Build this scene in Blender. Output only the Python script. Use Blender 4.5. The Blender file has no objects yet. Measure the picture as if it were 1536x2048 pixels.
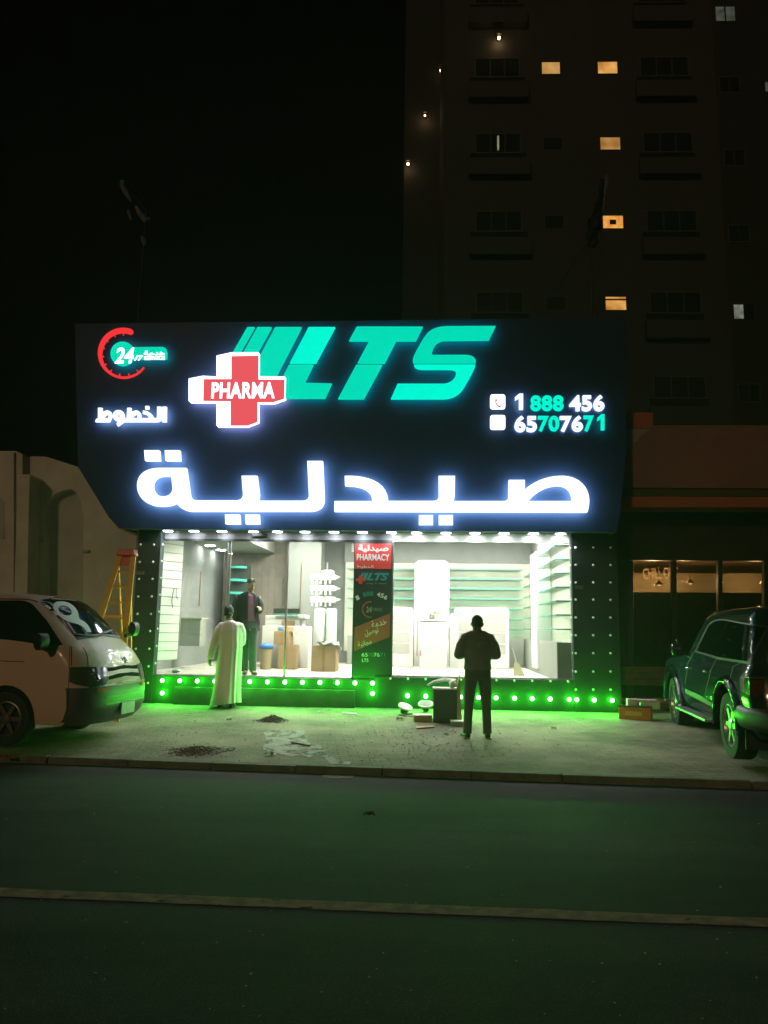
import bpy, bmesh, math, random
from mathutils import Vector, Matrix
R = math.radians
random.seed(7)
S = bpy.context.scene
COL = S.collection

# ------------------------------------------------------------------ camera
W, H, F = 1536.0, 2048.0, 1480.0
CAM = Vector((0.0, 0.0, 1.65))
PITCH = math.atan(232.0 / F)
ROLL = 0.0155
_r = Vector((1, 0, 0)); _f = Vector((0, math.cos(PITCH), math.sin(PITCH))); _u = _r.cross(_f)
CX = _r * math.cos(ROLL) + _u * math.sin(ROLL)
CY = _u * math.cos(ROLL) - _r * math.sin(ROLL)
cd = bpy.data.cameras.new('camera'); cam = bpy.data.objects.new('camera', cd); COL.objects.link(cam)
cd.sensor_fit = 'VERTICAL'; cd.sensor_height = 36.0; cd.lens = 36.0 * F / H
cd.clip_start = 0.05; cd.clip_end = 2000
m = Matrix.Identity(4)
for i in range(3):
    m[i][0] = CX[i]; m[i][1] = CY[i]; m[i][2] = -_f[i]; m[i][3] = CAM[i]
cam.matrix_world = m
S.camera = cam

# ------------------------------------------------------------------ world, sun, exposure
wd = bpy.data.worlds.new('World'); S.world = wd; wd.use_nodes = True
nt = wd.node_tree; bg = nt.nodes['Background']
sky = nt.nodes.new('ShaderNodeTexSky'); sky.sky_type = 'NISHITA'; sky.sun_disc = False
sky.sun_elevation = R(-6); sky.sun_rotation = R(200); sky.altitude = 10
nt.links.new(sky.outputs[0], bg.inputs[0]); bg.inputs[1].default_value = 0.05
sl = bpy.data.lights.new('sun', 'SUN'); sun = bpy.data.objects.new('sun', sl); COL.objects.link(sun)
sl.energy = 0.31; sl.color = (1.0, 0.62, 0.34); sl.angle = R(3)
sun.rotation_euler = (Vector((0.42, 1.0, -0.42))).to_track_quat('-Z', 'Y').to_euler()
S.view_settings.view_transform = 'Standard'; S.view_settings.look = 'None'
S.view_settings.exposure = 0.0; S.view_settings.gamma = 1.0
S.view_settings.use_curve_mapping = False
S.render.engine = 'CYCLES'
S.cycles.use_denoising = True
S.cycles.max_bounces = 7; S.cycles.diffuse_bounces = 4; S.cycles.glossy_bounces = 3
S.cycles.transparent_max_bounces = 40; S.cycles.sample_clamp_indirect = 3.0
S.cycles.caustics_reflective = False; S.cycles.caustics_refractive = False
S.cycles.use_light_tree = True

# ------------------------------------------------------------------ geometry of the place
def ray(px, py):
    dx = px - W / 2; dy = py - H / 2
    return (CX * dx - CY * dy + _f * F).normalized()
def at_plane(px, py, pt, n):
    d = ray(px, py); t = (pt - CAM).dot(n) / d.dot(n); return CAM + d * t
def at_y(px, py, y): return at_plane(px, py, Vector((0, y, 0)), Vector((0, 1, 0)))
ANG = R(3.7)
FU = Vector((math.cos(ANG), -math.sin(ANG), 0)); FN = Vector((math.sin(ANG), math.cos(ANG), 0))
FO = Vector((0, 13.5, 0)); FZ = Vector((0, 0, 1))
def FW(u, n, v): return FO + FU * u + FN * n + FZ * v
def fp(px, py, n=0.0):
    p = at_plane(px, py, FO + FN * n, FN) - FO
    return p.dot(FU), p.z
def fU(px, py=1210, n=0.0): return fp(px, py, n)[0]
def fV(py, px=768, n=0.0): return fp(px, py, n)[1]
KA = R(6.0)                                   # direction of kerb and road
KU = Vector((math.cos(KA), -math.sin(KA), 0)); KN = Vector((math.sin(KA), math.cos(KA), 0))
KERB_Z = 0.075; SLOPE = 0.0433
K0 = at_plane(768, 1534, Vector((0, 0, KERB_Z)), FZ)   # on the kerb's upper edge
K0.z = 0
def ground_z(p):
    n = (Vector((p[0], p[1], 0)) - K0).dot(KN)
    return KERB_Z + SLOPE * max(0.0, min(n, 6.5))
GN = Vector((-SLOPE * KN.x, -SLOPE * KN.y, 1)).normalized(); GP = K0 + FZ * KERB_Z
def gp(px, py):
    p = at_plane(px, py, GP, GN)
    p.z = ground_z(p); return p

# ------------------------------------------------------------------ object helpers
def link(o): COL.objects.link(o); return o
def thing(name, label, cat, loc=(0, 0, 0), rotz=0.0, group=None):
    o = link(bpy.data.objects.new(name, None)); o.empty_display_size = 0.2
    o.location = loc; o.rotation_euler = (0, 0, rotz)
    o['label'] = label; o['category'] = cat
    if group: o['group'] = group
    return o
def tag(o, label, cat, group=None):
    o['label'] = label; o['category'] = cat
    if group: o['group'] = group
    return o
def root_matrix(o):
    m = Matrix.Translation(o.location) @ o.rotation_euler.to_matrix().to_4x4()
    m = m @ Matrix.Diagonal((*o.scale, 1))
    if o.parent: m = root_matrix(o.parent) @ o.matrix_parent_inverse @ m
    return m
def mesh_obj(name, me, mat, parent=None, local=False):
    o = link(bpy.data.objects.new(name, me))
    if isinstance(mat, (list, tuple)):
        for q in mat: me.materials.append(q)
    elif mat is not None and not me.materials: me.materials.append(mat)
    if parent is not None:
        o.parent = parent
        if not local: o.matrix_parent_inverse = root_matrix(parent).inverted()
    return o
def obj(name, bm, mat, parent=None, local=False, smooth=False, bevel=0.0, fix=True):
    if fix: bmesh.ops.recalc_face_normals(bm, faces=bm.faces[:])
    me = bpy.data.meshes.new(name); bm.to_mesh(me); bm.free()
    if smooth:
        for p in me.polygons: p.use_smooth = True
    o = mesh_obj(name, me, mat, parent, local)
    if smooth == 'auto': auto_smooth(o)
    if bevel:
        b = o.modifiers.new('bevel', 'BEVEL'); b.width = bevel; b.segments = 2; b.limit_method = 'ANGLE'
    return o
def auto_smooth(o, ang=40):
    me = o.data; bm = bmesh.new(); bm.from_mesh(me)
    for e in bm.edges:
        if len(e.link_faces) == 2 and e.calc_face_angle(0) > R(ang): e.smooth = False
    bm.to_mesh(me); bm.free()
def struct(o): o['kind'] = 'structure'; return o
def stuff(o): o['kind'] = 'stuff'; return o
def dup(root, loc=None, rotz=None, label=None, group=None):
    r = root.copy(); COL.objects.link(r)
    if loc is not None: r.location = loc
    if rotz is not None: r.rotation_euler = (0, 0, rotz)
    if label: r['label'] = label
    if group: r['group'] = group
    for ch in list(root.children):
        c = ch.copy(); COL.objects.link(c); c.parent = r; c.matrix_parent_inverse = ch.matrix_parent_inverse.copy()
        for g in ch.children:
            d = g.copy(); COL.objects.link(d); d.parent = c; d.matrix_parent_inverse = g.matrix_parent_inverse.copy()
    return r
ORD = ['first', 'second', 'third', 'fourth', 'fifth', 'sixth', 'seventh', 'eighth', 'ninth', 'tenth', 'eleventh', 'twelfth',
       'thirteenth', 'fourteenth', 'fifteenth', 'sixteenth']

# ------------------------------------------------------------------ mesh builders
def B(): return bmesh.new()
def hexa(bm, pts):
    """pts: 4 bottom (ccw) then 4 top"""
    v = [bm.verts.new(p) for p in pts]
    for f in ((3, 2, 1, 0), (4, 5, 6, 7), (0, 1, 5, 4), (1, 2, 6, 5), (2, 3, 7, 6), (3, 0, 4, 7)):
        bm.faces.new([v[i] for i in f])
def fbox(bm, u0, u1, n0, n1, v0, v1):
    hexa(bm, [FW(u0, n0, v0), FW(u1, n0, v0), FW(u1, n1, v0), FW(u0, n1, v0),
              FW(u0, n0, v1), FW(u1, n0, v1), FW(u1, n1, v1), FW(u0, n1, v1)])
def box(bm, c, s, M=None):
    c = Vector(c); h = Vector(s) / 2
    P = []
    for z in (-1, 1):
        for (x, y) in ((-1, -1), (1, -1), (1, 1), (-1, 1)):
            p = Vector((x * h.x, y * h.y, z * h.z)) + c
            P.append(M @ p if M is not None else p)
    hexa(bm, P)
def frame_of(t, side=None):
    t = t.normalized()
    a = Vector(side) if side is not None else (Vector((0, 0, 1)) if abs(t.z) < 0.9 else Vector((1, 0, 0)))
    x = (a - t * a.dot(t)).normalized(); y = t.cross(x); return x, y
def loft(bm, pts, rad, seg=14, side=None, caps=True):
    pts = [Vector(p) for p in pts]; rings = []; x = None
    for i, p in enumerate(pts):
        t = (pts[min(i + 1, len(pts) - 1)] - pts[max(i - 1, 0)])
        x, y = frame_of(t, side if side is not None else x)      # carried along the path, so that bends do not twist
        r = rad[i] if isinstance(rad, (list, tuple)) else rad
        rx, ry = r if isinstance(r, (list, tuple)) else (r, r)
        rings.append([bm.verts.new(p + x * (rx * math.cos(2 * math.pi * k / seg)) + y * (ry * math.sin(2 * math.pi * k / seg))) for k in range(seg)])
    for a, b in zip(rings, rings[1:]):
        for k in range(seg):
            bm.faces.new((a[k], a[(k + 1) % seg], b[(k + 1) % seg], b[k]))
    if caps:
        bm.faces.new(list(reversed(rings[0]))); bm.faces.new(rings[-1])
def tube(bm, pts, r, seg=8): loft(bm, pts, r, seg)
def ball(bm, c, r, seg=12, rings=8, M=None):
    c = Vector(c); r = Vector(r) if isinstance(r, (tuple, list, Vector)) else Vector((r, r, r))
    rr = []
    for i in range(1, rings):
        a = math.pi * i / rings
        rr.append([Vector((math.sin(a) * math.cos(2 * math.pi * k / seg) * r.x, math.sin(a) * math.sin(2 * math.pi * k / seg) * r.y, math.cos(a) * r.z)) for k in range(seg)])
    f = (lambda q: (M @ q if M is not None else q) + c)
    vt = bm.verts.new(f(Vector((0, 0, r.z)))); vb = bm.verts.new(f(Vector((0, 0, -r.z))))
    R2 = [[bm.verts.new(f(q)) for q in ring] for ring in rr]
    for k in range(seg):
        bm.faces.new((vt, R2[0][k], R2[0][(k + 1) % seg])); bm.faces.new((vb, R2[-1][(k + 1) % seg], R2[-1][k]))
    for a, b in zip(R2, R2[1:]):
        for k in range(seg): bm.faces.new((a[k], b[k], b[(k + 1) % seg], a[(k + 1) % seg]))
def lathe(bm, prof, seg=24, M=None):
    """prof: (radius, height) list, axis z; open ends are capped"""
    rings = []
    for (r, z) in prof:
        rings.append([bm.verts.new((M @ Vector((r * math.cos(2 * math.pi * k / seg), r * math.sin(2 * math.pi * k / seg), z))) if M is not None else
                      Vector((r * math.cos(2 * math.pi * k / seg), r * math.sin(2 * math.pi * k / seg), z))) for k in range(seg)])
    for a, b in zip(rings, rings[1:]):
        for k in range(seg): bm.faces.new((a[k], a[(k + 1) % seg], b[(k + 1) % seg], b[k]))
    bm.faces.new(list(reversed(rings[0]))); bm.faces.new(rings[-1])
def prism(bm, pts, ext):
    """pts: planar outline (Vectors), ext: extrusion Vector"""
    a = [bm.verts.new(p) for p in pts]; b = [bm.verts.new(Vector(p) + ext) for p in pts]
    n = len(pts)
    bm.faces.new(a); bm.faces.new(list(reversed(b)))
    for i in range(n): bm.faces.new((a[i], b[i], b[(i + 1) % n], a[(i + 1) % n]))
def remesh(o, voxel=0.012, smooth=3):
    r = o.modifiers.new('r', 'REMESH'); r.mode = 'VOXEL'; r.voxel_size = voxel; r.use_smooth_shade = True
    if smooth:
        s = o.modifiers.new('s', 'SMOOTH'); s.factor = 0.5; s.iterations = smooth
    bake(o); return o
def bake(o):
    dg = bpy.context.evaluated_depsgraph_get(); dg.update()
    me = bpy.data.meshes.new_from_object(o.evaluated_get(dg)); o.modifiers.clear()
    mats = [q for q in o.data.materials]; o.data = me
    me.materials.clear()
    for q in mats: me.materials.append(q)
    return o

# --- curves to meshes: outlines traced on a plane of the facade, with real thickness
def path(d, T):
    """mini svg path (M L C Z) of picture points, T maps a point to (u, v); returns closed polylines"""
    tok = d.replace(',', ' ').split(); i = 0; out = []; cur = None; cmd = None
    def num(k): return [float(q) for q in tok[k:k + 2]]
    while i < len(tok):
        if tok[i] in 'MLCZ': cmd = tok[i]; i += 1
        if cmd == 'Z': continue
        if cmd == 'M': out.append([num(i)]); cur = num(i); i += 2; cmd = 'L'
        elif cmd == 'L': out[-1].append(num(i)); cur = num(i); i += 2
        elif cmd == 'C':
            a, b, c = num(i), num(i + 2), num(i + 4); i += 6
            for k in range(1, 11):
                t = k / 10; q = 1 - t
                out[-1].append([q ** 3 * cur[j] + 3 * q * q * t * a[j] + 3 * q * t * t * b[j] + t ** 3 * c[j] for j in (0, 1)])
            cur = c
    return [[T(*p) for p in pl] for pl in out]
def curve_mesh(polys, depth):
    cu = bpy.data.curves.new('outline', 'CURVE'); cu.dimensions = '2D'; cu.fill_mode = 'BOTH'; cu.extrude = depth / 2
    for pl in polys:
        sp = cu.splines.new('POLY'); sp.points.add(len(pl) - 1); sp.use_cyclic_u = True
        for q, p in zip(sp.points, pl): q.co = (p[0], p[1], 0, 1)
    o = link(bpy.data.objects.new('outline', cu))
    dg = bpy.context.evaluated_depsgraph_get(); dg.update()
    me = bpy.data.meshes.new_from_object(o.evaluated_get(dg))
    bpy.data.objects.remove(o); bpy.data.curves.remove(cu)
    return me
def text_mesh(body, depth, shear=0.0, offset=0.0, spacing=1.0):
    cu = bpy.data.curves.new('text', 'FONT'); cu.body = body; cu.extrude = depth / 2; cu.shear = shear; cu.offset = offset
    cu.space_character = spacing; cu.resolution_u = 4
    o = link(bpy.data.objects.new('text', cu))
    dg = bpy.context.evaluated_depsgraph_get(); dg.update()
    me = bpy.data.meshes.new_from_object(o.evaluated_get(dg))
    bpy.data.objects.remove(o); bpy.data.curves.remove(cu)
    return me
def fit(me, u0, u1, v0, v1, rot=0.0):
    """scale a flat mesh into the box u0..u1 x v0..v1; optional turn about its centre"""
    xs = [v.co.x for v in me.vertices]; ys = [v.co.y for v in me.vertices]
    if not xs: return me
    a, b, c, d = min(xs), max(xs), min(ys), max(ys)
    cr, sr = math.cos(rot), math.sin(rot); cu, cv = (u0 + u1) / 2, (v0 + v1) / 2
    for v in me.vertices:
        x = (v.co.x - a) / max(b - a, 1e-6) * (u1 - u0) + u0 - cu
        y = (v.co.y - c) / max(d - c, 1e-6) * (v1 - v0) + v0 - cv
        v.co.x = cu + x * cr - y * sr; v.co.y = cv + x * sr + y * cr
    return me
def to_facade(mes, n, depth):
    """join flat meshes (u, v, thickness) on the facade plane n, thickness growing towards the street"""
    bm = B()
    for k, me in enumerate(mes):
        i0 = len(bm.verts); bm.from_mesh(me); bm.verts.ensure_lookup_table()
        for v in bm.verts[i0:]:
            u, w, t = v.co; v.co = FW(u, n - depth / 2 - t - 0.0012 * k, w)
        bpy.data.meshes.remove(me)
    return bm

# ------------------------------------------------------------------ materials
def mat(name, col, rough=0.6, metal=0.0, noise=0.0, scale=6.0, bump=0.0, bscale=None, spec=0.5, emit=None, estr=0.0, coat=0.0, dark=None, detail=4.0):
    m = bpy.data.materials.new(name); m.use_nodes = True; t = m.node_tree; b = t.nodes['Principled BSDF']
    b.inputs['Base Color'].default_value = (*col, 1); b.inputs['Roughness'].default_value = rough
    b.inputs['Metallic'].default_value = metal; b.inputs['Specular IOR Level'].default_value = spec
    b.inputs['Coat Weight'].default_value = coat; b.inputs['Coat Roughness'].default_value = 0.06
    if emit is not None:
        b.inputs['Emission Color'].default_value = (*emit, 1); b.inputs['Emission Strength'].default_value = estr
    if noise or bump:
        tc = t.nodes.new('ShaderNodeTexCoord')
        nz = t.nodes.new('ShaderNodeTexNoise'); nz.inputs['Scale'].default_value = scale; nz.inputs['Detail'].default_value = detail
        nz.inputs['Roughness'].default_value = 0.62
        t.links.new(tc.outputs['Object'], nz.inputs['Vector'])
        if noise:
            cr = t.nodes.new('ShaderNodeValToRGB')
            lo = dark if dark is not None else tuple(c * (1 - noise) for c in col)
            hi = tuple(min(1, c * (1 + noise * 0.6)) for c in col)
            cr.color_ramp.elements[0].color = (*lo, 1); cr.color_ramp.elements[1].color = (*hi, 1)
            cr.color_ramp.elements[0].position = 0.32; cr.color_ramp.elements[1].position = 0.68
            t.links.new(nz.outputs[0], cr.inputs[0]); t.links.new(cr.outputs[0], b.inputs['Base Color'])
            mr = t.nodes.new('ShaderNodeMapRange'); mr.inputs['To Min'].default_value = max(0.03, rough - 0.12); mr.inputs['To Max'].default_value = min(1, rough + 0.12)
            t.links.new(nz.outputs[0], mr.inputs[0]); t.links.new(mr.outputs[0], b.inputs['Roughness'])
        if bump:
            n2 = t.nodes.new('ShaderNodeTexNoise'); n2.inputs['Scale'].default_value = bscale or scale * 4; n2.inputs['Detail'].default_value = 5
            t.links.new(tc.outputs['Object'], n2.inputs['Vector'])
            bp = t.nodes.new('ShaderNodeBump'); bp.inputs['Strength'].default_value = bump; bp.inputs['Distance'].default_value = 0.02
            t.links.new(n2.outputs[0], bp.inputs['Height']); t.links.new(bp.outputs[0], b.inputs['Normal'])
    return m
def glow(name, col, strength):
    m = bpy.data.materials.new(name); m.use_nodes = True; t = m.node_tree
    for n in list(t.nodes): t.nodes.remove(n)
    e = t.nodes.new('ShaderNodeEmission'); e.inputs[0].default_value = (*col, 1); e.inputs[1].default_value = strength
    o = t.nodes.new('ShaderNodeOutputMaterial'); t.links.new(e.outputs[0], o.inputs[0]); return m
def glass(name, tint=(0.93, 0.97, 0.95), refl=0.06, rough=0.02):
    """thin pane: clear with a fresnel mirror"""
    m = bpy.data.materials.new(name); m.use_nodes = True; t = m.node_tree
    for n in list(t.nodes): t.nodes.remove(n)
    tr = t.nodes.new('ShaderNodeBsdfTransparent'); tr.inputs[0].default_value = (*tint, 1)
    gl = t.nodes.new('ShaderNodeBsdfGlossy'); gl.inputs['Roughness'].default_value = rough
    fr = t.nodes.new('ShaderNodeLayerWeight'); fr.inputs[0].default_value = 0.25
    mr = t.nodes.new('ShaderNodeMapRange'); mr.inputs['To Min'].default_value = refl; mr.inputs['To Max'].default_value = 0.9
    mx = t.nodes.new('ShaderNodeMixShader'); o = t.nodes.new('ShaderNodeOutputMaterial')
    pw = t.nodes.new('ShaderNodeMath'); pw.operation = 'POWER'; pw.inputs[1].default_value = 4.0
    fr.inputs[0].default_value = 0.5
    t.links.new(fr.outputs['Facing'], pw.inputs[0]); t.links.new(pw.outputs[0], mr.inputs[0]); t.links.new(mr.outputs[0], mx.inputs[0])
    t.links.new(tr.outputs[0], mx.inputs[1]); t.links.new(gl.outputs[0], mx.inputs[2]); t.links.new(mx.outputs[0], o.inputs[0])
    return m
def patchy(m, scale=3.0, lo=0.45, hi=0.52):
    """worn thin layer: holes where the layer has gone"""
    t = m.node_tree; b = t.nodes['Principled BSDF']; out = [n for n in t.nodes if n.type == 'OUTPUT_MATERIAL'][0]
    tc = t.nodes.new('ShaderNodeTexCoord'); nz = t.nodes.new('ShaderNodeTexNoise'); nz.inputs['Scale'].default_value = scale; nz.inputs['Detail'].default_value = 9; nz.inputs['Roughness'].default_value = 0.7
    mr = t.nodes.new('ShaderNodeMapRange'); mr.inputs[1].default_value = lo; mr.inputs[2].default_value = hi
    tr = t.nodes.new('ShaderNodeBsdfTransparent'); mx = t.nodes.new('ShaderNodeMixShader')
    t.links.new(tc.outputs['Object'], nz.inputs['Vector']); t.links.new(nz.outputs[0], mr.inputs[0]); t.links.new(mr.outputs[0], mx.inputs[0])
    t.links.new(tr.outputs[0], mx.inputs[1]); t.links.new(b.outputs[0], mx.inputs[2]); t.links.new(mx.outputs[0], out.inputs[0]); return m
def dark_glass(name, col, lo=0.04, hi=0.35, rough=0.05):
    m = bpy.data.materials.new(name); m.use_nodes = True; t = m.node_tree
    for n in list(t.nodes): t.nodes.remove(n)
    d = t.nodes.new('ShaderNodeBsdfDiffuse'); d.inputs[0].default_value = (*col, 1); g = t.nodes.new('ShaderNodeBsdfGlossy'); g.inputs['Roughness'].default_value = rough
    lw = t.nodes.new('ShaderNodeLayerWeight'); lw.inputs[0].default_value = 0.5; pw = t.nodes.new('ShaderNodeMath'); pw.operation = 'POWER'; pw.inputs[1].default_value = 4.0
    mr = t.nodes.new('ShaderNodeMapRange'); mr.inputs[3].default_value = lo; mr.inputs[4].default_value = hi; mx = t.nodes.new('ShaderNodeMixShader'); o = t.nodes.new('ShaderNodeOutputMaterial')
    t.links.new(lw.outputs['Facing'], pw.inputs[0]); t.links.new(pw.outputs[0], mr.inputs[0]); t.links.new(mr.outputs[0], mx.inputs[0]); t.links.new(d.outputs[0], mx.inputs[1]); t.links.new(g.outputs[0], mx.inputs[2]); t.links.new(mx.outputs[0], o.inputs[0]); return m
M = {}
# ------------------------------------------------------------------ materials of the place
M['road'] = mat('road_asphalt', (0.042, 0.042, 0.036), 0.9, noise=0.5, scale=0.9, bump=0.5, bscale=95, spec=0.25, detail=9)
M['sand'] = mat('dusty_paving', (0.25, 0.225, 0.165), 0.95, noise=0.5, scale=1.1, bump=0.7, bscale=24, spec=0.15, detail=10)
M['kerb'] = mat('kerb_concrete', (0.17, 0.165, 0.14), 0.9, noise=0.4, scale=5, bump=0.4, spec=0.2, detail=9)
M['paint'] = mat('worn_road_paint', (0.25, 0.17, 0.10), 0.85, noise=0.5, scale=9, bump=0.2, spec=0.2, detail=10); patchy(M['paint'], 6, 0.28, 0.42)
M['far'] = mat('dry_ground', (0.12, 0.10, 0.08), 0.95, noise=0.3, scale=0.3)
M['acp'] = mat('black_cladding', (0.026, 0.040, 0.040), 0.42, noise=0.25, scale=1.5, spec=0.4)
M['board'] = mat('navy_sign_panel', (0.018, 0.044, 0.098), 0.5, noise=0.08, scale=1.2, spec=0.12)
M['dark'] = mat('dark_plastic', (0.015, 0.015, 0.016), 0.5)
M['alu'] = mat('brushed_aluminium', (0.55, 0.56, 0.58), 0.35, metal=0.9, noise=0.1, scale=3)
M['fascia'] = mat('grey_fascia', (0.26, 0.26, 0.28), 0.4, noise=0.1, scale=2)
M['white'] = mat('white_laminate', (0.78, 0.77, 0.74), 0.45, noise=0.05, scale=2)
M['cream'] = mat('cream_panel', (0.66, 0.62, 0.54), 0.55, noise=0.08, scale=2)
M['greyw'] = mat('grey_wall', (0.26, 0.27, 0.27), 0.7, noise=0.15, scale=1.5)
M['greenglass'] = mat('green_glass_edge', (0.10, 0.45, 0.33), 0.25, noise=0.1, scale=3)
M['greylam'] = mat('grey_laminate', (0.30, 0.31, 0.28), 0.5, noise=0.1, scale=3)
M['floor'] = mat('shop_floor_tiles', (0.66, 0.63, 0.55), 0.3, noise=0.12, scale=2)
M['wood'] = mat('taupe_wood', (0.27, 0.23, 0.20), 0.6, noise=0.25, scale=5)
M['ceil'] = mat('ceiling_plaster', (0.50, 0.49, 0.49), 0.8, noise=0.06, scale=2)
M['glass'] = glass('shop_glass', refl=0.035)
M['stud'] = mat('stud_plastic', (0.75, 0.76, 0.76), 0.3)
# paving joints on the forecourt: interlocking blocks under dust
def paving(m, base):
    t = m.node_tree; b = t.nodes['Principled BSDF']
    tc = t.nodes.new('ShaderNodeTexCoord'); mp = t.nodes.new('ShaderNodeMapping'); mp.inputs['Rotation'].default_value = (0, 0, -KA)
    br = t.nodes.new('ShaderNodeTexBrick'); br.inputs['Scale'].default_value = 1.0
    br.inputs['Brick Width'].default_value = 0.24; br.inputs['Row Height'].default_value = 0.12; br.inputs['Mortar Size'].default_value = 0.008
    br.inputs['Mortar Smooth'].default_value = 0.6
    br.inputs['Color1'].default_value = (0.70, 0.70, 0.70, 1); br.inputs['Color2'].default_value = (1, 1, 1, 1); br.inputs['Mortar'].default_value = (0.28, 0.28, 0.28, 1)
    t.links.new(tc.outputs['Object'], mp.inputs[0]); t.links.new(mp.outputs[0], br.inputs['Vector'])
    n = t.nodes.new('ShaderNodeTexNoise'); n.inputs['Scale'].default_value = 0.7; n.inputs['Detail'].default_value = 8
    t.links.new(tc.outputs['Object'], n.inputs['Vector'])
    mr = t.nodes.new('ShaderNodeMapRange'); mr.inputs[1].default_value = 0.42; mr.inputs[2].default_value = 0.62; mr.inputs[3].default_value = 0.15; mr.inputs[4].default_value = 0.9
    t.links.new(n.outputs[0], mr.inputs[0])
    src = b.inputs['Base Color'].links[0].from_socket
    mx = t.nodes.new('ShaderNodeMixRGB'); mx.blend_type = 'MULTIPLY'
    t.links.new(mr.outputs[0], mx.inputs[0]); t.links.new(src, mx.inputs[1]); t.links.new(br.outputs['Color'], mx.inputs[2]); t.links.new(mx.outputs[0], b.inputs['Base Color'])
paving(M['sand'], None)
def asphalt(m):
    # pale aggregate, tar patches and a lighter wheel track band along the road
    t = m.node_tree; b = t.nodes['Principled BSDF']; tc = t.nodes.new('ShaderNodeTexCoord'); src = b.inputs['Base Color'].links[0].from_socket
    vo = t.nodes.new('ShaderNodeTexVoronoi'); vo.inputs['Scale'].default_value = 55; t.links.new(tc.outputs['Object'], vo.inputs['Vector'])
    r1 = t.nodes.new('ShaderNodeMapRange'); r1.inputs[1].default_value = 0.0; r1.inputs[2].default_value = 0.35; r1.inputs[3].default_value = 1.9; r1.inputs[4].default_value = 0.75
    t.links.new(vo.outputs['Distance'], r1.inputs[0])
    mp = t.nodes.new('ShaderNodeMapping'); mp.inputs['Rotation'].default_value = (0, 0, KA); mp.inputs['Scale'].default_value = (0.12, 1.1, 1); t.links.new(tc.outputs['Object'], mp.inputs[0])
    n = t.nodes.new('ShaderNodeTexNoise'); n.inputs['Scale'].default_value = 1.0; n.inputs['Detail'].default_value = 6; t.links.new(mp.outputs[0], n.inputs['Vector'])
    r2 = t.nodes.new('ShaderNodeMapRange'); r2.inputs[1].default_value = 0.35; r2.inputs[2].default_value = 0.65; r2.inputs[3].default_value = 0.55; r2.inputs[4].default_value = 1.5; t.links.new(n.outputs[0], r2.inputs[0])
    m1 = t.nodes.new('ShaderNodeMath'); m1.operation = 'MULTIPLY'; t.links.new(r1.outputs[0], m1.inputs[0]); t.links.new(r2.outputs[0], m1.inputs[1])
    mx = t.nodes.new('ShaderNodeVectorMath'); mx.operation = 'SCALE'; t.links.new(src, mx.inputs[0]); t.links.new(m1.outputs[0], mx.inputs['Scale']); t.links.new(mx.outputs[0], b.inputs['Base Color'])
asphalt(M['road'])

# ------------------------------------------------------------------ ground, road, forecourt, kerb
def kp(a, n, z): return K0 + KU * a + KN * n + FZ * z
bm = B(); bm.faces.new([bm.verts.new(p) for p in ((-600, -400, -0.25), (600, -400, -0.25), (600, 900, -0.25), (-600, 900, -0.25))])
struct(obj('ground', bm, M['far']))
bm = B(); nx, ny = 60, 14
vs = [[bm.verts.new(kp(-60 + 120 * i / nx, -14 + 13.87 * j / ny, 0)) for i in range(nx + 1)] for j in range(ny + 1)]
for j in range(ny):
    for i in range(nx): bm.faces.new((vs[j][i], vs[j][i + 1], vs[j + 1][i + 1], vs[j + 1][i]))
struct(obj('road', bm, M['road']))
bm = B()
for n0, n1 in ((0, 6.5), (6.5, 60)):
    a = kp(-60, n0, KERB_Z + SLOPE * min(n0, 6.5)); b = kp(60, n0, KERB_Z + SLOPE * min(n0, 6.5))
    c = kp(60, n1, KERB_Z + SLOPE * min(n1, 6.5)); d = kp(-60, n1, KERB_Z + SLOPE * min(n1, 6.5))
    bm.faces.new([bm.verts.new(q) for q in (a, b, c, d)])
bmesh.ops.remove_doubles(bm, verts=bm.verts[:], dist=1e-4)
struct(obj('forecourt', bm, M['sand']))
bm = B(); x = -30.0
while x < 30:                                      # kerb stones, one metre each with open joints
    l = 0.985; dz = random.uniform(-0.006, 0.006); dn = random.uniform(-0.008, 0.008)
    hexa(bm, [kp(x, -0.13 + dn, -0.1), kp(x + l, -0.13 + dn, -0.1), kp(x + l, 0.0, -0.1), kp(x, 0.0, -0.1),
              kp(x, -0.115 + dn, KERB_Z + 0.004 + dz), kp(x + l, -0.115 + dn, KERB_Z + 0.004 + dz), kp(x + l, 0.0, KERB_Z + 0.004 + dz), kp(x, 0.0, KERB_Z + 0.004 + dz)])
    x += 1.0
struct(obj('kerb', bm, M['kerb'], bevel=0.012))
La = at_plane(0, 1784, Vector((0, 0, 0.004)), FZ); Lb = at_plane(1536, 1845, Vector((0, 0, 0.004)), FZ)
ld = (Lb - La).normalized(); ln = Vector((-ld.y, ld.x, 0)); bm = B(); N = 160
lo, hi = [], []
for i in range(N + 1):
    p = La + ld * (-12 + 30 * i / N)
    lo.append(bm.verts.new(p - ln * (0.07 + random.uniform(-0.006, 0.006)))); hi.append(bm.verts.new(p + ln * (0.07 + random.uniform(-0.006, 0.006))))
for i in range(N): bm.faces.new((lo[i], lo[i + 1], hi[i + 1], hi[i]))
struct(obj('road_marking', bm, M['paint']))

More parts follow.
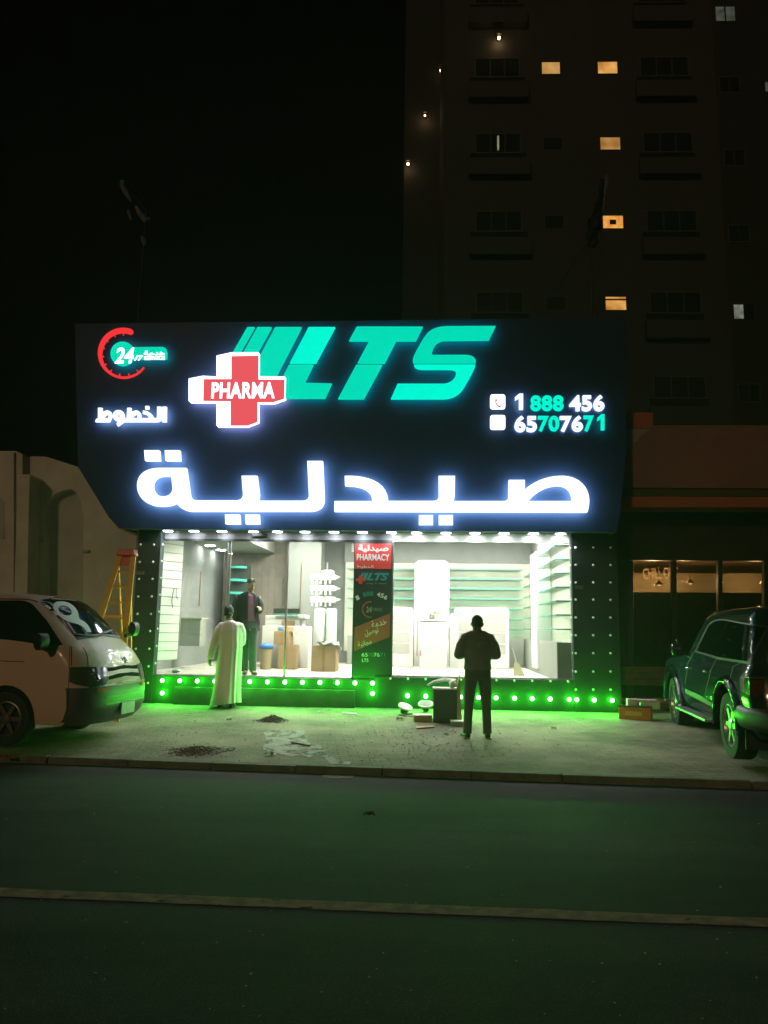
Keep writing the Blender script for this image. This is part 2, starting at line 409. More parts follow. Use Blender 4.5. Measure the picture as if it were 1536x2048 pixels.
# ------------------------------------------------------------------ pharmacy building
NP = -0.17                       # face of the black cladding
NS = -0.65                       # face of the sign board
VG = -0.2
UL0, UL1 = fU(268, n=NP), fU(314, n=NP)
UR0, UR1 = fU(1145, n=NP), fU(1237, n=NP)
V_SOF = fV(1066, n=0)            # soffit under the sign
V_DOOR = fV(1083, n=0)           # top of the glazing
V_WINB = fV(1355, 960, 0)        # bottom of the right window
V_FL = fV(1352, 500, 0)          # shop floor
V_TOP = fV(638, 1000, NS)
NB = 5.8                         # back wall of the shop
UWL, UWR = fU(300, n=0) - 0.35, fU(1147, n=0) + 0.02
ph = thing('pharmacy_building', 'single storey pharmacy clad in black panels with lit glass front', 'shop', FW(0, 0, ground_z(FW(0, 0, 0))))
for a_, b_ in ((UL0, UL1), (UR0, UR1)):
    bm = B(); fbox(bm, a_, b_, NP, 0.02, VG, V_SOF); obj('clad_pillar', bm, M['acp'], ph, bevel=0.004)
bm = B()
fbox(bm, UL1 + 0.002, fU(751, n=NP), NP + 0.003, 0.03, VG, V_FL - 0.012)
fbox(bm, fU(751, n=NP) + 0.004, UR0 - 0.002, NP + 0.006, 0.03, VG, V_WINB - 0.012)
obj('plinth', bm, M['acp'], ph, bevel=0.004)
uS0, uS1 = fU(347, 1390, -0.27), fU(710, 1390, -0.27)
bm = B(); fbox(bm, uS0, uS1, -0.27, NP - 0.002, VG, fV(1377, 520, -0.27))
obj('entrance_step', bm, mat('black_step', (0.04, 0.042, 0.045), 0.45, noise=0.3, scale=4), ph, bevel=0.006)
bm = B()
fbox(bm, UL0 + 0.004, UWL, 0.022, NB + 0.2, VG, V_TOP - 0.25)
fbox(bm, UWR, UR1 - 0.004, 0.022, NB + 0.2, VG, V_TOP - 0.25)
fbox(bm, UL0 + 0.004, UR1 - 0.004, NB + 0.2, NB + 0.4, VG, V_TOP - 0.25)
obj('wall', bm, M['greyw'], ph)
bm = B(); fbox(bm, UL0, UR1, 0.1, NB + 0.4, V_TOP - 0.245, V_TOP - 0.1)
obj('roof', bm, M['dark'], ph)
bm = B(); fbox(bm, UWL + 0.002, UWR - 0.002, 0.033, NB + 0.198, V_FL - 0.14, V_FL)
obj('shop_floor', bm, M['floor'], ph)
Z_LOW = 3.52
bm = B(); fbox(bm, UWL + 0.002, UWR - 0.002, 0.12, NB + 0.19, 4.02, 4.14)
obj('ceiling', bm, M['ceil'], ph)
def solve_n(px, py, u):
    a, b = 0.0, 9.0
    up = fU(px, py, 0) < u
    for _ in range(40):
        c = (a + b) / 2
        if (fU(px, py, c) < u) == up: a = c
        else: b = c
    return a
UB = fU(545, 1118, 5.2)
bm = B(); fbox(bm, UWL + 0.004, UB, 0.125, NB + 0.188, Z_LOW, 4.018)
obj('dropped_ceiling', bm, M['ceil'], ph)
# fascia over the glazing: grey over the doors, white over the right-hand window
bm = B(); fbox(bm, UL1 + 0.003, fU(786), -0.02, 0.10, V_DOOR + 0.02, V_SOF)
obj('door_fascia', bm, M['fascia'], ph)
bm = B(); fbox(bm, fU(786) + 0.003, UR0 - 0.003, -0.03, 0.10, V_DOOR + 0.0, V_SOF)
obj('window_fascia', bm, M['white'], ph)
bm = B(); fbox(bm, UL1 + 0.003, fU(706), -0.045, 0.03, V_DOOR - 0.02, V_DOOR + 0.018)
obj('door_rail', bm, M['dark'], ph)
bm = B(); fbox(bm, fU(500), fU(532), -0.10, -0.022, fV(1074, 515), fV(1068, 515))
obj('door_sensor', bm, M['dark'], ph, bevel=0.01)
# glass: left fixed pane, sliding leaf, right fixed pane; then the display window
def pane(name, x0, x1, n, v0, v1, mt=None):
    bm = B(); fbox(bm, fU(x0, n=n), fU(x1, n=n), n, n + 0.010, v0, v1)
    return obj(name, bm, mt or M['glass'], ph)
for nm, x0, x1, n in (('glass_pane', 316, 454, 0.0), ('sliding_door', 456, 574, 0.035), ('glass_pane', 574.5, 706, 0.0)):
    p = pane(nm, x0, x1, n, V_FL + 0.004, V_DOOR - 0.022)
    if nm == 'sliding_door':
        for a in (456, 573):
            bm = B(); fbox(bm, fU(a, n=n) - 0.012, fU(a, n=n) + 0.014, n - 0.012, n + 0.022, V_FL + 0.004, V_DOOR - 0.022)
            obj('door_stile', bm, M['alu'], p)
    elif x0 < 400:
        bm = B(); fbox(bm, fU(452) - 0.014, fU(452) + 0.012, -0.012, 0.022, V_FL + 0.004, V_DOOR - 0.022)
        obj('door_stile', bm, M['alu'], p)
pane('display_window', 786, 1141, 0.0, V_WINB + 0.01, V_DOOR - 0.004)
bm = B()
for u in (fU(785), fU(1142.5)): fbox(bm, u - 0.012, u + 0.012, -0.03, 0.03, V_WINB - 0.01, V_SOF - 0.002)
fbox(bm, fU(785) + 0.013, fU(1142.5) - 0.013, -0.03, 0.03, V_WINB - 0.01, V_WINB + 0.009)
obj('window_frame', bm, M['alu'], ph)
bm = B(); fbox(bm, UL1 + 0.004, fU(704), -0.03, 0.03, V_FL - 0.011, V_FL + 0.003)
obj('door_sill', bm, M['alu'], ph)
thin_strip = mat('orange_reflection', (0.55, 0.24, 0.10), 0.5)  # orange reflections in the door glass, built as thin coloured strips
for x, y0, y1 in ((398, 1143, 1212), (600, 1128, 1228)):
    bm = B(); fbox(bm, fU(x) - 0.008, fU(x) + 0.010, -0.004, -0.001, fV(y1, x), fV(y0, x)); obj('reflection_strip', bm, thin_strip, ph)
# studs: the unlit lamps dotted over the cladding
bm = B()
def stud_at(u, n, v, d=-FN):
    o = d.to_track_quat('Z', 'Y').to_matrix().to_4x4(); o.translation = FW(u, n, v)
    lathe(bm, [(0.021, -0.002), (0.020, 0.008), (0.014, 0.015), (0.005, 0.018)], 10, o)
rows = []
for y in (1095, 1130, 1165, 1199.5, 1235, 1270.6, 1306.5, 1343, 1379):
    for x in (1151.5, 1186.5, 1221): rows.append((x, y))
for y in (1089, 1124, 1158, 1193, 1228, 1262, 1297.5, 1332.5, 1366):
    for x in (281, 308): rows.append((x - (y - 1089) * 0.045, y))
for x in (781, 816, 851, 886, 922, 958, 993, 1028.6, 1064.5, 1101, 1136): rows.append((x, 1357 + (x - 781) * 0.016))
stud_proto = None
for (x, y) in rows:
    bm = B(); u, v = fp(x, y, NP); stud_at(u, NP, v); obj('stud', bm, M['stud'], ph)
for k in range(8):
    v = fp(1151.5, 1095, NP)[1]; v2 = fp(1151.5, 1343, NP)[1]; v = v + (v2 - v) * k / 7
    bm = B(); stud_at(UR0, NP * 0.45, v, -FU); obj('stud', bm, M['stud'], ph)
    bm = B(); stud_at(UL1, NP * 0.45, v, FU); obj('stud', bm, M['stud'], ph)
for x, y in ((281, 1146), (1158, 1174.5)):
    bm = B(); u, v = fp(x, y, NP); fbox(bm, u - 0.07, u + 0.07, NP - 0.012, NP - 0.001, v - 0.03, v + 0.03)
    obj('notice_plate', bm, mat('pewter_plate', (0.16, 0.15, 0.14), 0.4, metal=0.6, noise=0.5, scale=60), ph)

# ------------------------------------------------------------------ sign board on the roof front
sb = thing('sign_board', 'huge black sign board with slanted lower corners above the glass front', 'sign board', FW(0, NS, V_SOF))
T = lambda x, y: fp(x, y, NS)
outl = [T(*p) for p in ((150, 640), (1250, 638), (1253, 905), (1241, 1015), (1234, 1059), (238, 1057), (218, 1035), (156, 934))]
outl[0] = (outl[0][0], V_TOP); outl[1] = (outl[1][0], V_TOP)
vb = min(outl[4][1], outl[5][1]); outl[4] = (outl[4][0], vb); outl[5] = (outl[5][0], vb)
bm = B(); prism(bm, [FW(u, NS, v) for (u, v) in outl], FN * 0.06)
obj('board_panel', bm, M['board'], sb)
bm = B()
pl = [FW(u, NS + 0.062, v) for (u, v) in outl]; n = len(pl)
for i in range(n):
    a, b = pl[i], pl[(i + 1) % n]
    if i == 4: continue
    c = sum(pl, Vector()) / n; ia = a + (c - a) * 0.01; ib = b + (c - b) * 0.01
    e = FN * (0.062 + 0.80 - 0.14)
    hexa(bm, [a, b, ib, ia, a + e, b + e, ib + e, ia + e])
obj('board_return', bm, M['acp'], sb)
bm = B(); fbox(bm, outl[5][0] + 0.01, outl[4][0] - 0.01, NS + 0.062, 0.09, V_SOF + 0.004, V_SOF + 0.05)
obj('soffit', bm, mat('dark_soffit', (0.10, 0.10, 0.115), 0.5), sb)
bm = B(); fbox(bm, outl[5][0] + 0.01, outl[4][0] - 0.01, NS + 0.062, NS + 0.08, vb, V_SOF + 0.003)
obj('drip_edge', bm, M['alu'], sb)

# round downlights in the soffit
M['lamp'] = glow('downlight_glow', (0.92, 0.96, 1.0), 30)
ring = mat('downlight_rim', (0.7, 0.7, 0.7), 0.35)
xs = [336, 388, 444, 507, 555, 610, 668, 725, 783, 833, 892, 950, 1008, 1067, 1121]
dl = None
NDL = -0.20
for i, x in enumerate(xs):
    u = fU(x, 1064, NDL); loc = FW(u, NDL, V_SOF + 0.004)
    lab = '%s round white downlight from the left under the sign board' % ORD[i]
    if dl is None:
        dl = thing('downlight', lab, 'downlight', loc, 0, 'downlights under the sign board')
        bm = B(); lathe(bm, [(0.105, 0.002), (0.11, -0.012), (0.095, -0.022), (0.090, -0.022)], 24)
        obj('rim', bm, ring, dl, local=True)
        bm = B(); lathe(bm, [(0.088, -0.023), (0.086, -0.028), (0.03, -0.030)], 24)
        obj('diffuser', bm, M['lamp'], dl, local=True)
    else: dup(dl, loc, label=lab)
    l = bpy.data.lights.new('downlight_beam', 'SPOT'); l.energy = 13 if x < 785 else 24; l.color = (0.90, 0.95, 1.0)
    l.spot_size = R(150); l.spot_blend = 0.5; l.shadow_soft_size = 0.05
    lo = link(bpy.data.objects.new('downlight_beam', l)); lo.location = FW(u, NDL, V_SOF - 0.06)

# green spotlights along the plinth
led = None
lens = glow('green_lens', (0.72, 1.0, 0.72), 9.0)
rimm = mat('led_rim', (0.2, 0.22, 0.2), 0.35, metal=0.6)
spots = [(325 + 35.0 * i, 1361 + 0.45 * i, 'u') for i in range(13)] + [(325, 1386, 'l'), (745, 1387, 'r')]
spots += [(x, 1391.5 + (x - 815) * 0.0225, 'p') for x in (815, 851.5, 887, 921, 957, 992, 1029, 1064, 1100, 1138)]
spots += [(x, 1391.5 + (x - 815) * 0.0225, 'q') for x in (1153, 1188, 1224)]
cnt = {}
WH = {'u': 'upper row of the plinth under the doors', 'p': 'plinth under the display window', 'q': 'foot of the right black pillar'}
for (x, y, k) in spots:
    u, v = fp(x, y, NP); i = cnt.get(k, 0); cnt[k] = i + 1
    lab = ('lone green spotlight low at the left end of the plinth' if k == 'l' else 'lone green spotlight below the last of the door row' if k == 'r'
           else '%s green spotlight from the left in the %s' % (ORD[i], WH[k]))
    loc = FW(u, NP, v)
    if led is None:
        led = thing('green_spotlight', lab, 'spotlight', loc, -ANG, 'green spotlights along the plinth')
        q = Vector((0, -1, 0)).to_track_quat('Z', 'Y').to_matrix().to_4x4()
        bm = B(); lathe(bm, [(0.046, -0.003), (0.046, 0.008), (0.040, 0.014), (0.036, 0.014)], 18, q); obj('housing', bm, rimm, led, local=True, smooth=True)
        bm = B(); lathe(bm, [(0.035, 0.0145), (0.032, 0.022), (0.02, 0.030), (0.006, 0.033)], 18, q); obj('lens', bm, lens, led, local=True, smooth=True)
    else: dup(led, loc, -ANG, lab)
    l = bpy.data.lights.new('green_beam', 'SPOT'); l.energy = {'p': 26, 'q': 24}.get(k, 13) * random.uniform(0.75, 1.25); l.color = (0.05, 1.0, 0.012); l.shadow_soft_size = 0.03; l.spot_size = R(165); l.spot_blend = 0.9
    lo = link(bpy.data.objects.new('green_beam', l)); lo.location = FW(u, NP - 0.05, v); lo.rotation_euler = (-FN).to_track_quat('-Z', 'Y').to_euler()
    l = bpy.data.lights.new('green_spill', 'POINT'); l.energy = 10 if k == 'u' else 7.5; l.color = (0.012, 1.0, 0.008); l.shadow_soft_size = 0.03
    lo = link(bpy.data.objects.new('green_spill', l)); lo.location = FW(u, NP - (0.22 if k == 'u' else 0.10), v)

# ------------------------------------------------------------------ illuminated signs on the board
WHT = (0.80, 0.86, 1.0); TEAL = (0.0, 0.80, 0.52); RED = (0.90, 0.035, 0.035)
M['lw'] = [glow('white_letter_face', (0.90, 0.94, 1.0), 1.6), glow('white_letter_return', (0.74, 0.81, 1.0), 16.0)]
M['lws'] = [glow('small_letter_face', (0.86, 0.92, 1.0), 1.5), glow('small_letter_return', (0.74, 0.81, 1.0), 12.0)]
M['lw2'] = glow('white_letter_face', (0.9, 0.93, 1.0), 2.2)
M['cross'] = [M['lw2'], glow('cross_bloom_glow', (1.0, 0.72, 0.95), 11.0)]  # pinkish back glow added to give the bloom round the cross
M['lt'] = [glow('teal_letter_glow', TEAL, 0.92), glow('teal_letter_return', (0.0, 0.7, 0.55), 6.0)]
M['lt2'] = [glow('teal_letter_bright', (0.0, 0.95, 0.66), 1.0), glow('teal_letter_return', (0.0, 0.7, 0.55), 6.0)]
M['lr'] = glow('red_letter_glow', (0.95, 0.035, 0.04), 1.0)
M['lp'] = glow('red_cross_glow', (0.85, 0.10, 0.12), 1.0)
def glyph(parent, name, paths, mt, ox=0, oy=0, sc=1.0, depth=0.07, n=NS, gap=0.10):
    """each entry of paths: one outline (with its holes) traced from the photograph"""
    Tm = lambda x, y: fp(ox + x / sc, oy + y / sc, n - depth)
    mes = [curve_mesh(path(d, Tm), depth) for d in paths]
    return faced(obj(name, to_facade(mes, n - gap, depth), mt, parent, fix=False))
def faced(o):
    if len(o.data.materials) > 1:
        for p in o.data.polygons: p.material_index = 0 if abs(p.normal.dot(FN)) > 0.9 and (p.center + FN * 0).dot(FN) < sum((v.co for v in o.data.vertices), Vector()).dot(FN) / len(o.data.vertices) else (1 if abs(p.normal.dot(FN)) > 0.9 else 0)
    return o
def text(parent, name, s, box4, mt, ox=0, oy=0, sc=1.0, depth=0.03, n=NS, gap=0.02, off=0.0, shear=0.0, rot=0.0, spacing=1.0):
    x0, y0, x1, y1 = [q for q in box4]
    x0, x1 = ox + x0 / sc, ox + x1 / sc; y0, y1 = oy + y0 / sc, oy + y1 / sc
    ym, xm = (y0 + y1) / 2, (x0 + x1) / 2; nn = n - depth
    u0, u1 = fp(x0, ym, nn)[0], fp(x1, ym, nn)[0]; v0, v1 = fp(xm, y1, nn)[1], fp(xm, y0, nn)[1]
    me = fit(text_mesh(s, depth, shear, off, spacing), u0, u1, v0, v1, rot)
    return faced(obj(name, to_facade([me], n - gap, depth), mt, parent, fix=False))
def at_board(x, y): u, v = fp(x, y, NS); return FW(u, NS, v)

# big arabic word
A = thing('arabic_sign', 'big glowing white Arabic word along the bottom of the sign board', 'sign', at_board(730, 1020))
z4 = dict(ox=260, oy=880, sc=3.072, depth=0.09, gap=0.13); z5 = dict(ox=660, oy=900, sc=2.844, depth=0.09, gap=0.13)
glyph(A, 'letter', ['M 358 180 L 382 350 C 388 368 405 378 430 378 L 660 378 C 690 378 705 365 705 340 L 696 228 L 790 228 L 803 340 C 803 355 801 365 799 380 L 1070 380 C 1095 380 1108 365 1106 345 L 1096 138 L 1190 138 L 1200 370 C 1200 420 1165 445 1110 445 L 390 445 C 345 443 315 420 300 392 C 275 410 240 414 200 414 C 110 414 58 350 60 285 C 62 220 110 180 200 180 Z M 268 230 L 276 300 C 276 335 255 353 220 354 C 180 354 155 325 155 290 C 155 255 180 232 220 230 Z'], M['lw'], **z4)
for q in ('M 103 73 L 193 73 L 198 136 L 108 136 Z', 'M 228 73 L 318 73 L 322 136 L 233 136 Z', 'M 595 464 L 683 464 L 687 522 L 598 522 Z', 'M 717 464 L 803 464 L 806 522 L 721 522 Z'):
    glyph(A, 'letter_dot', [q], M['lw'], **z4)
glyph(A, 'letter', ['M 88 155 C 200 150 330 180 333 296 L 590 296 C 610 294 620 285 618 262 L 617 155 L 710 155 L 708 270 C 706 285 703 296 698 297 L 985 297 C 1005 297 1012 285 1012 265 L 1013 178 L 1103 178 L 1103 232 C 1160 180 1240 153 1320 155 C 1410 158 1468 220 1466 300 C 1465 330 1460 350 1455 360 L 30 356 L 30 297 L 243 297 C 243 235 180 210 90 211 Z M 1125 297 C 1170 235 1240 210 1290 210 C 1345 210 1375 250 1368 297 Z'], M['lw'], **z5)
for q in ('M 506 376 L 586 376 L 586 430 L 506 430 Z', 'M 618 376 L 698 376 L 698 430 L 618 430 Z'):
    glyph(A, 'letter_dot', [q], M['lw'], **z5)

# teal wordmark
A = thing('wordmark_sign', 'glowing teal slanted letters LTS with speed stripes at the top of the board', 'sign', at_board(730, 800))
z2 = dict(ox=360, oy=640, sc=2.363, depth=0.06)
for q in ('M 325 43 L 357 43 L 288 162 L 256 162 Z', 'M 372 43 L 437 43 L 370 162 L 306 162 Z', 'M 455 43 L 578 43 L 440 310 L 315 310 Z'):
    glyph(A, 'stripe', [q], M['lt'], **z2)
for q, mt in (('M 612 43 L 736 43 L 645 212 L 523 212 Z', 'lt2'), ('M 520 220 L 633 220 L 592 305 L 720 308 L 688 377 L 440 377 Z', 'lt'),
          ('M 838 41 L 1148 41 L 1115 107 L 1022 107 L 968 212 L 842 212 L 897 107 L 802 107 Z', 'lt'), ('M 836 220 L 957 220 L 870 380 L 750 380 Z', 'lt'),
          ('M 1490 38 L 1458 103 L 1250 105 C 1212 107 1198 130 1191 158 C 1189 168 1190 174 1200 174 L 1350 174 C 1390 175 1398 195 1396 211 L 1104 211 C 1095 195 1108 172 1140 115 C 1170 62 1192 42 1262 39 Z', 'lt'),
          ('M 1107 219 L 1395 219 C 1395 228 1380 260 1345 320 C 1320 362 1290 379 1240 380 L 998 380 L 1030 309 L 1245 309 C 1290 307 1308 272 1303 252 C 1300 243 1285 241 1250 241 L 1150 241 C 1120 241 1107 232 1107 219 Z', 'lt2')):
    glyph(A, 'letter', [q], M[mt], **z2)

# red cross
A = thing('cross_sign', 'glowing red and white pharmacy cross reading PHARMA', 'sign', at_board(475, 850))
z1 = dict(ox=160, oy=620, sc=3.072)
glyph(A, 'cross_body', ['M 678 432 L 765 415 L 848 420 L 848 292 L 940 272 L 1105 272 L 1105 418 L 1266 420 L 1263 550 L 1190 575 L 1098 574 L 1098 692 L 1030 718 L 848 718 L 848 568 L 678 568 Z'], M['cross'], depth=0.16, **z1)
glyph(A, 'cross_face', ['M 930 283 L 1097 280 L 1096 427 L 1257 428 L 1254 545 L 1186 566 L 1090 566 L 1090 688 L 1028 710 L 925 710 L 925 560 L 757 558 L 760 424 L 930 424 Z'], M['lp'], depth=0.012, n=NS - 0.262, gap=0.0, **z1)
text(A, 'lettering', 'PHARMA', (808, 443, 1196, 541), M['lw2'], depth=0.02, n=NS - 0.276, gap=0.0, off=0.025, spacing=1.06, **z1)

# service emblem
A = thing('service_emblem', 'small round 24/7 service emblem with red dial arc, upper left of the board', 'sign', at_board(265, 760))
z8 = dict(ox=190, oy=640, sc=8.906)
cx, cy, ro = 540.0, 622.0, 448.0; po, pi_ = [], []
for k in range(61):
    a = R(72 + (326 - 72) * k / 60); t = k / 60
    th = 95 - 20 * min(1, t / 0.35) - (60 * max(0, (t - 0.35) / 0.65))
    po.append((cx + ro * math.cos(a), cy - ro * math.sin(a))); pi_.append((cx + (ro - th) * math.cos(a), cy - (ro - th) * math.sin(a)))
dstr = lambda pts: 'M ' + ' L '.join('%.1f %.1f' % p for p in pts) + ' Z'
cap = [(cx + (ro - 47 + 47 * math.cos(q)) * math.cos(R(72)) + 47 * math.sin(q) * math.sin(R(72)), cy - (ro - 47 + 47 * math.cos(q)) * math.sin(R(72)) + 47 * math.sin(q) * math.cos(R(72))) for q in [math.pi - math.pi * k / 8 for k in range(1, 8)]]
glyph(A, 'dial_arc', [dstr(po + pi_[::-1] + cap)], M['lr'], depth=0.04, **z8)
ticks = []
for k, a in enumerate((90, 116, 143, 166, 190, 213, 236, 261, 285, 309)):
    a = R(a); th = 95 - 8 * k; r1 = ro - th - 2; r0 = r1 - 38; c, s = math.cos(a), math.sin(a); w = 8
    ticks.append(dstr([(cx + r1 * c - w * s, cy - r1 * s - w * c), (cx + r1 * c + w * s, cy - r1 * s + w * c), (cx + r0 * c + w * s, cy - r0 * s + w * c), (cx + r0 * c - w * s, cy - r0 * s - w * c)]))
glyph(A, 'dial_ticks', ticks, M['lr'], depth=0.02, **z8)
disc = dstr([(530 + 215 * math.cos(2 * math.pi * k / 40), 635 + 215 * math.sin(2 * math.pi * k / 40)) for k in range(40)])
glyph(A, 'disc', [disc], M['lt'], depth=0.03, **z8)
glyph(A, 'banner', ['M 690 518 L 1230 515 C 1290 518 1318 560 1320 640 L 1315 738 L 690 738 Z'], M['lt'], depth=0.022, **z8)
zz = dict(depth=0.012, n=NS - 0.132, gap=0.0, **z8)
text(A, 'lettering', '24', (358, 488, 690, 770), M['lw2'], off=0.02, shear=0.15, **zz)
text(A, 'lettering', '/7', (700, 628, 850, 722), M['lw2'], off=0.02, shear=0.1, **zz)
text(A, 'lettering', '\ufe94\ufee3\ufeaa\ufea7', (868, 545, 1246, 622), M['lw2'], off=0.02, **zz)
text(A, 'lettering', 'SERVICE', (872, 640, 1240, 708), M['lw2'], off=0.03, **zz)

# small arabic word
A = thing('small_arabic_sign', 'small glowing white Arabic word below the service emblem', 'sign', at_board(268, 850))
glyph(A, 'letter', ['M 1235 1570 L 1305 1570 L 1300 1840 L 1225 1840 Z'], M['lws'], depth=0.05, **z8)
glyph(A, 'letter', ['M 1140 1570 L 1210 1570 L 1207 1770 C 1205 1815 1180 1840 1120 1840 L 545 1840 L 440 1915 L 420 1865 L 470 1830 C 390 1830 355 1790 360 1720 C 365 1660 400 1630 460 1630 C 530 1630 556 1680 556 1772 L 602 1772 L 612 1590 L 677 1590 L 675 1680 C 720 1640 790 1620 825 1660 C 855 1700 850 1740 845 1772 L 1000 1772 C 970 1720 940 1700 885 1697 L 890 1638 C 980 1638 1050 1690 1075 1772 L 1110 1772 C 1130 1772 1137 1765 1137 1750 Z M 437 1720 C 437 1690 478 1690 478 1720 L 478 1765 C 450 1770 437 1750 437 1720 Z M 690 1772 C 720 1715 775 1690 790 1720 C 798 1740 795 1760 790 1772 Z'], M['lws'], depth=0.05, **z8)
glyph(A, 'letter', ['M 95 1590 L 162 1590 L 162 1680 C 205 1640 280 1620 315 1660 C 350 1710 335 1770 290 1840 L 45 1840 L 60 1790 L 95 1772 Z M 180 1772 C 210 1715 262 1695 275 1720 C 285 1740 280 1760 272 1772 Z'], M['lws'], depth=0.05, **z8)
glyph(A, 'letter_dot', ['M 930 1558 L 992 1558 L 992 1614 L 930 1614 Z'], M['lws'], depth=0.05, **z8)

# phone numbers
A = thing('phone_number_sign', 'glowing white and teal phone numbers at the lower right of the board', 'sign', at_board(1095, 870))
z3 = dict(ox=940, oy=760, sc=4.042)
for y0, y1 in ((130, 246), (296, 411)):
    p = 'M 185 %d L 257 %d C 275 %d 281 %d 281 %d L 281 %d C 281 %d 275 %d 257 %d L 185 %d C 167 %d 160 %d 160 %d L 160 %d C 160 %d 167 %d 185 %d Z' % (
        y0, y0, y0, y0 + 6, y0 + 25, y1 - 25, y1 - 6, y1, y1, y1, y1, y1 - 6, y1 - 25, y0 + 25, y0 + 6, y0, y0)
    ic = glyph(A, 'icon', [p], M['lw2'], depth=0.04, **z3)
    if y0 == 130:
        glyph(ic, 'handset', ['M 203 155 L 216 152 L 220 170 L 212 176 C 216 190 226 202 236 208 L 246 201 L 252 212 L 240 222 C 215 215 200 185 203 155 Z'], M['lp'], depth=0.006, n=NS - 0.142, gap=0, **z3)
ONE = lambda x, y0, y1, w: 'M %.1f %.1f L %.1f %.1f L %.1f %.1f L %.1f %.1f L %.1f %.1f L %.1f %.1f L %.1f %.1f Z' % (
    x, y0 + 0.22 * (y1 - y0), x + 0.55 * w, y0, x + w, y0, x + w, y1, x + 0.5 * w, y1, x + 0.5 * w, y0 + 0.28 * (y1 - y0), x, y0 + 0.42 * (y1 - y0))
glyph(A, 'digits', [ONE(360, 123, 250, 64)], M['lws'], depth=0.05, **z3)
glyph(A, 'digits', [ONE(1022, 288, 416, 56)], M['lt2'], depth=0.05, **z3)
for s, b, k in (('888', (489, 125, 756, 250), 'lt2'), ('456', (803, 122, 1085, 251), 'lws'), ('65', (360, 289, 540, 420), 'lws'),
                ('70', (550, 290, 721, 416), 'lt2'), ('76', (728, 289, 912, 418), 'lws'), ('7', (920, 288, 1002, 416), 'lt2')):
    text(A, 'digits', s, b, M[k], depth=0.05, off=0.032, spacing=1.06, **z3)

# ------------------------------------------------------------------ poster pillar between doors and window
NQ = -0.10
pp = thing('poster_pillar', 'tall printed pharmacy poster panel between the doors and the display window', 'poster panel', FW(fU(745), NQ, V_FL))
u0, u1 = fU(706, n=NQ), fU(783.5, n=NQ); vA, vB = fV(1086, 745, NQ), fV(1351, 745, NQ)
bm = B(); fbox(bm, u0, u1, NQ, 0.03, V_FL - 0.01, V_DOOR + 0.015); obj('panel', bm, M['acp'], pp)
zp = dict(ox=690, oy=1070, sc=7.064)
pr = mat('poster_red', (0.62, 0.055, 0.05), 0.4); pw = mat('poster_white', (0.8, 0.8, 0.8), 0.5); pt = mat('poster_teal', (0.03, 0.26, 0.26), 0.45); po_ = mat('poster_orange', (0.42, 0.085, 0.06), 0.5); pd = mat('poster_faint', (0.25, 0.28, 0.26), 0.5)
glyph(pp, 'red_band', ['M 145 122 L 658 122 L 652 480 L 138 480 Z'], pr, depth=0.003, n=NQ, gap=0.0008, **zp)
glyph(pp, 'orange_band', ['M 640 1105 L 630 1440 L 125 1645 L 135 1305 Z'], po_, depth=0.003, n=NQ, gap=0.0008, **zp)
zq = dict(depth=0.002, n=NQ - 0.004, gap=0.0, **zp)
text(pp, 'lettering', '\ufe94\ufef4\ufedf\ufeaa\ufef4\ufebb', (185, 140, 615, 245), pw, off=0.03, **zq)
text(pp, 'lettering', 'PHARMACY', (165, 268, 628, 360), pw, off=0.02, **zq)
text(pp, 'lettering', '\ufec1\ufeee\ufec4\ufea8\ufedf\ufe8d', (165, 425, 400, 475), pw, **zq)
text(pp, 'lettering', 'LTS', (300, 535, 620, 645), pt, off=0.05, shear=0.35, **zq)
glyph(pp, 'stripes', ['M 240 535 L 270 535 L 240 600 L 205 600 Z', 'M 280 535 L 330 535 L 295 640 L 240 640 Z'], pt, **zq)
glyph(pp, 'cross', ['M 195 575 L 245 570 L 245 610 L 292 610 L 288 650 L 245 655 L 243 692 L 195 692 L 195 655 L 152 650 L 155 615 L 195 612 Z'], pr, depth=0.002, n=NQ - 0.007, gap=0, **zp)
text(pp, 'lettering', 'Living  in  Health', (305, 672, 585, 700), pd, **zq)
for k, ch in enumerate('1 888 456'):
    if ch == ' ': continue
    x = 155 + (605 - 155) * (k + 0.4) / 9; y = 900 - 75 * (1 - ((x - 380) / 230) ** 2); rt = -0.9 * (x - 380) / 380
    text(pp, 'digits', ch, (x - 22, y - 30, x + 24, y + 34), pt if 2 <= k <= 4 else pw, off=0.02, rot=rt, **zq)
rg = []
for k in range(31):
    a = R(80 + 200 * k / 30); rg.append((355 + 118 * math.cos(a), 1052 - 118 * math.sin(a)))
for k in range(31):
    a = R(280 - 200 * k / 30); rg.append((355 + 98 * math.cos(a), 1052 - 98 * math.sin(a)))
glyph(pp, 'dial', [dstr(rg)], po_, **zq)
text(pp, 'lettering', '24', (298, 1010, 378, 1095), pd, off=0.04, **zq); text(pp, 'lettering', '/7 SERVICE', (380, 1030, 530, 1075), pd, **zq)
text(pp, 'lettering', '\ufe94\ufee3\ufeaa\ufea7', (370, 1190, 585, 1285), pw, rot=0.27, **zq)
text(pp, 'lettering', '\ufede\ufef4\ufebb\ufeee\ufe97', (275, 1320, 475, 1420), pw, rot=0.27, **zq)
text(pp, 'lettering', '\ufe94\ufef4\ufee7\ufe8e\ufea0\ufee3', (180, 1485, 375, 1575), pw, rot=0.27, **zq)
text(pp, 'digits', '65', (235, 1665, 320, 1718), pw, **zq); text(pp, 'digits', '70', (325, 1665, 405, 1718), pt, **zq); text(pp, 'digits', '76', (408, 1665, 488, 1718), pw, **zq); text(pp, 'digits', '71', (492, 1665, 565, 1718), pt, **zq)
text(pp, 'lettering', 'LTS', (240, 1745, 330, 1792), pw, **zq)
bm = B(); fbox(bm, fU(701), fU(706), -0.014, -0.002, fV(1104, 703), fV(1087, 703)); obj('sticker', bm, pw, pp)
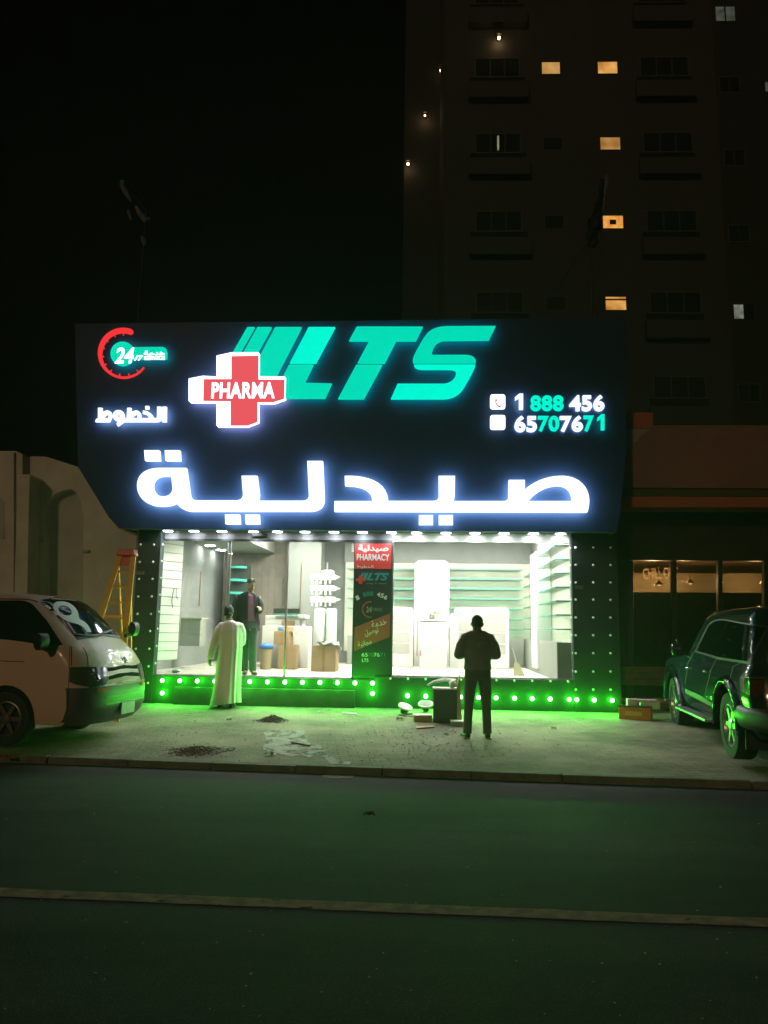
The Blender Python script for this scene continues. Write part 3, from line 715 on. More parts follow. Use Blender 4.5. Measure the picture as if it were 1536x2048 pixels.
# ------------------------------------------------------------------ inside the shop
M['carton'] = mat('carton_board', (0.40, 0.27, 0.15), 0.85, noise=0.15, scale=4)
M['film'] = mat('white_plastic_film', (0.72, 0.73, 0.72), 0.35, noise=0.06, scale=5)
M['panel'] = glow('fill_panel_glow', (1.0, 0.95, 0.83), 150.0)
M['spotw'] = glow('ceiling_spot_glow', (1.0, 0.98, 0.92), 60.0)
M['shelfglass'] = glass('clear_shelf_glass', (0.90, 0.97, 0.94), 0.03)
def edged(o, d):
    o.data.materials.clear(); o.data.materials.append(M['shelfglass']); o.data.materials.append(M['greenglass'])
    for p in o.data.polygons: p.material_index = 1 if p.normal.dot(d) > 0.9 or p.normal.dot(-FN) > 0.9 else 0
def IB(bm, x0, y0, x1, y1, n, dn, vmin=None):
    """box whose front face on plane n covers the picture rectangle"""
    ym, xm = (y0 + y1) / 2, (x0 + x1) / 2
    u0, u1 = fU(x0, ym, n), fU(x1, ym, n); v1, v0 = fV(y0, xm, n), fV(y1, xm, n)
    if vmin is not None: v0 = vmin
    fbox(bm, u0, u1, n, n + dn, v0, v1)
def ib(name, parent, mt, x0, y0, x1, y1, n, dn, vmin=None, bevel=0.0):
    bm = B(); IB(bm, x0, y0, x1, y1, n, dn, vmin); return obj(name, bm, mt, parent, bevel=bevel)
def ith(name, label, cat, x, n, group=None, v=None):
    return thing(name, label, cat, FW(fU(x, 1300, n), n, V_FL if v is None else v), -ANG, group)
u_s = fU(1112, 1200, 0.15); u_w = UWR
n1 = solve_n(1077, 1200, u_s); n2 = solve_n(1066, 1200, u_s); n3 = solve_n(1046, 1180, u_s)
NBS = min(n3, NB - 0.3)
# right-hand wall shelving
t = ith('wall_shelving', 'white wall shelving with green glass shelves along the right side of the shop', 'shelving', 1125, 0.2)
bm = B(); fbox(bm, u_w - 0.03, u_w - 0.003, 0.16, NB - 0.02, V_FL + 0.45, fV(1085, 1125, 0.15)); obj('back_panel', bm, M['cream'], t)
for y in (1091.5, 1119, 1146.4, 1174.3, 1202, 1230, 1258.5):
    v = fV(y, 1125, 0.15); bm = B(); fbox(bm, u_s, u_w - 0.032, 0.15, n1 - 0.03, v - 0.012, v + 0.012); edged(obj('shelf', bm, M['greenglass'], t), -FU)
    if y > 1095: bm = B(); fbox(bm, u_s, u_w - 0.032, n2 + 0.03, NBS - 0.01, v - 0.012, v + 0.012); edged(obj('shelf', bm, M['greenglass'], t), -FU)
bm = B(); fbox(bm, u_s, u_w - 0.005, 0.15, NBS - 0.004, V_FL + 0.002, fV(1285, 1125, 0.15)); obj('base_cabinet', bm, M['greylam'], t)
bm = B(); fbox(bm, u_s - 0.05, u_w - 0.04, n1, n2, V_FL + 0.10, fV(1103, 1072, n1)); obj('pilaster', bm, M['white'], t, bevel=0.01)
# back wall shelving
t = ith('wall_shelving', 'cream back wall shelving with thin green glass shelves facing the display window', 'shelving', 950, NBS)
bm = B(); fbox(bm, fU(690, 1200, NB), u_s + 0.3, NB - 0.03, NB - 0.002, V_FL + 0.3, fV(1126, 900, NB)); obj('back_panel', bm, M['cream'], t)
for x0, x1, ys in ((694, 829, (1137, 1157, 1177, 1197, 1217)), (899, 1046, (1138, 1158, 1178, 1198, 1218, 1239, 1259))):
    for y in ys:
        v = fV(y, (x0 + x1) / 2, NBS); bm = B(); fbox(bm, fU(x0, y, NBS), fU(x1, y, NBS), NBS, NB - 0.032, v - 0.012, v + 0.012); edged(obj('shelf', bm, M['greenglass'], t), -FN)
bm = B(); fbox(bm, fU(694, 1300, NBS), u_s - 0.01, NBS, NB - 0.01, V_FL + 0.002, fV(1276, 1030, NBS)); obj('base_cabinet', bm, M['greylam'], t)
bm = B(); IB(bm, 690, 1060, 1160, 1126, NB - 0.06, 0.05); obj('grey_band', bm, M['greyw'], t)
# white display column, counter, racks
def rounded_panel(name, parent, mt, x0, y0, x1, y1, n, dn, r, top_only=True, v0=None):
    ym, xm = (y0 + y1) / 2, (x0 + x1) / 2
    a, b = fU(x0, ym, n), fU(x1, ym, n); c, d = fV(y1, xm, n), fV(y0, xm, n)
    if v0 is not None: c = v0
    pts = []
    cs = [(a + r, d - r, 90), (b - r, d - r, 0)]
    for cu, cv, a0 in ((b - r, d - r, 0), (a + r, d - r, 90)):
        for k in range(7): q = R(a0 + 15 * k); pts.append((cu + r * math.cos(q), cv + r * math.sin(q)))
    if top_only: pts += [(a, c), (b, c)]
    else:
        for cu, cv, a0 in ((a + r, c + r, 180), (b - r, c + r, 270)):
            for k in range(7): q = R(a0 + 15 * k); pts.append((cu + r * math.cos(q), cv + r * math.sin(q)))
    bm = B(); prism(bm, [FW(u, n, v) for u, v in pts], FN * dn)
    return obj(name, bm, mt, parent)
t = ith('display_column', 'tall white display column with rounded top in the middle of the shop', 'display', 864, 4.9)
rounded_panel('column_body', t, M['white'], 829, 1121, 898, 1322, 4.9, 0.45, 0.14, v0=V_FL + 0.002)
for y in (1150, 1174, 1199): ib('shelf_line', t, M['cream'], 838, y, 890, y + 2.5, 4.885, 0.013)
t = ith('white_counter', 'plain bright white counter in front of the white display column', 'counter', 866, 3.4)
ib('counter_body', t, M['white'], 839, 1243, 893, 1330, 3.4, 0.5, V_FL + 0.002, bevel=0.01)
ib('counter_top', t, M['white'], 836, 1239, 896, 1242.6, 3.38, 0.54, bevel=0.006)
ib('dark_gap', t, M['greylam'], 833, 1241, 836, 1312, 3.45, 0.02); ib('pen', t, mat('red_pen', (0.5, 0.1, 0.1), 0.5), 839.6, 1301, 842, 1312, 3.385, 0.012)
fl = ith('dried_flowers', 'small bunch of pale dried flowers on the white counter', 'flowers', 864, 3.6, v=fV(1239, 866, 3.38))
ub = fU(864, 1239, 3.6); vb_ = fV(1239, 866, 3.38) + 0.003
bm = B(); lathe(bm, [(0.05, 0), (0.07, 0.04), (0.06, 0.09), (0.065, 0.10)], 14, Matrix.Translation(FW(ub, 3.6, vb_))); obj('pot', bm, mat('grey_pot', (0.25, 0.26, 0.24), 0.5), fl)
bm = B(); bs = B()
for k in range(26):
    p = FW(ub, 3.6, vb_ + 0.08); q = p + FU * random.uniform(-0.17, 0.19) + FN * random.uniform(-0.08, 0.08) + FZ * random.uniform(0.03, 0.14)
    tube(bs, [p, (p + q) / 2 + FZ * 0.02, q], 0.004, 5); ball(bm, q, random.uniform(0.013, 0.026), 6, 4)
obj('stems', bs, mat('grey_green_stem', (0.12, 0.15, 0.09), 0.8), fl); obj('blooms', bm, mat('cream_bloom', (0.62, 0.58, 0.38), 0.8), fl)
def rack(label, x0, x1, y0, y1, n, rowsn):
    t = ith('low_rack', label, 'rack', (x0 + x1) / 2, n)
    rounded_panel('frame', t, M['white'], x0, y0, x1, y1, n, 0.3, 0.09, v0=V_FL + 0.01)
    h = (y1 - y0 - 14) / rowsn
    for k in range(rowsn): ib('recess_panel', t, mat('grey_recess', (0.42, 0.41, 0.38), 0.6), x0 + 7, y0 + 7 + h * k, x1 - 7, y0 + 7 + h * (k + 1) - 3.0, n - 0.006, 0.004)
rack('low white rack with four grey recesses beside the poster pillar', 770, 826, 1214, 1316, 4.2, 4)
rack('low white rack with grey recesses behind the man in dark clothes', 909, 1018, 1215, 1318, 4.2, 4)
t = ith('white_stand', 'narrow white rounded stand beside the bright counter', 'stand', 909, 3.9); rounded_panel('panel', t, M['white'], 900, 1227, 917, 1300, 3.9, 0.1, 0.07, v0=V_FL + 0.002)
ib('edge', t, M['greylam'], 896.5, 1255, 899.5, 1279, 3.9, 0.02)
t = ith('dustpan', 'pale olive dustpan with upright handle on the shop floor at the right', 'dustpan', 1038, 1.6)
p0 = FW(fU(1037, 1340, 1.6), 1.6, V_FL + 0.004); bm = B()
prism(bm, [p0 - FU * 0.10 - FN * 0.02, p0 + FU * 0.12 - FN * 0.02, p0 + FU * 0.02 + FN * 0.1 + FZ * 0.24, p0 - FU * 0.07 + FN * 0.1 + FZ * 0.26], FN * 0.04)
obj('pan', bm, mat('olive_plastic', (0.28, 0.26, 0.14), 0.6), t); bm = B(); tube(bm, [p0 + FZ * 0.24 + FN * 0.08 - FU * 0.03, p0 + FZ * 0.52 + FN * 0.2 - FU * 0.09], 0.009); obj('handle', bm, M['greylam'], t)
for k, (x0, x1, y, lab) in enumerate(((785, 813, 1347, 'larger torn brown carton scrap behind the window, beside the poster pillar'), (824, 845, 1350, 'smaller torn brown carton scrap on the floor behind the display window'))):
    bm = B(); ua, ub2 = fU(x0, y, 0.16), fU(x1, y, 0.16); n = 9
    lo = [bm.verts.new(FW(ua + (ub2 - ua) * i / n, 0.10 + random.uniform(-.02, .02), V_FL + 0.004)) for i in range(n + 1)]
    hi = [bm.verts.new(FW(ua + (ub2 - ua) * i / n, 0.22 + random.uniform(-.03, .03), V_FL + 0.03 + random.uniform(0, 0.05))) for i in range(n + 1)]
    for i in range(n): bm.faces.new((lo[i], lo[i + 1], hi[i + 1], hi[i]))
    bmesh.ops.solidify(bm, geom=bm.faces[:], thickness=0.006)
    tag(obj('carton_scrap', bm, M['carton']), lab, 'carton scrap')

# left side: slat wall, left wall, wood back wall, column
t = ith('slatwall_panel', 'white slatted wall panel with a hanging cable behind the left glass', 'wall panel', 335, 0.3)
pa = fp(311, 1321, 0.16); pb = fp(354, 1319.5, 0.62)
q0 = FW(pa[0], 0.16, pa[1]); q1 = FW(pb[0], 0.62, pa[1]); dv = (q1 - q0); ln2 = Vector((-dv.y, dv.x, 0)).normalized()
if ln2.dot(FN) < 0: ln2 = -ln2
vt = Z_LOW - 0.01; nb_ = 15; hh = (vt - pa[1]) / nb_
for k in range(nb_):
    bm = B(); z0 = hh * k + 0.010; z1 = hh * (k + 1) - 0.004
    prism(bm, [q0 + FZ * z0, q1 + FZ * z0, q1 + FZ * z1, q0 + FZ * z1], ln2 * 0.02); obj('slat', bm, M['white'], t)
bm = B(); prism(bm, [q0 + ln2 * 0.022, q1 + ln2 * 0.022, q1 + ln2 * 0.022 + FZ * (vt - pa[1]), q0 + ln2 * 0.022 + FZ * (vt - pa[1])], ln2 * 0.02); obj('backing', bm, M['greylam'], t)
bm = B(); c0 = q0 + dv * 0.55 + FZ * 1.35 - ln2 * 0.01
tube(bm, [c0 + dv * 0.1, c0 + dv * 0.02 - FZ * 0.1 - ln2 * 0.02, c0 - FZ * 0.25 - ln2 * 0.01, c0 + dv * 0.05 - FZ * 0.38 - ln2 * 0.02], 0.006, 6)
tube(bm, [c0 + dv * 0.2, c0 + dv * 0.16 - FZ * 0.15 - ln2 * 0.03, c0 + dv * 0.3 - FZ * 0.2], 0.005, 6); obj('cable', bm, M['dark'], t)
M['dgreen'] = mat('green_grey_reflection', (0.055, 0.085, 0.08), 0.35, noise=0.4, scale=2)  # dark reflection in the shop glass put into the panel colour
u_l = UWL + 0.003
na, nb2, nc = solve_n(365, 1146, u_l + 0.05), solve_n(423, 1153, u_l + 0.05), solve_n(437, 1148, u_l + 0.05)
vbk = fV(1143, 365, na)
t = ith('wall_unit', 'wall unit coloured as a dark green grey reflection below a white bulkhead on the left side of the shop', 'wall unit', 400, 2.5)
bm = B(); fbox(bm, u_l, u_l + 0.06, 0.3, nb2, vbk, Z_LOW - 0.004); obj('bulkhead', bm, M['white'], t)
bm = B(); fbox(bm, u_l, u_l + 0.07, nb2 + 0.06, min(nc, NB - 0.1), vbk, Z_LOW - 0.004); obj('bulkhead', bm, M['white'], t)
bm = B(); fbox(bm, u_l, u_l + 0.03, 0.3, NB - 0.05, V_FL + 0.002, vbk - 0.004); obj('lower_panel', bm, M['dgreen'], t)
bm = B(); IB(bm, 360, 1238, 400, 1292, 1.9, 0.4); obj('low_cabinet', bm, M['greylam'], t)
bm = B(); IB(bm, 358, 1235, 404, 1237.6, 1.88, 0.44); obj('cabinet_top', bm, M['cream'], t)
t = ith('wood_partition', 'taupe wood partition with a flush door at the back of the shop', 'partition', 530, 5.4)
ib('partition_panel', t, M['wood'], 445, 1060, 573, 1330, 5.45, 0.1, V_FL + 0.002)
ib('flush_door', t, mat('taupe_door', (0.30, 0.26, 0.225), 0.55, noise=0.15, scale=3), 508, 1155, 562, 1330, 5.43, 0.018, V_FL + 0.004)
bm = B()
for x in (487, 497, 521, 535, 548, 567): IB(bm, x, 1090, x + 0.7, 1330, 5.425, 0.004, V_FL + 0.006)
obj('groove', bm, mat('groove_line', (0.16, 0.14, 0.12), 0.7), t)  # thin darker lines drawn for the panel grooves
t = ith('square_column', 'grey square column behind the reception counter', 'column', 605, 4.6)
ib('column_shaft', t, mat('grey_column', (0.20, 0.21, 0.205), 0.6, noise=0.1, scale=2), 575, 1060, 640, 1335, 4.6, 0.6, V_FL + 0.002)
t = ith('corner_shelf', 'dark corner shelf with bright turquoise glass tiers behind the jacket man', 'shelf', 472, 4.5)
bm = B(); IB(bm, 455, 1130, 492, 1330, 4.75, 0.3, V_FL + 0.002); obj('carcass', bm, mat('dark_carcass', (0.045, 0.05, 0.05), 0.5), t)
for y in (1136, 1162, 1188, 1214):
    v = fV(y, 472, 4.5); bm = B(); ua, ub2 = fU(457, y, 4.5), fU(489, y, 4.5); pts = [FW(ua, 4.74, v), FW(ua, 4.45, v)]
    for k in range(9): a = R(10 * k); pts.append(FW(ua + 0.05 + (ub2 - ua - 0.05) * math.sin(a), 4.45 + 0.26 * (1 - math.cos(a)), v))
    prism(bm, pts + [FW(ub2, 4.74, v)], FZ * 0.055); obj('tier', bm, mat('turquoise_glass', (0.07, 0.60, 0.47), 0.25), t)
# reception counter and the things round it
t = ith('reception_counter', 'stepped white reception counter at the left of the shop', 'counter', 570, 3.2)
ib('upper_counter', t, M['white'], 530, 1231, 604, 1260, 3.4, 0.5, V_FL + 0.002, bevel=0.008)
ib('counter_top', t, M['white'], 596, 1229, 609, 1237, 3.2, 0.7, bevel=0.004)
ib('front_counter', t, M['white'], 523, 1252, 617, 1338, 2.9, 0.45, V_FL + 0.002, bevel=0.01)
ib('inset_panel', t, M['carton'], 563, 1241, 590, 1251, 3.39, 0.008)
t = ith('monitor', 'black screen seen from behind on the reception counter', 'monitor', 573, 3.5, v=fV(1229, 570, 3.4))
ib('screen', t, M['dark'], 547, 1217, 600, 1227, 3.55, 0.05, bevel=0.005); ib('frame_strip', t, M['wood'], 547, 1214.8, 600, 1216.6, 3.55, 0.05); ib('foot', t, M['dark'], 568, 1226.5, 580, 1230.8, 3.56, 0.1)
t = ith('glass_sheet', 'green edged glass sheet lying on the reception counter', 'glass sheet', 575, 3.3); ib('sheet', t, M['greenglass'], 551, 1227.5, 597, 1230.5, 3.3, 0.08)
def carton(label, x0, y0, x1, y1, n, dn, floor=True, flaps=False, rot=0.0):
    v = V_FL + 0.003 if floor else None
    u0, u1 = fU(x0, y1, n), fU(x1, y1, n); v1 = fV(y0, (x0 + x1) / 2, n); v0 = v if floor else fV(y1, (x0 + x1) / 2, n)
    t = thing('carton', label, 'carton', FW((u0 + u1) / 2, n + dn / 2, v0), -ANG + rot)
    Mx = Matrix.Translation(t.location) @ Matrix.Rotation(-ANG + rot, 4, 'Z'); w = u1 - u0; h = v1 - v0
    bm = B(); box(bm, (0, 0, h / 2), (w, dn, h), Mx); obj('carton_body', bm, M['carton'], t, bevel=0.004)
    bm = B(); box(bm, (0, -dn / 2 - 0.001, h * 0.5), (0.05, 0.002, h * 0.96), Mx); obj('thin_strip', bm, mat('brown_tape', (0.33, 0.20, 0.09), 0.3), t)
    if flaps:
        bm = B()
        for s in (-1, 1):
            a = Mx @ Vector((s * w / 2, -dn / 2, h)); b = Mx @ Vector((s * w / 2, dn / 2, h)); e = (Mx.to_3x3() @ Vector((s * 0.09, 0, -0.05 if s > 0 else 0.03)))
            prism(bm, [a, b, b + e, a + e], FZ * 0.005)
        a = Mx @ Vector((-w / 2, dn / 2, h)); b = Mx @ Vector((w / 2, dn / 2, h)); e = FN * 0.04 + FZ * 0.10; prism(bm, [a, b, b + e, a + e], FN * 0.005)
        obj('flap', bm, M['carton'], t)
    return t, Mx, w, h
carton('tall brown carton on the floor, carrying the open carton at the counter', 555, 1290, 590, 1336, 2.3, 0.4)
t, Mx, w, h = carton('open brown carton with raised flaps, stacked on the tall carton', 547, 1262, 580, 1289.4, 2.34, 0.34, floor=False, flaps=True)
bm = B(); ball(bm, Mx @ Vector((-0.06, 0, h + 0.03)), (0.06, 0.05, 0.07), 10, 7); tag(obj('blue_bag', bm, mat('blue_plastic', (0.05, 0.22, 0.62), 0.4), smooth=True), 'crumpled blue plastic bag poking out of the open carton', 'bag')
t = ith('waste_bin', 'tan waste bin with a blue bag rim next to the jacket man', 'bin', 531, 2.2)
bm = B(); uc = fU(531, 1335, 2.2); hb = fV(1292, 531, 2.2) - V_FL
lathe(bm, [(0.10, 0.0), (0.11, 0.01), (0.135, hb)], 20, Matrix.Translation(FW(uc, 2.2, V_FL + 0.003))); obj('bin_body', bm, mat('tan_plastic', (0.42, 0.33, 0.18), 0.5), t, smooth='auto')
bm = B(); lathe(bm, [(0.142, hb - 0.06), (0.146, hb), (0.135, hb + 0.03), (0.06, hb + 0.05)], 20, Matrix.Translation(FW(uc, 2.2, V_FL + 0.003))); obj('bag_rim', bm, mat('blue_liner', (0.05, 0.2, 0.55), 0.4), t, smooth=True)
t, Mx, w, h = carton('large brown carton under clear plastic film, right of the counter', 622, 1291, 671, 1336, 1.7, 0.5)
bm = B(); n = 10
g = [[bm.verts.new(Mx @ Vector((-w * 0.30 + w * 0.95 * i / n, -0.28 + 0.5 * j / 6, h + 0.02 + 0.05 * math.sin(i * 1.3 + j) + random.uniform(0, 0.03) - (0.10 if i == n else 0)))) for i in range(n + 1)] for j in range(7)]
for j in range(6):
    for i in range(n): bm.faces.new((g[j][i], g[j][i + 1], g[j + 1][i + 1], g[j + 1][i]))
bmesh.ops.solidify(bm, geom=bm.faces[:], thickness=0.012)
tag(obj('plastic_sheet', bm, M['film'], smooth=True), 'crumpled white plastic sheet draped over the large carton', 'plastic sheet')
# white stand wrapped in film with forked shelf arms, and white rolls below
t = ith('wrapped_rack', 'white film wrapped rack with three forked tiers above white rolls', 'rack', 650, 2.4)
for y0, y1 in ((1148, 1166), (1171, 1188), (1193, 1211)):
    bm = B(); IB(bm, 620, y0, 668, y1 - 6, 2.6, 0.35)
    for k in range(5):
        x = 622 + 9 * k; IB(bm, x, y0 + 4, x + 4, y1 + 1 + (k % 2) * 2, 2.57, 0.03)
    u, v = fp(668, y0 + 6, 2.6); prism(bm, [FW(u, 2.6, v + 0.05), FW(u + 0.13, 2.62, v - 0.0), FW(u, 2.6, v - 0.06)], FN * 0.2)
    obj('wrapped_tier', bm, M['film'], t, bevel=0.006)
ib('top_block', t, M['film'], 643, 1140, 665, 1150, 2.6, 0.3, bevel=0.01)
ib('post', t, M['alu'], 652, 1125, 654.5, 1216, 2.95, 0.04)
t = ith('wrapped_roll', 'tall white wrapped roll standing behind the large carton', 'roll', 640, 2.3)
for x0, x1 in ((627, 651), (650, 673)):
    u = fU((x0 + x1) / 2, 1250, 2.35); r = (fU(x1, 1250, 2.35) - fU(x0, 1250, 2.35)) / 2; bm = B(); hh2 = fV(1217, 650, 2.35) - V_FL
    lathe(bm, [(r * 0.97, 0), (r, 0.05), (r * 0.98, hh2 * 0.6), (r * 0.96, hh2 - 0.03), (r * 0.8, hh2)], 20, Matrix.Translation(FW(u, 2.35 + (0.05 if x0 > 640 else 0), V_FL + 0.003))); obj('roll', bm, M['film'], t, smooth='auto')
t = ith('bag_pile', 'small pile of white and dark bags behind the jacket man', 'bags', 500, 1.4)
for (x, y, r, mt) in ((500, 1283, 0.055, 'film'), (499, 1300, 0.075, 'film'), (502, 1315, 0.07, 'dark'), (499, 1330, 0.085, 'cream'), (506, 1306, 0.05, 'dark')):
    u, v = fp(x, y, 1.3); bm = B(); ball(bm, FW(u, 1.3, max(v, V_FL + r)), (r, r, r * 1.15), 10, 7)
    for q in bm.verts: q.co += Vector((random.uniform(-1, 1), random.uniform(-1, 1), random.uniform(-1, 1))) * r * 0.14
    obj('bag', bm, M[mt], t, smooth=True)
t = ith('bottle', 'small turquoise bottle lying on the floor behind the left glass', 'bottle', 353, 0.4); p = FW(fU(352, 1337, 0.4), 0.4, V_FL + 0.033)
bm = B(); loft(bm, [p - FU * 0.06, p + FU * 0.03, p + FU * 0.045, p + FU * 0.07], [0.03, 0.03, 0.014, 0.014], 12); obj('bottle_body', bm, M['greenglass'], t, smooth='auto')

# ceiling lights
cl = None
for i, (x, y) in enumerate(((420, 1090), (442, 1099), (463, 1107), (481, 1114), (352, 1113), (392, 1113.5))):
    p = at_plane(x, y, Vector((0, 0, Z_LOW - 0.004)), FZ)
    if i == 4: p = at_plane(372, 1106.5, Vector((0, 0, Z_LOW - 0.004)), FZ)
    lab = ('%s bright recessed ceiling light of the row above the doors' % ORD[i]) if i < 4 else ('%s recessed ceiling light near the white bulkhead' % ('front', 'rear')[i - 4])
    if cl is None:
        cl = thing('ceiling_light', lab, 'ceiling light', p, 0, 'recessed ceiling lights'); bm = B(); lathe(bm, [(0.13, 0.003), (0.135, -0.008), (0.12, -0.012)], 24); obj('trim', bm, M['white'], cl, local=True)
        bm = B(); lathe(bm, [(0.115, -0.0125), (0.112, -0.018)], 24); obj('diffuser', bm, M['spotw'], cl, local=True)
    else: dup(cl, p, label=lab)
pn = None  # unseen glowing panels added above the sign line to brighten the shop
for i, (u, n) in enumerate(((-2.2, 1.3), (-0.4, 1.3), (1.6, 1.3), (3.3, 1.3), (-2.2, 3.4), (-0.4, 3.6), (1.6, 3.6), (3.0, 3.6))):
    lab = '%s added unseen ceiling fill panel of the %s row over the shop' % (('leftmost', 'second', 'third', 'rightmost')[i % 4], ('front', 'rear')[i // 4])
    if pn is None:
        pn = thing('fill_panel', lab, 'light panel', FW(u, n, 4.012), -ANG, 'unseen fill panels added over the shop'); bm = B(); box(bm, (0, 0, 0), (0.62, 0.62, 0.012)); obj('frame', bm, M['white'], pn, local=True)
        bm = B(); box(bm, (0, 0, -0.010), (0.58, 0.58, 0.006)); obj('diffuser', bm, M['panel'], pn, local=True)
    else: dup(pn, FW(u, n, 4.012), -ANG, lab)
# ------------------------------------------------------------------ apartment tower behind
TA = R(1.7); TU = Vector((math.cos(TA), -math.sin(TA), 0)); TN = Vector((math.sin(TA), math.cos(TA), 0)); TO = Vector((0, 33, 0))
def TW(u, n, v): return TO + TU * u + TN * n + FZ * v
def tp(px, py, n=0.0):
    p = at_plane(px, py, TO + TN * n, TN) - TO; return p.dot(TU), p.z
def tbox(bm, u0, u1, n0, n1, v0, v1):
    hexa(bm, [TW(u0, n0, v0), TW(u1, n0, v0), TW(u1, n1, v0), TW(u0, n1, v0), TW(u0, n0, v1), TW(u1, n0, v1), TW(u1, n1, v1), TW(u0, n1, v1)])
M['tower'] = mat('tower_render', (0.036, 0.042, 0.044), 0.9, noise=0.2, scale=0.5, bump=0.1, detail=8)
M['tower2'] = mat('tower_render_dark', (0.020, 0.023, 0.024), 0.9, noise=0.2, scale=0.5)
M['parapet'] = mat('balcony_parapet', (0.033, 0.040, 0.042), 0.85, noise=0.15, scale=1)
M['pane'] = mat('dark_window', (0.012, 0.018, 0.018), 0.15, spec=0.6)
M['wframe'] = mat('window_frame_paint', (0.05, 0.055, 0.055), 0.6)
def lit(name, c, s, sc=1.5):
    m = glow(name, c, s); t = m.node_tree; e = [n for n in t.nodes if n.type == 'EMISSION'][0]
    tc = t.nodes.new('ShaderNodeTexCoord'); nz = t.nodes.new('ShaderNodeTexNoise'); nz.inputs['Scale'].default_value = sc; nz.inputs['Detail'].default_value = 2
    cr = t.nodes.new('ShaderNodeValToRGB'); cr.color_ramp.elements[0].color = (c[0] * 0.55, c[1] * 0.42, c[2] * 0.3, 1); cr.color_ramp.elements[1].color = (*[min(1, q * 1.25) for q in c], 1)
    cr.color_ramp.elements[0].position = 0.3; cr.color_ramp.elements[1].position = 0.7
    t.links.new(tc.outputs['Object'], nz.inputs[0]); t.links.new(nz.outputs[0], cr.inputs[0]); t.links.new(cr.outputs[0], e.inputs[0]); return m
M['litw'] = lit('warm_lit_window', (0.80, 0.40, 0.10), 0.95)
M['litws'] = [M['litw'], lit('amber_lit_window', (0.85, 0.36, 0.07), 1.1, 2.3), lit('soft_lit_window', (0.72, 0.40, 0.13), 0.85, 0.9)]
M['litg'] = lit('pale_lit_window', (0.20, 0.26, 0.2), 0.28, 3)
tw = thing('apartment_tower', 'dark apartment tower rising behind the pharmacy with a few warm lit windows', 'apartment tower', TW(4, 0, 0))
uA, uB = tp(888, 400)[0], tp(1445, 400)[0]; vtop = tp(1100, -160)[1]
bm = B(); tbox(bm, uA, uB, 0, 12, -0.2, vtop); obj('main_wall', bm, M['tower'], tw)
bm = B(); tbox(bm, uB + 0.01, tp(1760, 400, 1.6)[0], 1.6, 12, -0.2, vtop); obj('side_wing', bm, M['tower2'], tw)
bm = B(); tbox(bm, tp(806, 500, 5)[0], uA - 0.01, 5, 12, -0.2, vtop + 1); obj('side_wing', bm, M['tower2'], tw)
vr = [tp(1200, y)[1] for y in (136, 290, 446, 607)]; fh = (vr[0] - vr[3]) / 3
rows_v = [vr[3] + fh * k for k in range(-2, 5)]
def twin(u0, u1, v0, v1, n, pm, panes=1, label=None, tilt=False):
    bm = B()
    for (a, b, c, d) in ((u0 - .05, u1 + .05, v1, v1 + .05), (u0 - .05, u1 + .05, v0 - .05, v0), (u0 - .05, u0, v0, v1), (u1, u1 + .05, v0, v1)): tbox(bm, a, b, n - 0.03, n - 0.003, c, d)
    w = obj('window', bm, M['wframe'], tw)
    if label: w['label'] = label
    g = (u1 - u0) / panes
    for k in range(panes):
        bm = B(); tbox(bm, u0 + g * k + (0.04 if k else 0), u0 + g * (k + 1) - (0.04 if k < panes - 1 else 0), n - 0.012, n - 0.004, v0, v1); obj('pane', bm, pm, w)
    return w
su0, su1 = tp(1090, 450)[0], tp(1127, 450)[0]; sw0, sw1 = tp(1206, 450)[0], tp(1246, 450)[0]
tri = [(tp(953, 447)[0], tp(1042, 447)[0], tp(937, 500)[0], tp(1060, 500)[0]), (tp(1295, 447)[0], tp(1392, 447)[0], tp(1283, 500)[0], tp(1405, 500)[0])]
hw = abs(tp(1200, 595)[1] - tp(1200, 621)[1]); ht = abs(tp(1000, 429)[1] - tp(1000, 467)[1])
for k, v in enumerate(rows_v):
    litA = k == 5; litB = k in (2, 3, 4, 5)
    if k >= 1:
        twin(su0, su1, v - hw / 2, v + hw / 2, 0, M['litws'][k % 3] if litA else M['pane'], label='warm lit window' if litA else None)
    if k >= 2:
        w = twin(sw0, sw1, v - hw / 2, v + hw / 2, 0, M['litws'][(k + 1) % 3] if litB else M['pane'], label='warm lit window' if litB else None)
        if k == 3: bm = B(); tbox(bm, sw0 + 0.32, sw0 + 0.62, -0.02, -0.0125, v - 0.12, v + 0.12); obj('extractor_fan', bm, M['dark'], w)
        if k == 2: bm = B(); tbox(bm, sw0 - 0.05, sw1 + 0.05, -0.10, -0.031, v + hw * 0.22, v + hw * 0.30); obj('awning_sash', bm, M['dark'], w)
    for j, (a, b, c, d) in enumerate(tri):
        if (j == 0 and k < 2) or k < 0: continue
        vc = v + 0.05
        w = twin(a, b, vc - ht / 2, vc + ht / 2, 0, M['pane'], 3)
        if k == 4 and j == 0: bm = B(); tbox(bm, (a + b) / 2 - 0.04, (a + b) / 2 + 0.05, -0.02, -0.013, vc - ht * 0.4, vc + ht * 0.4); q = obj('curtain_gap', bm, lit('curtain_gap_glow', (0.5, 0.45, 0.25), 0.5, 3), w)
        v1 = vc - ht / 2 - 0.50; bm = B(); tbox(bm, c, d, -0.34, -0.27, v1 - 0.72, v1); tbox(bm, c, c + 0.09, -0.269, -0.002, v1 - 0.72, v1); tbox(bm, d - 0.09, d, -0.269, -0.002, v1 - 0.72, v1)
        tbox(bm, c, d, -0.34, -0.002, v1 - 0.86, v1 - 0.722); obj('balcony', bm, M['parapet'], tw)
        bm = B(); tbox(bm, c + 0.1, d - 0.1, -0.02, -0.004, v1 + 0.005, vc - ht / 2 - 0.06); obj('opening_shade', bm, M['pane'], tw)  # dark sheet put where the lower window lies in shade
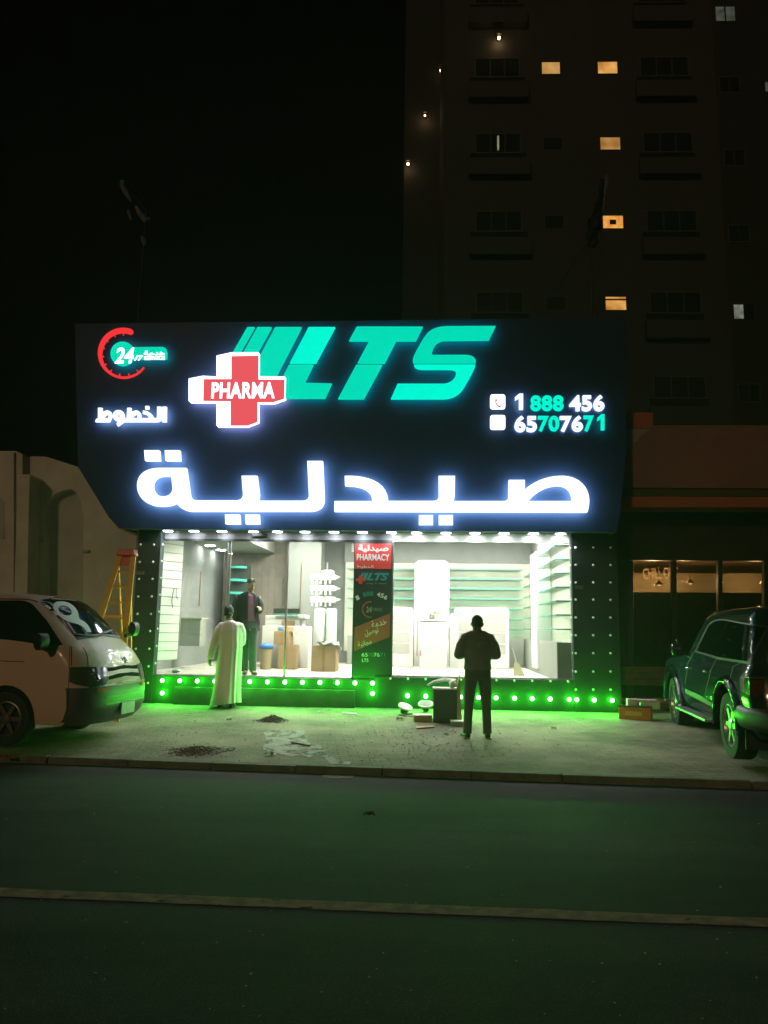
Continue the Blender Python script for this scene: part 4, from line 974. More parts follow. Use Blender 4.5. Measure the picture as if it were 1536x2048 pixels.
for k, v in enumerate(rows_v):
    if k < 0: continue
    a, b = tp(1457, 450, 1.6)[0], tp(1497, 450, 1.6)[0]
    l = k == 2 or k == 6
    w = twin(a, b, v + 0.55 - hw, v + 0.55 + hw * 0.3, 1.6, M['litg'] if k == 6 else M['pane'], 2, 'pale lit pane in place of a balcony lamp' if l else None)
    if k == 2: bm = B(); tbox(bm, a, a + 0.45, 1.57, 1.585, v + 0.55 - hw * 0.9, v + 0.55 + hw * 0.2); obj('lit_curtain', bm, lit('white_lit_curtain', (0.5, 0.62, 0.56), 0.38, 3), w)
    if k in (4, 5): twin(tp(1532, 200, 1.6)[0], tp(1542, 200, 1.6)[0], v + 0.3 - hw * 0.6, v + 0.45, 1.6, M['litg'], 1, 'pale lit pane in place of a balcony lamp')  # small glowing panes stand in for balcony lamps at the wing edge
lampm = glow('wall_lamp_glow', (1.0, 0.62, 0.28), 14)
for i, (x, y, n, lab) in enumerate(((998, 76, 0.0, 'topmost warm wall lamp, alone on the front of the tower'), (882, 141, 4.9, 'warm wall lamp at the tower corner below the topmost lamp'),
                                   (850, 231, 4.9, 'small warm wall lamp between the corner lamp and the lowest lamp'), (816, 328, 4.9, 'lowest warm wall lamp at the far left of the tower'))):
    u, v = tp(x, y, n - 0.3); p = TW(u, n - 0.3, v); t = thing('wall_lamp', lab, 'wall lamp', p, 0, 'wall lamps on the tower')
    bm = B(); ball(bm, p, 0.075 if i != 2 else 0.05, 10, 7); obj('bulb', bm, lampm, t, smooth=True)
    bm = B(); tbox(bm, u - 0.04, u + 0.04, n - 0.3, n - 0.005, v + 0.09, v + 0.15); tbox(bm, u - 0.1, u + 0.1, n - 0.42, n - 0.18, v + 0.151, v + 0.17); obj('bracket', bm, M['dark'], t)
    l = bpy.data.lights.new('wall_lamp_light', 'POINT'); l.energy = 7; l.color = (1, 0.55, 0.25); l.shadow_soft_size = 0.08
    link(bpy.data.objects.new('wall_lamp_light', l)).location = p - FZ * 0.12

# ------------------------------------------------------------------ stone building on the left
def yp(px, py, y): return at_y(px, py, y)
def yprism(bm, pts, y, d): prism(bm, [yp(a, b, y) for a, b in pts], Vector((0, d, 0)))
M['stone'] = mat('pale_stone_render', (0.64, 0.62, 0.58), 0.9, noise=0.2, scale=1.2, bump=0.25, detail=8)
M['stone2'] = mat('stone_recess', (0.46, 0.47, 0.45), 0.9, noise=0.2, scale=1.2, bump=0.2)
Y1 = 15.6
sbd = thing('stone_building', 'pale rendered building with arched niche and stepped gable left of the pharmacy', 'building', yp(100, 1392, Y1))
def zo(x, y): return (x / 4.8, 880 + y / 4.8)
arch = [zo(440, 2400), zo(440, 620)] + [zo(*p) for p in ((480, 560), (540, 512), (610, 482), (680, 470), (730, 500), (765, 560), (785, 630), (800, 720))] + [zo(800, 2400)]
outer = [zo(290, 2400), zo(290, 157), zo(440, 160), zo(760, 262), zo(1030, 720), (330, 1040), (330, 1395)]
bm = B(); yprism(bm, outer + arch[::-1], Y1, 0.35); obj('gable_wall', bm, M['stone'], sbd)
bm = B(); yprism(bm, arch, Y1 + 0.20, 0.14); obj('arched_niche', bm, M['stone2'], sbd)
bm = B(); yprism(bm, [zo(110, 2420), zo(170, 345), zo(285, 345), zo(240, 2420)], Y1 - 0.55, 0.50); yprism(bm, [zo(164, 352), zo(164, 330), zo(292, 330), zo(292, 352)], Y1 - 0.58, 0.55); obj('pillar', bm, M['stone'], sbd, bevel=0.01)
bm = B(); yprism(bm, [zo(-900, 2400), zo(-900, 104), zo(150, 106), zo(216, 135), zo(212, 2400)], Y1 - 0.05, 0.35)
yprism(bm, [zo(62, 2400), zo(62, 112), zo(130, 112), zo(130, 2400)], Y1 - 0.12, 0.066); obj('side_wall', bm, M['stone'], sbd)
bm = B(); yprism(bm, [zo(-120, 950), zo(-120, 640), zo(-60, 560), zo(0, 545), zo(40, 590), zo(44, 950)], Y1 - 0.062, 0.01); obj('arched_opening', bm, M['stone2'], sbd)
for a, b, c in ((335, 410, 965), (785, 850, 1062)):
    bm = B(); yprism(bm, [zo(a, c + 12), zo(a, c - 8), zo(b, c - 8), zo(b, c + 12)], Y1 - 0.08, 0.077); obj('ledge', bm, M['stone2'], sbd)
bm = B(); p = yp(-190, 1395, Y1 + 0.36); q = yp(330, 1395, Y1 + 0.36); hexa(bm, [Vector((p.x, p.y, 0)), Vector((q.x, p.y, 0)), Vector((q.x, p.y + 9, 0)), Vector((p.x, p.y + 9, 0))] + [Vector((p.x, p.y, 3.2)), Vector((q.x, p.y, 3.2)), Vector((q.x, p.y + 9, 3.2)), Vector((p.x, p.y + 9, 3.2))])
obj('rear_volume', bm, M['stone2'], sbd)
bm = B(); yprism(bm, [(246, 1061), (274, 1062), (274, 1072), (262, 1068)], Y1 - 1.6, 0.02); tag(obj('rusty_bracket', bm, mat('rusty_iron', (0.35, 0.10, 0.06), 0.7, noise=0.4, scale=20)), 'small rusty red bracket under the lower left corner of the sign board', 'bracket')

# ------------------------------------------------------------------ cafe on the right
Y2 = 14.4
M['terra'] = mat('terracotta_cladding', (0.22, 0.115, 0.105), 0.7, noise=0.15, scale=1.5)
M['terra2'] = mat('terracotta_trim', (0.36, 0.11, 0.055), 0.6, noise=0.1, scale=2)
cf = thing('cafe_building', 'dark cafe with a deep terracotta fascia and three lit window panes on the right', 'cafe', yp(1400, 1395, Y2))
XR = 1900
bm = B(); yprism(bm, [(1236, 975), (1250, 905), (1306, 850), (XR, 852), (XR, 978)], Y2 - 0.6, 1.6); obj('fascia', bm, M['terra'], cf)
bm = B(); yprism(bm, [(1200, 992), (1200, 976), (XR, 979), (XR, 993)], Y2 - 0.55, 1.5); obj('fascia_olive_stripe', bm, mat('olive_trim', (0.06, 0.06, 0.04), 0.7), cf)  # olive stripe between fascia and red trim
bm = B(); yprism(bm, [(1200, 1014), (1200, 993), (XR, 995), (XR, 1015)], Y2 - 0.63, 1.6); obj('fascia_trim', bm, M['terra2'], cf)
bm = B(); yprism(bm, [(1200, 858), (1200, 825), (1306, 825), (1306, 856)], Y2 - 0.3, 1.0); obj('parapet_block', bm, M['terra2'], cf)
bm = B(); yprism(bm, [(1200, 945), (1200, 859), (1304, 857), (1255, 903)], Y2 - 0.55, 0.3); obj('render_panel', bm, mat('grey_render', (0.26, 0.26, 0.24), 0.8, noise=0.1), cf)
M['cglass'] = glass('tinted_cafe_glass', (0.42, 0.42, 0.38), 0.05, 0.03)
mull = [1234, 1262, 1349, 1441, 1533, 1625, 1717, 1809, 1901]
bm = B(); yprism(bm, [(1200, 1120), (1200, 1016), (XR, 1018), (XR, 1124)], Y2, 0.15); obj('upper_wall', bm, M['dark'], cf)
bm = B()
for x in mull: yprism(bm, [(x - 4.5, 1395), (x - 4.5, 1121), (x + 4.5, 1121), (x + 4.5, 1395)], Y2, 0.1)
obj('mullions', bm, M['dark'], cf)
for a, b in zip(mull[1:-1], mull[2:]):
    bm = B(); yprism(bm, [(a + 5, 1392), (a + 5, 1121.5), (b - 5, 1121.5), (b - 5, 1392)], Y2 + 0.04, 0.012); obj('window_pane', bm, M['cglass'], cf)
bm = B(); yprism(bm, [(1230, 1395), (1230, 1120), (1257, 1120), (1257, 1395)], Y2 + 0.02, 0.1); obj('end_pier', bm, M['dark'], cf)
cw = mat('cafe_wall', (0.55, 0.36, 0.20), 0.8, noise=0.15, scale=1); cdk = mat('cafe_counter', (0.05, 0.045, 0.03), 0.7, noise=0.3, scale=2)
bm = B(); yprism(bm, [(1150, 1390), (1150, 960), (XR, 960), (XR, 1390)], Y2 + 2.4, 0.1); yprism(bm, [(1215, 1395), (1215, 1050), (1225, 1050), (1225, 1395)], Y2 + 0.16, 2.2); obj('inner_wall', bm, cw, cf)
bm = B(); yprism(bm, [(1235, 1395), (1235, 1146), (XR, 1148), (XR, 1395)], Y2 + 1.6, 0.12); obj('counter_back', bm, mat('cafe_panel', (0.22, 0.17, 0.09), 0.7), cf)
bm = B(); yprism(bm, [(1235, 1395), (1235, 1184), (XR, 1188), (XR, 1395)], Y2 + 0.9, 0.12); obj('counter', bm, cdk, cf)
bm = B(); a = yp(1215, 1010, Y2 + 0.16); b = yp(XR, 1010, Y2 + 2.5); hexa(bm, [Vector((a.x, a.y, 4.8)), Vector((b.x, a.y, 4.8)), Vector((b.x, b.y, 4.8)), Vector((a.x, b.y, 4.8)), Vector((a.x, a.y, 4.9)), Vector((b.x, a.y, 4.9)), Vector((b.x, b.y, 4.9)), Vector((a.x, b.y, 4.9))]); obj('cafe_ceiling', bm, cdk, cf)
def wtext(parent, s, x0, y0, x1, y1, Y, mt, rot=0.0, off=0.0):
    a = yp(x0, y1, Y); b = yp(x1, y0, Y); me = fit(text_mesh(s, 0.006, 0, off), a.x, b.x, a.z, b.z, rot)
    for v in me.vertices: v.co = Vector((v.co.x, Y - v.co.z, v.co.y))
    return mesh_obj('lettering', me, mt, parent)
wtext(cf, 'CHILL OUT', 1287, 1136, 1356, 1157, Y2 + 1.58, mat('pale_letters', (0.75, 0.55, 0.36), 0.6), 0.05)
for x, y in ((1318, 1166), (1381, 1163), (1528, 1164)):
    p = yp(x, y, Y2 + 0.7); t = thing('pendant_lamp', {1318: 'pendant lamp hanging inside the first cafe pane', 1381: 'conical pendant lamp inside the middle cafe pane', 1528: 'pendant lamp at the right edge of the third cafe pane'}[x], 'pendant lamp', p, 0, 'pendant lamps in the cafe')
    Mx = Matrix.Translation(p); bm = B(); lathe(bm, [(0.085, -0.035), (0.06, 0.0), (0.02, 0.04), (0.01, 0.06)], 14, Mx); obj('lamp_shade', bm, mat('copper_shade', (0.5, 0.28, 0.12), 0.4, metal=0.5), t, smooth='auto')
    bm = B(); ball(bm, p - FZ * 0.035, 0.03, 10, 6); obj('bulb', bm, glow('pendant_glow', (1.0, 0.6, 0.25), 5), t); bm = B(); tube(bm, [p + FZ * 0.06, Vector((p.x, p.y, 4.795))], 0.005, 5); obj('cord', bm, M['dark'], t)
    l = bpy.data.lights.new('pendant_light', 'POINT'); l.energy = 70; l.color = (1, 0.62, 0.3); l.shadow_soft_size = 0.06
    link(bpy.data.objects.new('pendant_light', l)).location = p + Vector((0, 0.28, 0.02))
pl_ = thing('bench_platform', 'low weathered timber bench along the dark cafe front', 'bench', yp(1290, 1375, Y2 - 0.4))
for y0, y1 in ((1333, 1345), (1346, 1358), (1359, 1370)):
    bm = B(); yprism(bm, [(1233, y1), (1233, y0), (1470, y0 + 3), (1470, y1 + 3)], Y2 - 0.5 + (0.03 if y0 == 1346 else 0), 0.05); obj('board', bm, mat('weathered_timber', (0.13, 0.11, 0.06), 0.85, noise=0.3, scale=4), pl_)
bm = B()
for x in (1250, 1345, 1440): yprism(bm, [(x, 1395), (x, 1372), (x + 10, 1372), (x + 10, 1395)], Y2 - 0.47, 0.08)
obj('leg', bm, M['dark'], pl_)

# ------------------------------------------------------------------ poles on the roof
def roofpt(x, y, n): u, v = fp(x, y, n); return FW(u, n, v)
pm_ = mat('dark_steel_pole', (0.012, 0.013, 0.012), 0.6); cl_ = mat('dark_cloth', (0.010, 0.012, 0.011), 0.9); rag = mat('grey_rag', (0.11, 0.11, 0.115), 0.7, noise=0.5, scale=9)
t = thing('roof_mast', 'pair of thin dark poles with a rolled dark cloth on the roof at the right', 'mast', roofpt(1190, 650, 0.3))
for (x, y) in ((1180, 486), (1203, 420)): bm = B(); p = roofpt(x, y, 0.3); tube(bm, [Vector((p.x, p.y, V_TOP - 0.1)), p], 0.022, 8); obj('pole', bm, pm_, t)
bm = B(); pts = [roofpt(x, y, 0.28) for x, y in ((1184, 492), (1184, 470), (1192, 440), (1198, 415), (1204, 385), (1209, 352))]; p2 = []; r2 = []
for i in range(5):
    for k in range(5): f = k / 5; p2.append(pts[i].lerp(pts[i + 1], f)); r2.append(([0.06, 0.12, 0.11, 0.07, 0.05, 0.04][i] * (1 - f) + [0.06, 0.12, 0.11, 0.07, 0.05, 0.04][i + 1] * f) * random.uniform(0.6, 1.3))
loft(bm, p2, r2, 12)
for v in bm.verts: v.co += Vector([random.uniform(-0.045, 0.045) for _ in range(3)])
obj('rolled_cloth', bm, cl_, t)
bm = B(); pts = [roofpt(x, y, 0.2) for x, y in ((1214, 350), (1213, 372), (1209, 392), (1208, 412), (1206, 425))]; loft(bm, pts, [(0.03, 0.02), (0.045, 0.02), (0.015, 0.01), (0.03, 0.02), (0.02, 0.01)], 8); obj('torn_strip', bm, rag, t)
bm = B()
for a, b in (((1176, 484), (1068, 646)), ((1203, 545), (1183, 582)), ((1183, 600), (1200, 646))): tube(bm, [roofpt(*a, 0.32), roofpt(*b, 0.34)], 0.011, 6)
obj('guy_wire', bm, pm_, t)
t = thing('roof_pole', 'thin dark roof pole with a torn grey rag above the left of the sign', 'pole', roofpt(290, 650, 0.3))
p = roofpt(292, 420, 0.3); bm = B(); tube(bm, [Vector((p.x, p.y, V_TOP - 0.1)), p, roofpt(244, 366, 0.3)], 0.02, 8); obj('pole', bm, mat('black_steel', (0.006, 0.007, 0.007), 0.7), t)
for pts, rr in ((((245, 360), (242, 370), (250, 384), (262, 402)), (0.05, 0.035, 0.04, 0.025)), (((272, 412), (278, 424), (290, 440), (300, 436)), (0.03, 0.05, 0.06, 0.03)), (((284, 472), (287, 480), (289, 490)), (0.03, 0.055, 0.02)), (((256, 420), (258, 432), (262, 440)), (0.02, 0.035, 0.02))):
    bm = B(); loft(bm, [roofpt(x, y, 0.26) for x, y in pts], [(r, r * 0.4) for r in rr], 8)
    for v in bm.verts: v.co += Vector([random.uniform(-0.012, 0.012) for _ in range(3)])
    obj('rag', bm, rag, t)

# ------------------------------------------------------------------ ladder
t = thing('step_ladder', 'orange yellow step ladder with red top standing behind the van', 'ladder', gp(225, 1418), 0)
YN = 12.0
yl = mat('yellow_fibreglass', (0.85, 0.43, 0.03), 0.45, noise=0.08, scale=4); rd = mat('red_plastic_top', (0.62, 0.03, 0.02), 0.4)
def L(x, y, dn=0.0): return at_y(x, y, YN + dn)
def bar(bm, a, b, w, d):
    t_ = (b - a).normalized(); s = Vector((1, 0, 0)); s = (s - t_ * s.dot(t_)).normalized(); o = t_.cross(s)
    hexa(bm, [a - s * w - o * d, a + s * w - o * d, a + s * w + o * d, a - s * w + o * d, b - s * w - o * d, b + s * w - o * d, b + s * w + o * d, b - s * w + o * d])
def rail(top, mid, dn0, dn1, w=0.042):
    a, b = L(*top, dn0), L(*mid, dn0 + (dn1 - dn0) * 0.5); d = (b - a); k = (ground_z((a.x, a.y)) + 0.01 - a.z) / d.z; bm = B(); bar(bm, a, a + d * k, w, 0.018); return bm
obj('front_rail', rail((241, 1108), (208, 1214), 0, -0.45), yl, t, bevel=0.004); obj('front_rail', rail((267, 1108), (254, 1236), 0, -0.45), yl, t, bevel=0.004)
obj('rear_rail', rail((236, 1112), (242, 1236), 0.06, 0.9, 0.012), yl, t); obj('rear_rail', rail((262, 1112), (262, 1236), 0.06, 0.9, 0.012), yl, t)
for i, y in enumerate((1143, 1173, 1204, 1235, 1266, 1298, 1330, 1362)):
    f = (y - 1108) / 106; a = L(241 - 33 * f, y, -0.21 * f); b = L(267 - 13 * (y - 1108) / 128, y, -0.21 * f)
    bm = B(); box(bm, ((a.x + b.x) / 2, a.y + 0.03, a.z), (b.x - a.x, 0.075, 0.028)); obj('tread', bm, yl, t)
bm = B(); a = L(235, 1105); b = L(272, 1105); hexa(bm, [Vector((a.x, a.y - .08, a.z - .05)), Vector((b.x, a.y - .08, a.z - .05)), Vector((b.x, a.y + .14, a.z - .05)), Vector((a.x, a.y + .14, a.z - .05)), Vector((a.x + .02, a.y - .07, a.z + .05)), Vector((b.x - .02, a.y - .07, a.z + .05)), Vector((b.x - .02, a.y + .13, a.z + .05)), Vector((a.x + .02, a.y + .13, a.z + .05))]); obj('top_cap', bm, rd, t, bevel=0.012)
bm = B(); prism(bm, [L(239, 1111, -0.01), L(262, 1111, -0.01), L(262, 1132, -0.05), L(239, 1132, -0.05)], Vector((0, 0.012, 0))); obj('red_panel', bm, rd, t)
bm = B(); bar(bm, L(212, 1233, 0.4), L(264, 1229, 0.4), 0.012, 0.012); obj('spreader', bm, yl, t)

# ------------------------------------------------------------------ things lying on the forecourt
def jitter(bm, a):
    for v in bm.verts: v.co += Vector([random.uniform(-a, a) for _ in range(3)])
def lbl(o, l, c, g=None): return tag(o, l, c, g)
# paint / cement spill
sp = [(528, 1466), (548, 1460), (585, 1463), (606, 1457), (612, 1478), (622, 1488), (640, 1492), (655, 1508), (672, 1520), (700, 1524), (702, 1530), (660, 1529), (650, 1516), (630, 1510), (618, 1517), (600, 1508), (588, 1516), (572, 1512), (545, 1506), (524, 1500), (532, 1482)]
bm = B(); fine = []
for (a, b) in zip(sp, sp[1:] + sp[:1]):
    for k in range(5): q = k / 5; fine.append((a[0] + (b[0] - a[0]) * q + random.uniform(-2, 2), a[1] + (b[1] - a[1]) * q + random.uniform(-1, 1)))
prism(bm, [gp(*q) + FZ * 0.005 for q in fine], FZ * -0.004); obj_ = obj('cement_spill', bm, patchy(mat('dried_cement', (0.30, 0.295, 0.25), 0.9, noise=0.35, scale=7, bump=0.3, detail=10), 5, 0.40, 0.50)); lbl(obj_, 'pale dried cement spill running from the dirt towards the kerb', 'spill')
bm = B(); cs = [(655 + 28 * math.cos(k * .4) + random.uniform(-6, 6), 1551 + 6 * math.sin(k * .4) + random.uniform(-1.5, 1.5)) for k in range(16)]
prism(bm, [at_plane(x + 20, y, Vector((0, 0, 0.004)), FZ) for x, y in cs], FZ * -0.003); lbl(obj('cement_spill', bm, M['kerb']), 'small pale cement splash on the road just below the kerb', 'spill')
def heap(label, x, y, w, h, mt, chips):
    c = gp(x, y); bm = B()
    for k in range(chips):
        a = random.uniform(0, 6.28); r = (0.15 + abs(random.gauss(0, 0.7))) * (0.8 + 0.25 * math.sin(3 * a + x)); p = c + Vector((math.cos(a) * r * w, math.sin(a) * r * w * 0.8, 0)); p.z = ground_z(p) + h * max(0, 1 - r) * random.uniform(0.4, 1)
        s = random.uniform(0.004, 0.014) * (1.3 - r * 0.6); ball(bm, p, (s * random.uniform(.7, 1.8), s * random.uniform(.7, 1.6), s * 0.7), 5, 4, Matrix.Rotation(random.uniform(0, 3), 3, 'Z') @ Matrix.Rotation(random.uniform(-.6, .6), 3, 'X'))
    g = [[bm.verts.new(c + Vector(((i / 9 - 1) * w * 1.05, (j / 9 - 1) * w * 0.85, 0))) for i in range(19)] for j in range(19)]
    for row in g:
        for v in row:
            ang = math.atan2(v.co.y - c.y, v.co.x - c.x); d = math.hypot((v.co.x - c.x) / w, (v.co.y - c.y) / w / 0.8) / (0.72 + 0.22 * math.sin(3 * ang + x) + 0.14 * math.sin(7 * ang + 2)); v.co.z = ground_z(v.co) - 0.004 + h * 0.5 * max(0, 1 - d) ** 0.9 * random.uniform(0.6, 1.1)
    for j in range(18):
        for i in range(18): bm.faces.new((g[j][i], g[j][i + 1], g[j + 1][i + 1], g[j + 1][i]))
    return lbl(obj('debris_heap', bm, mt), label, 'debris heap')
dirt = mat('dark_soil', (0.16, 0.15, 0.10), 0.95, noise=0.5, scale=30); soil = mat('brown_soil', (0.22, 0.195, 0.14), 0.95, noise=0.5, scale=30)
heap('small heap of dark leafy rubbish in front of the man in the robe', 545, 1442, 0.26, 0.10, dirt, 620); heap('flat heap of dark soil close to the kerb', 395, 1503, 0.40, 0.07, soil, 900)
bm = B()
for k in range(420):                                   # chips of stone and sand grains strewn over the forecourt
    x = random.uniform(320, 1180); y = random.gauss(1480, 24)
    if not 1408 < y < 1528: continue
    if random.random() < 0.45: x = random.gauss(860, 90); y = random.uniform(1470, 1522)
    p = gp(x, y); s = random.uniform(0.003, 0.011); ball(bm, p + FZ * s * 0.4, (s * random.uniform(.8, 2), s, s * 0.6), 5, 4)
for k in range(110):
    p = at_plane(random.uniform(0, 1536), random.uniform(1560, 2040), Vector((0, 0, 0)), FZ); q_ = random.uniform(0.002, 0.006); ball(bm, p + FZ * q_ * 0.4, (q_ * random.uniform(.8, 1.8), q_, q_ * 0.6), 5, 4)
stuff(obj('gravel', bm, mat('pale_chips', (0.42, 0.38, 0.30), 0.9, noise=0.5, scale=40)))
def flat(name, label, cat, pts, h, mt, up=0.0):
    bm = B(); prism(bm, [gp(*q) + FZ * (0.003 + up) for q in pts], FZ * h); return lbl(obj(name, bm, mt, bevel=min(0.004, h * 0.2)), label, cat)
wood_ = mat('splintered_wood', (0.16, 0.13, 0.09), 0.9, noise=0.4, scale=12); pap = mat('white_scrap', (0.7, 0.7, 0.66), 0.7)
flat('white_strip', 'thin white strip lying on the paving below the entrance step', 'strip', [(684, 1425), (714, 1428), (714, 1430), (684, 1427)], 0.012, pap)
flat('wood_stick', 'dark splintered stick lying across the cement spill', 'stick', [(584, 1485), (622, 1492), (621, 1494), (583, 1487)], 0.018, wood_)
def scrap(label, x, y, w, mt):
    c = gp(x, y); bm = B(); n = 6; g = [[bm.verts.new(c + Vector(((i / n - .5) * w, (j / 4 - .5) * w * 0.7, 0.008 + random.uniform(0, 0.3) * w * (0.4 + 0.6 * (0 < i < n))))) for i in range(n + 1)] for j in range(5)]
    for j in range(4):
        for i in range(n): bm.faces.new((g[j][i], g[j][i + 1], g[j + 1][i + 1], g[j + 1][i]))
    bmesh.ops.solidify(bm, geom=bm.faces[:], thickness=0.004); return lbl(obj('paper_scrap', bm, mt), label, 'scrap')
scrap('crumpled white paper scrap at the lower edge of the cement spill', 541, 1511, 0.14, pap); scrap('small pale scrap between the two dark debris heaps', 462, 1500, 0.10, pap)
scrap('small white scrap on the green lit paving right of the dark clothed man', 1107, 1458, 0.11, pap); scrap('dark crumpled scrap near the hem of the robe', 458, 1441, 0.08, dirt); scrap('faint flat scrap lying in the middle of the road', 738, 1657, 0.10, M['kerb'])
scrap('orange scrap at the left end of the kerb', 6, 1519, 0.13, rd)
# installation waste by the plinth
M['poly'] = mat('white_foam', (0.72, 0.74, 0.70), 0.8, noise=0.06, scale=8); dk = mat('dark_box_side', (0.05, 0.055, 0.05), 0.7, noise=0.2, scale=5)
p = gp(890, 1446); t = thing('equipment_box', 'tall dark open box with white tubes on top beside the standing man', 'box', p, -0.08)
Mx = Matrix.Translation(p) @ Matrix.Rotation(-0.08, 4, 'Z'); hb = 0.50
bm = B(); box(bm, (0, 0.16, hb / 2), (0.37, 0.30, hb), Mx); obj('box_body', bm, dk, t, bevel=0.006)
bm = B(); box(bm, (-0.005, 0.155, hb + 0.012), (0.385, 0.32, 0.022), Mx); obj('box_rim', bm, M['poly'], t)
bm = B(); hexa(bm, [Mx @ Vector(q) for q in ((0.188, -0.03, 0.0), (0.26, 0.02, 0.0), (0.26, 0.34, 0.0), (0.188, 0.31, 0.0), (0.188, -0.03, 0.60), (0.235, 0.02, 0.74), (0.235, 0.34, 0.74), (0.188, 0.31, 0.60))]); obj('raised_flap', bm, M['carton'], t)
bm = B()
for k in range(3):
    a = Mx @ Vector((-0.28, 0.10 + 0.06 * k, hb + 0.05)); tube(bm, [a, a + Vector((0.10, 0, 0.06)), a + Vector((0.28, 0.02, 0.08 + 0.015 * k)), a + Vector((0.46, 0.03, 0.09))], 0.016, 8)
lbl(obj('plastic_tubes', bm, M['poly'], smooth=True), 'white plastic tubes lying over the top of the dark open box', 'tubes')
bm = B(); ball(bm, Mx @ Vector((0.12, 0.08, hb + 0.085)), (0.06, 0.06, 0.06), 10, 7); jitter(bm, 0.012); lbl(obj('crumpled_wrapper', bm, M['film'], smooth=True), 'crumpled pale wrapper on top of the dark open box', 'wrapper')
for x, y, r, tilt, lab in ((811, 1424, 0.125, 0.25, 'round white lamp disc tilted on the paving, left of the pair'), (851, 1421, 0.13, -0.05, 'round white lamp disc next to the dark open box')):
    p = gp(x, y + 3); t = thing('lamp_disc', lab, 'lamp', p, 0, 'uninstalled round lamps'); Mx2 = Matrix.Translation(p + FZ * (0.12 if tilt > 0.1 else 0.14)) @ Matrix.Rotation(0.35, 4, 'X') @ Matrix.Rotation(tilt, 4, 'Y')
    bm = B(); lathe(bm, [(r * 0.7, -0.045), (r, -0.02), (r, 0.0), (r * 0.86, 0.006)], 28, Mx2); obj('rim', bm, M['poly'], t, smooth='auto'); bm = B(); lathe(bm, [(r * 0.74, 0.0065), (r * 0.72, 0.010), (r * 0.1, 0.012)], 24, Mx2); obj('face', bm, mat('grey_diffuser', (0.3, 0.34, 0.3), 0.4), t)
    bm = B(); lathe(bm, [(0.06, -0.12), (0.065, -0.046)], 14, Mx2); obj('driver', bm, dk, t)
def lowbox(label, x, y, w, d, h, mt, top=None, rot=0.0):
    p = gp(x, y); t = thing('flat_box', label, 'box', p, rot); Mx = Matrix.Translation(p) @ Matrix.Rotation(rot, 4, 'Z')
    bm = B(); box(bm, (0, d / 2, h / 2), (w, d, h), Mx); obj('tray', bm, mt, t, bevel=0.005); bm = B(); box(bm, (0, d / 2, h + 0.0075), (w * 1.02, d * 1.02, 0.014), Mx); obj('lid', bm, top or mt, t, bevel=0.004); return t
lowbox('flat pale box on the paving in front of the round lamps', 846, 1444, 0.28, 0.22, 0.09, M['carton'], M['poly'], 0.05)
lowbox('flat grey box lying beside the left shoe of the man in dark clothes', 922, 1453, 0.30, 0.20, 0.06, M['greylam'], M['poly'], -0.05)
c = gp(778, 1402); bm = B(); n = 12; g = [[bm.verts.new(c + Vector(((i / n - .5) * 0.40, (j / 6 - .5) * 0.3, 0.005 + 0.11 * max(0, 1 - abs(i / n - .42) * 2.4) * (1 - abs(j / 6 - .5)) + random.uniform(0, 0.02)))) for i in range(n + 1)] for j in range(7)]
for j in range(6):
    for i in range(n): bm.faces.new((g[j][i], g[j][i + 1], g[j + 1][i + 1], g[j + 1][i]))
bmesh.ops.solidify(bm, geom=bm.faces[:], thickness=0.006); lbl(obj('plastic_wrap', bm, M['film']), 'peaked crumpled plastic wrap lying at the foot of the plinth', 'plastic wrap')
bm = B(); tube(bm, [gp(x, y) + FZ * z for x, y, z in ((775, 1411, .02), (800, 1408, .05), (830, 1405, .07), (866, 1406, .03))], 0.012, 8); lbl(obj('white_pipe', bm, M['poly'], smooth=True), 'thin white pipe lying behind the round lamps', 'pipe')
# orange box with foam pieces
p = gp(1270, 1440); t = thing('tool_carton', 'long orange carton with a dark lid line on the paving by the right pillar', 'carton', p, -0.25); Mx = Matrix.Translation(p) @ Matrix.Rotation(-0.42, 4, 'Z')
ob = mat('orange_carton', (0.50, 0.17, 0.035), 0.7, noise=0.3, scale=9)
bm = B(); box(bm, (0, 0.12, 0.10), (0.50, 0.24, 0.20), Mx); obj('carton_body', bm, ob, t, bevel=0.005); bm = B(); box(bm, (0, 0.12, 0.206), (0.51, 0.25, 0.012), Mx); obj('lid_edge', bm, M['dark'], t)
bm = B(); box(bm, (-0.02, -0.002, 0.10), (0.26, 0.003, 0.07), Mx); obj('print_patch', bm, mat('yellow_print', (0.6, 0.36, 0.08), 0.7), t)
q = Mx @ Vector((0.06, 0.16, 0.213)); t = thing('foam_packing', 'L shaped white foam packing resting on and behind the orange carton', 'foam packing', q, 0)
bm = B(); M2 = Matrix.Translation(q) @ Matrix.Rotation(-0.1, 4, 'Z'); box(bm, (-0.12, 0, 0.055), (0.16, 0.10, 0.11), M2); box(bm, (0.13, 0.06, 0.075), (0.34, 0.14, 0.05), M2); box(bm, (0.06, 0.01, 0.024), (0.09, 0.10, 0.048), M2); obj('foam_block', bm, M['poly'], t, bevel=0.008)
q = gp(1300, 1418); bm = B(); box(bm, (0, 0, 0.08), (0.30, 0.2, 0.16), Matrix.Translation(q)); lbl(obj('foam_block', bm, M['poly'], bevel=0.01), 'square white foam block on the ground behind the orange carton', 'foam block')
flat('paper_sheet', 'small pale sheet on the paving at the left end of the plinth', 'paper', [(368, 1380), (388, 1380), (392, 1384), (372, 1384)], 0.004, pap, 0.0).hide_render = False

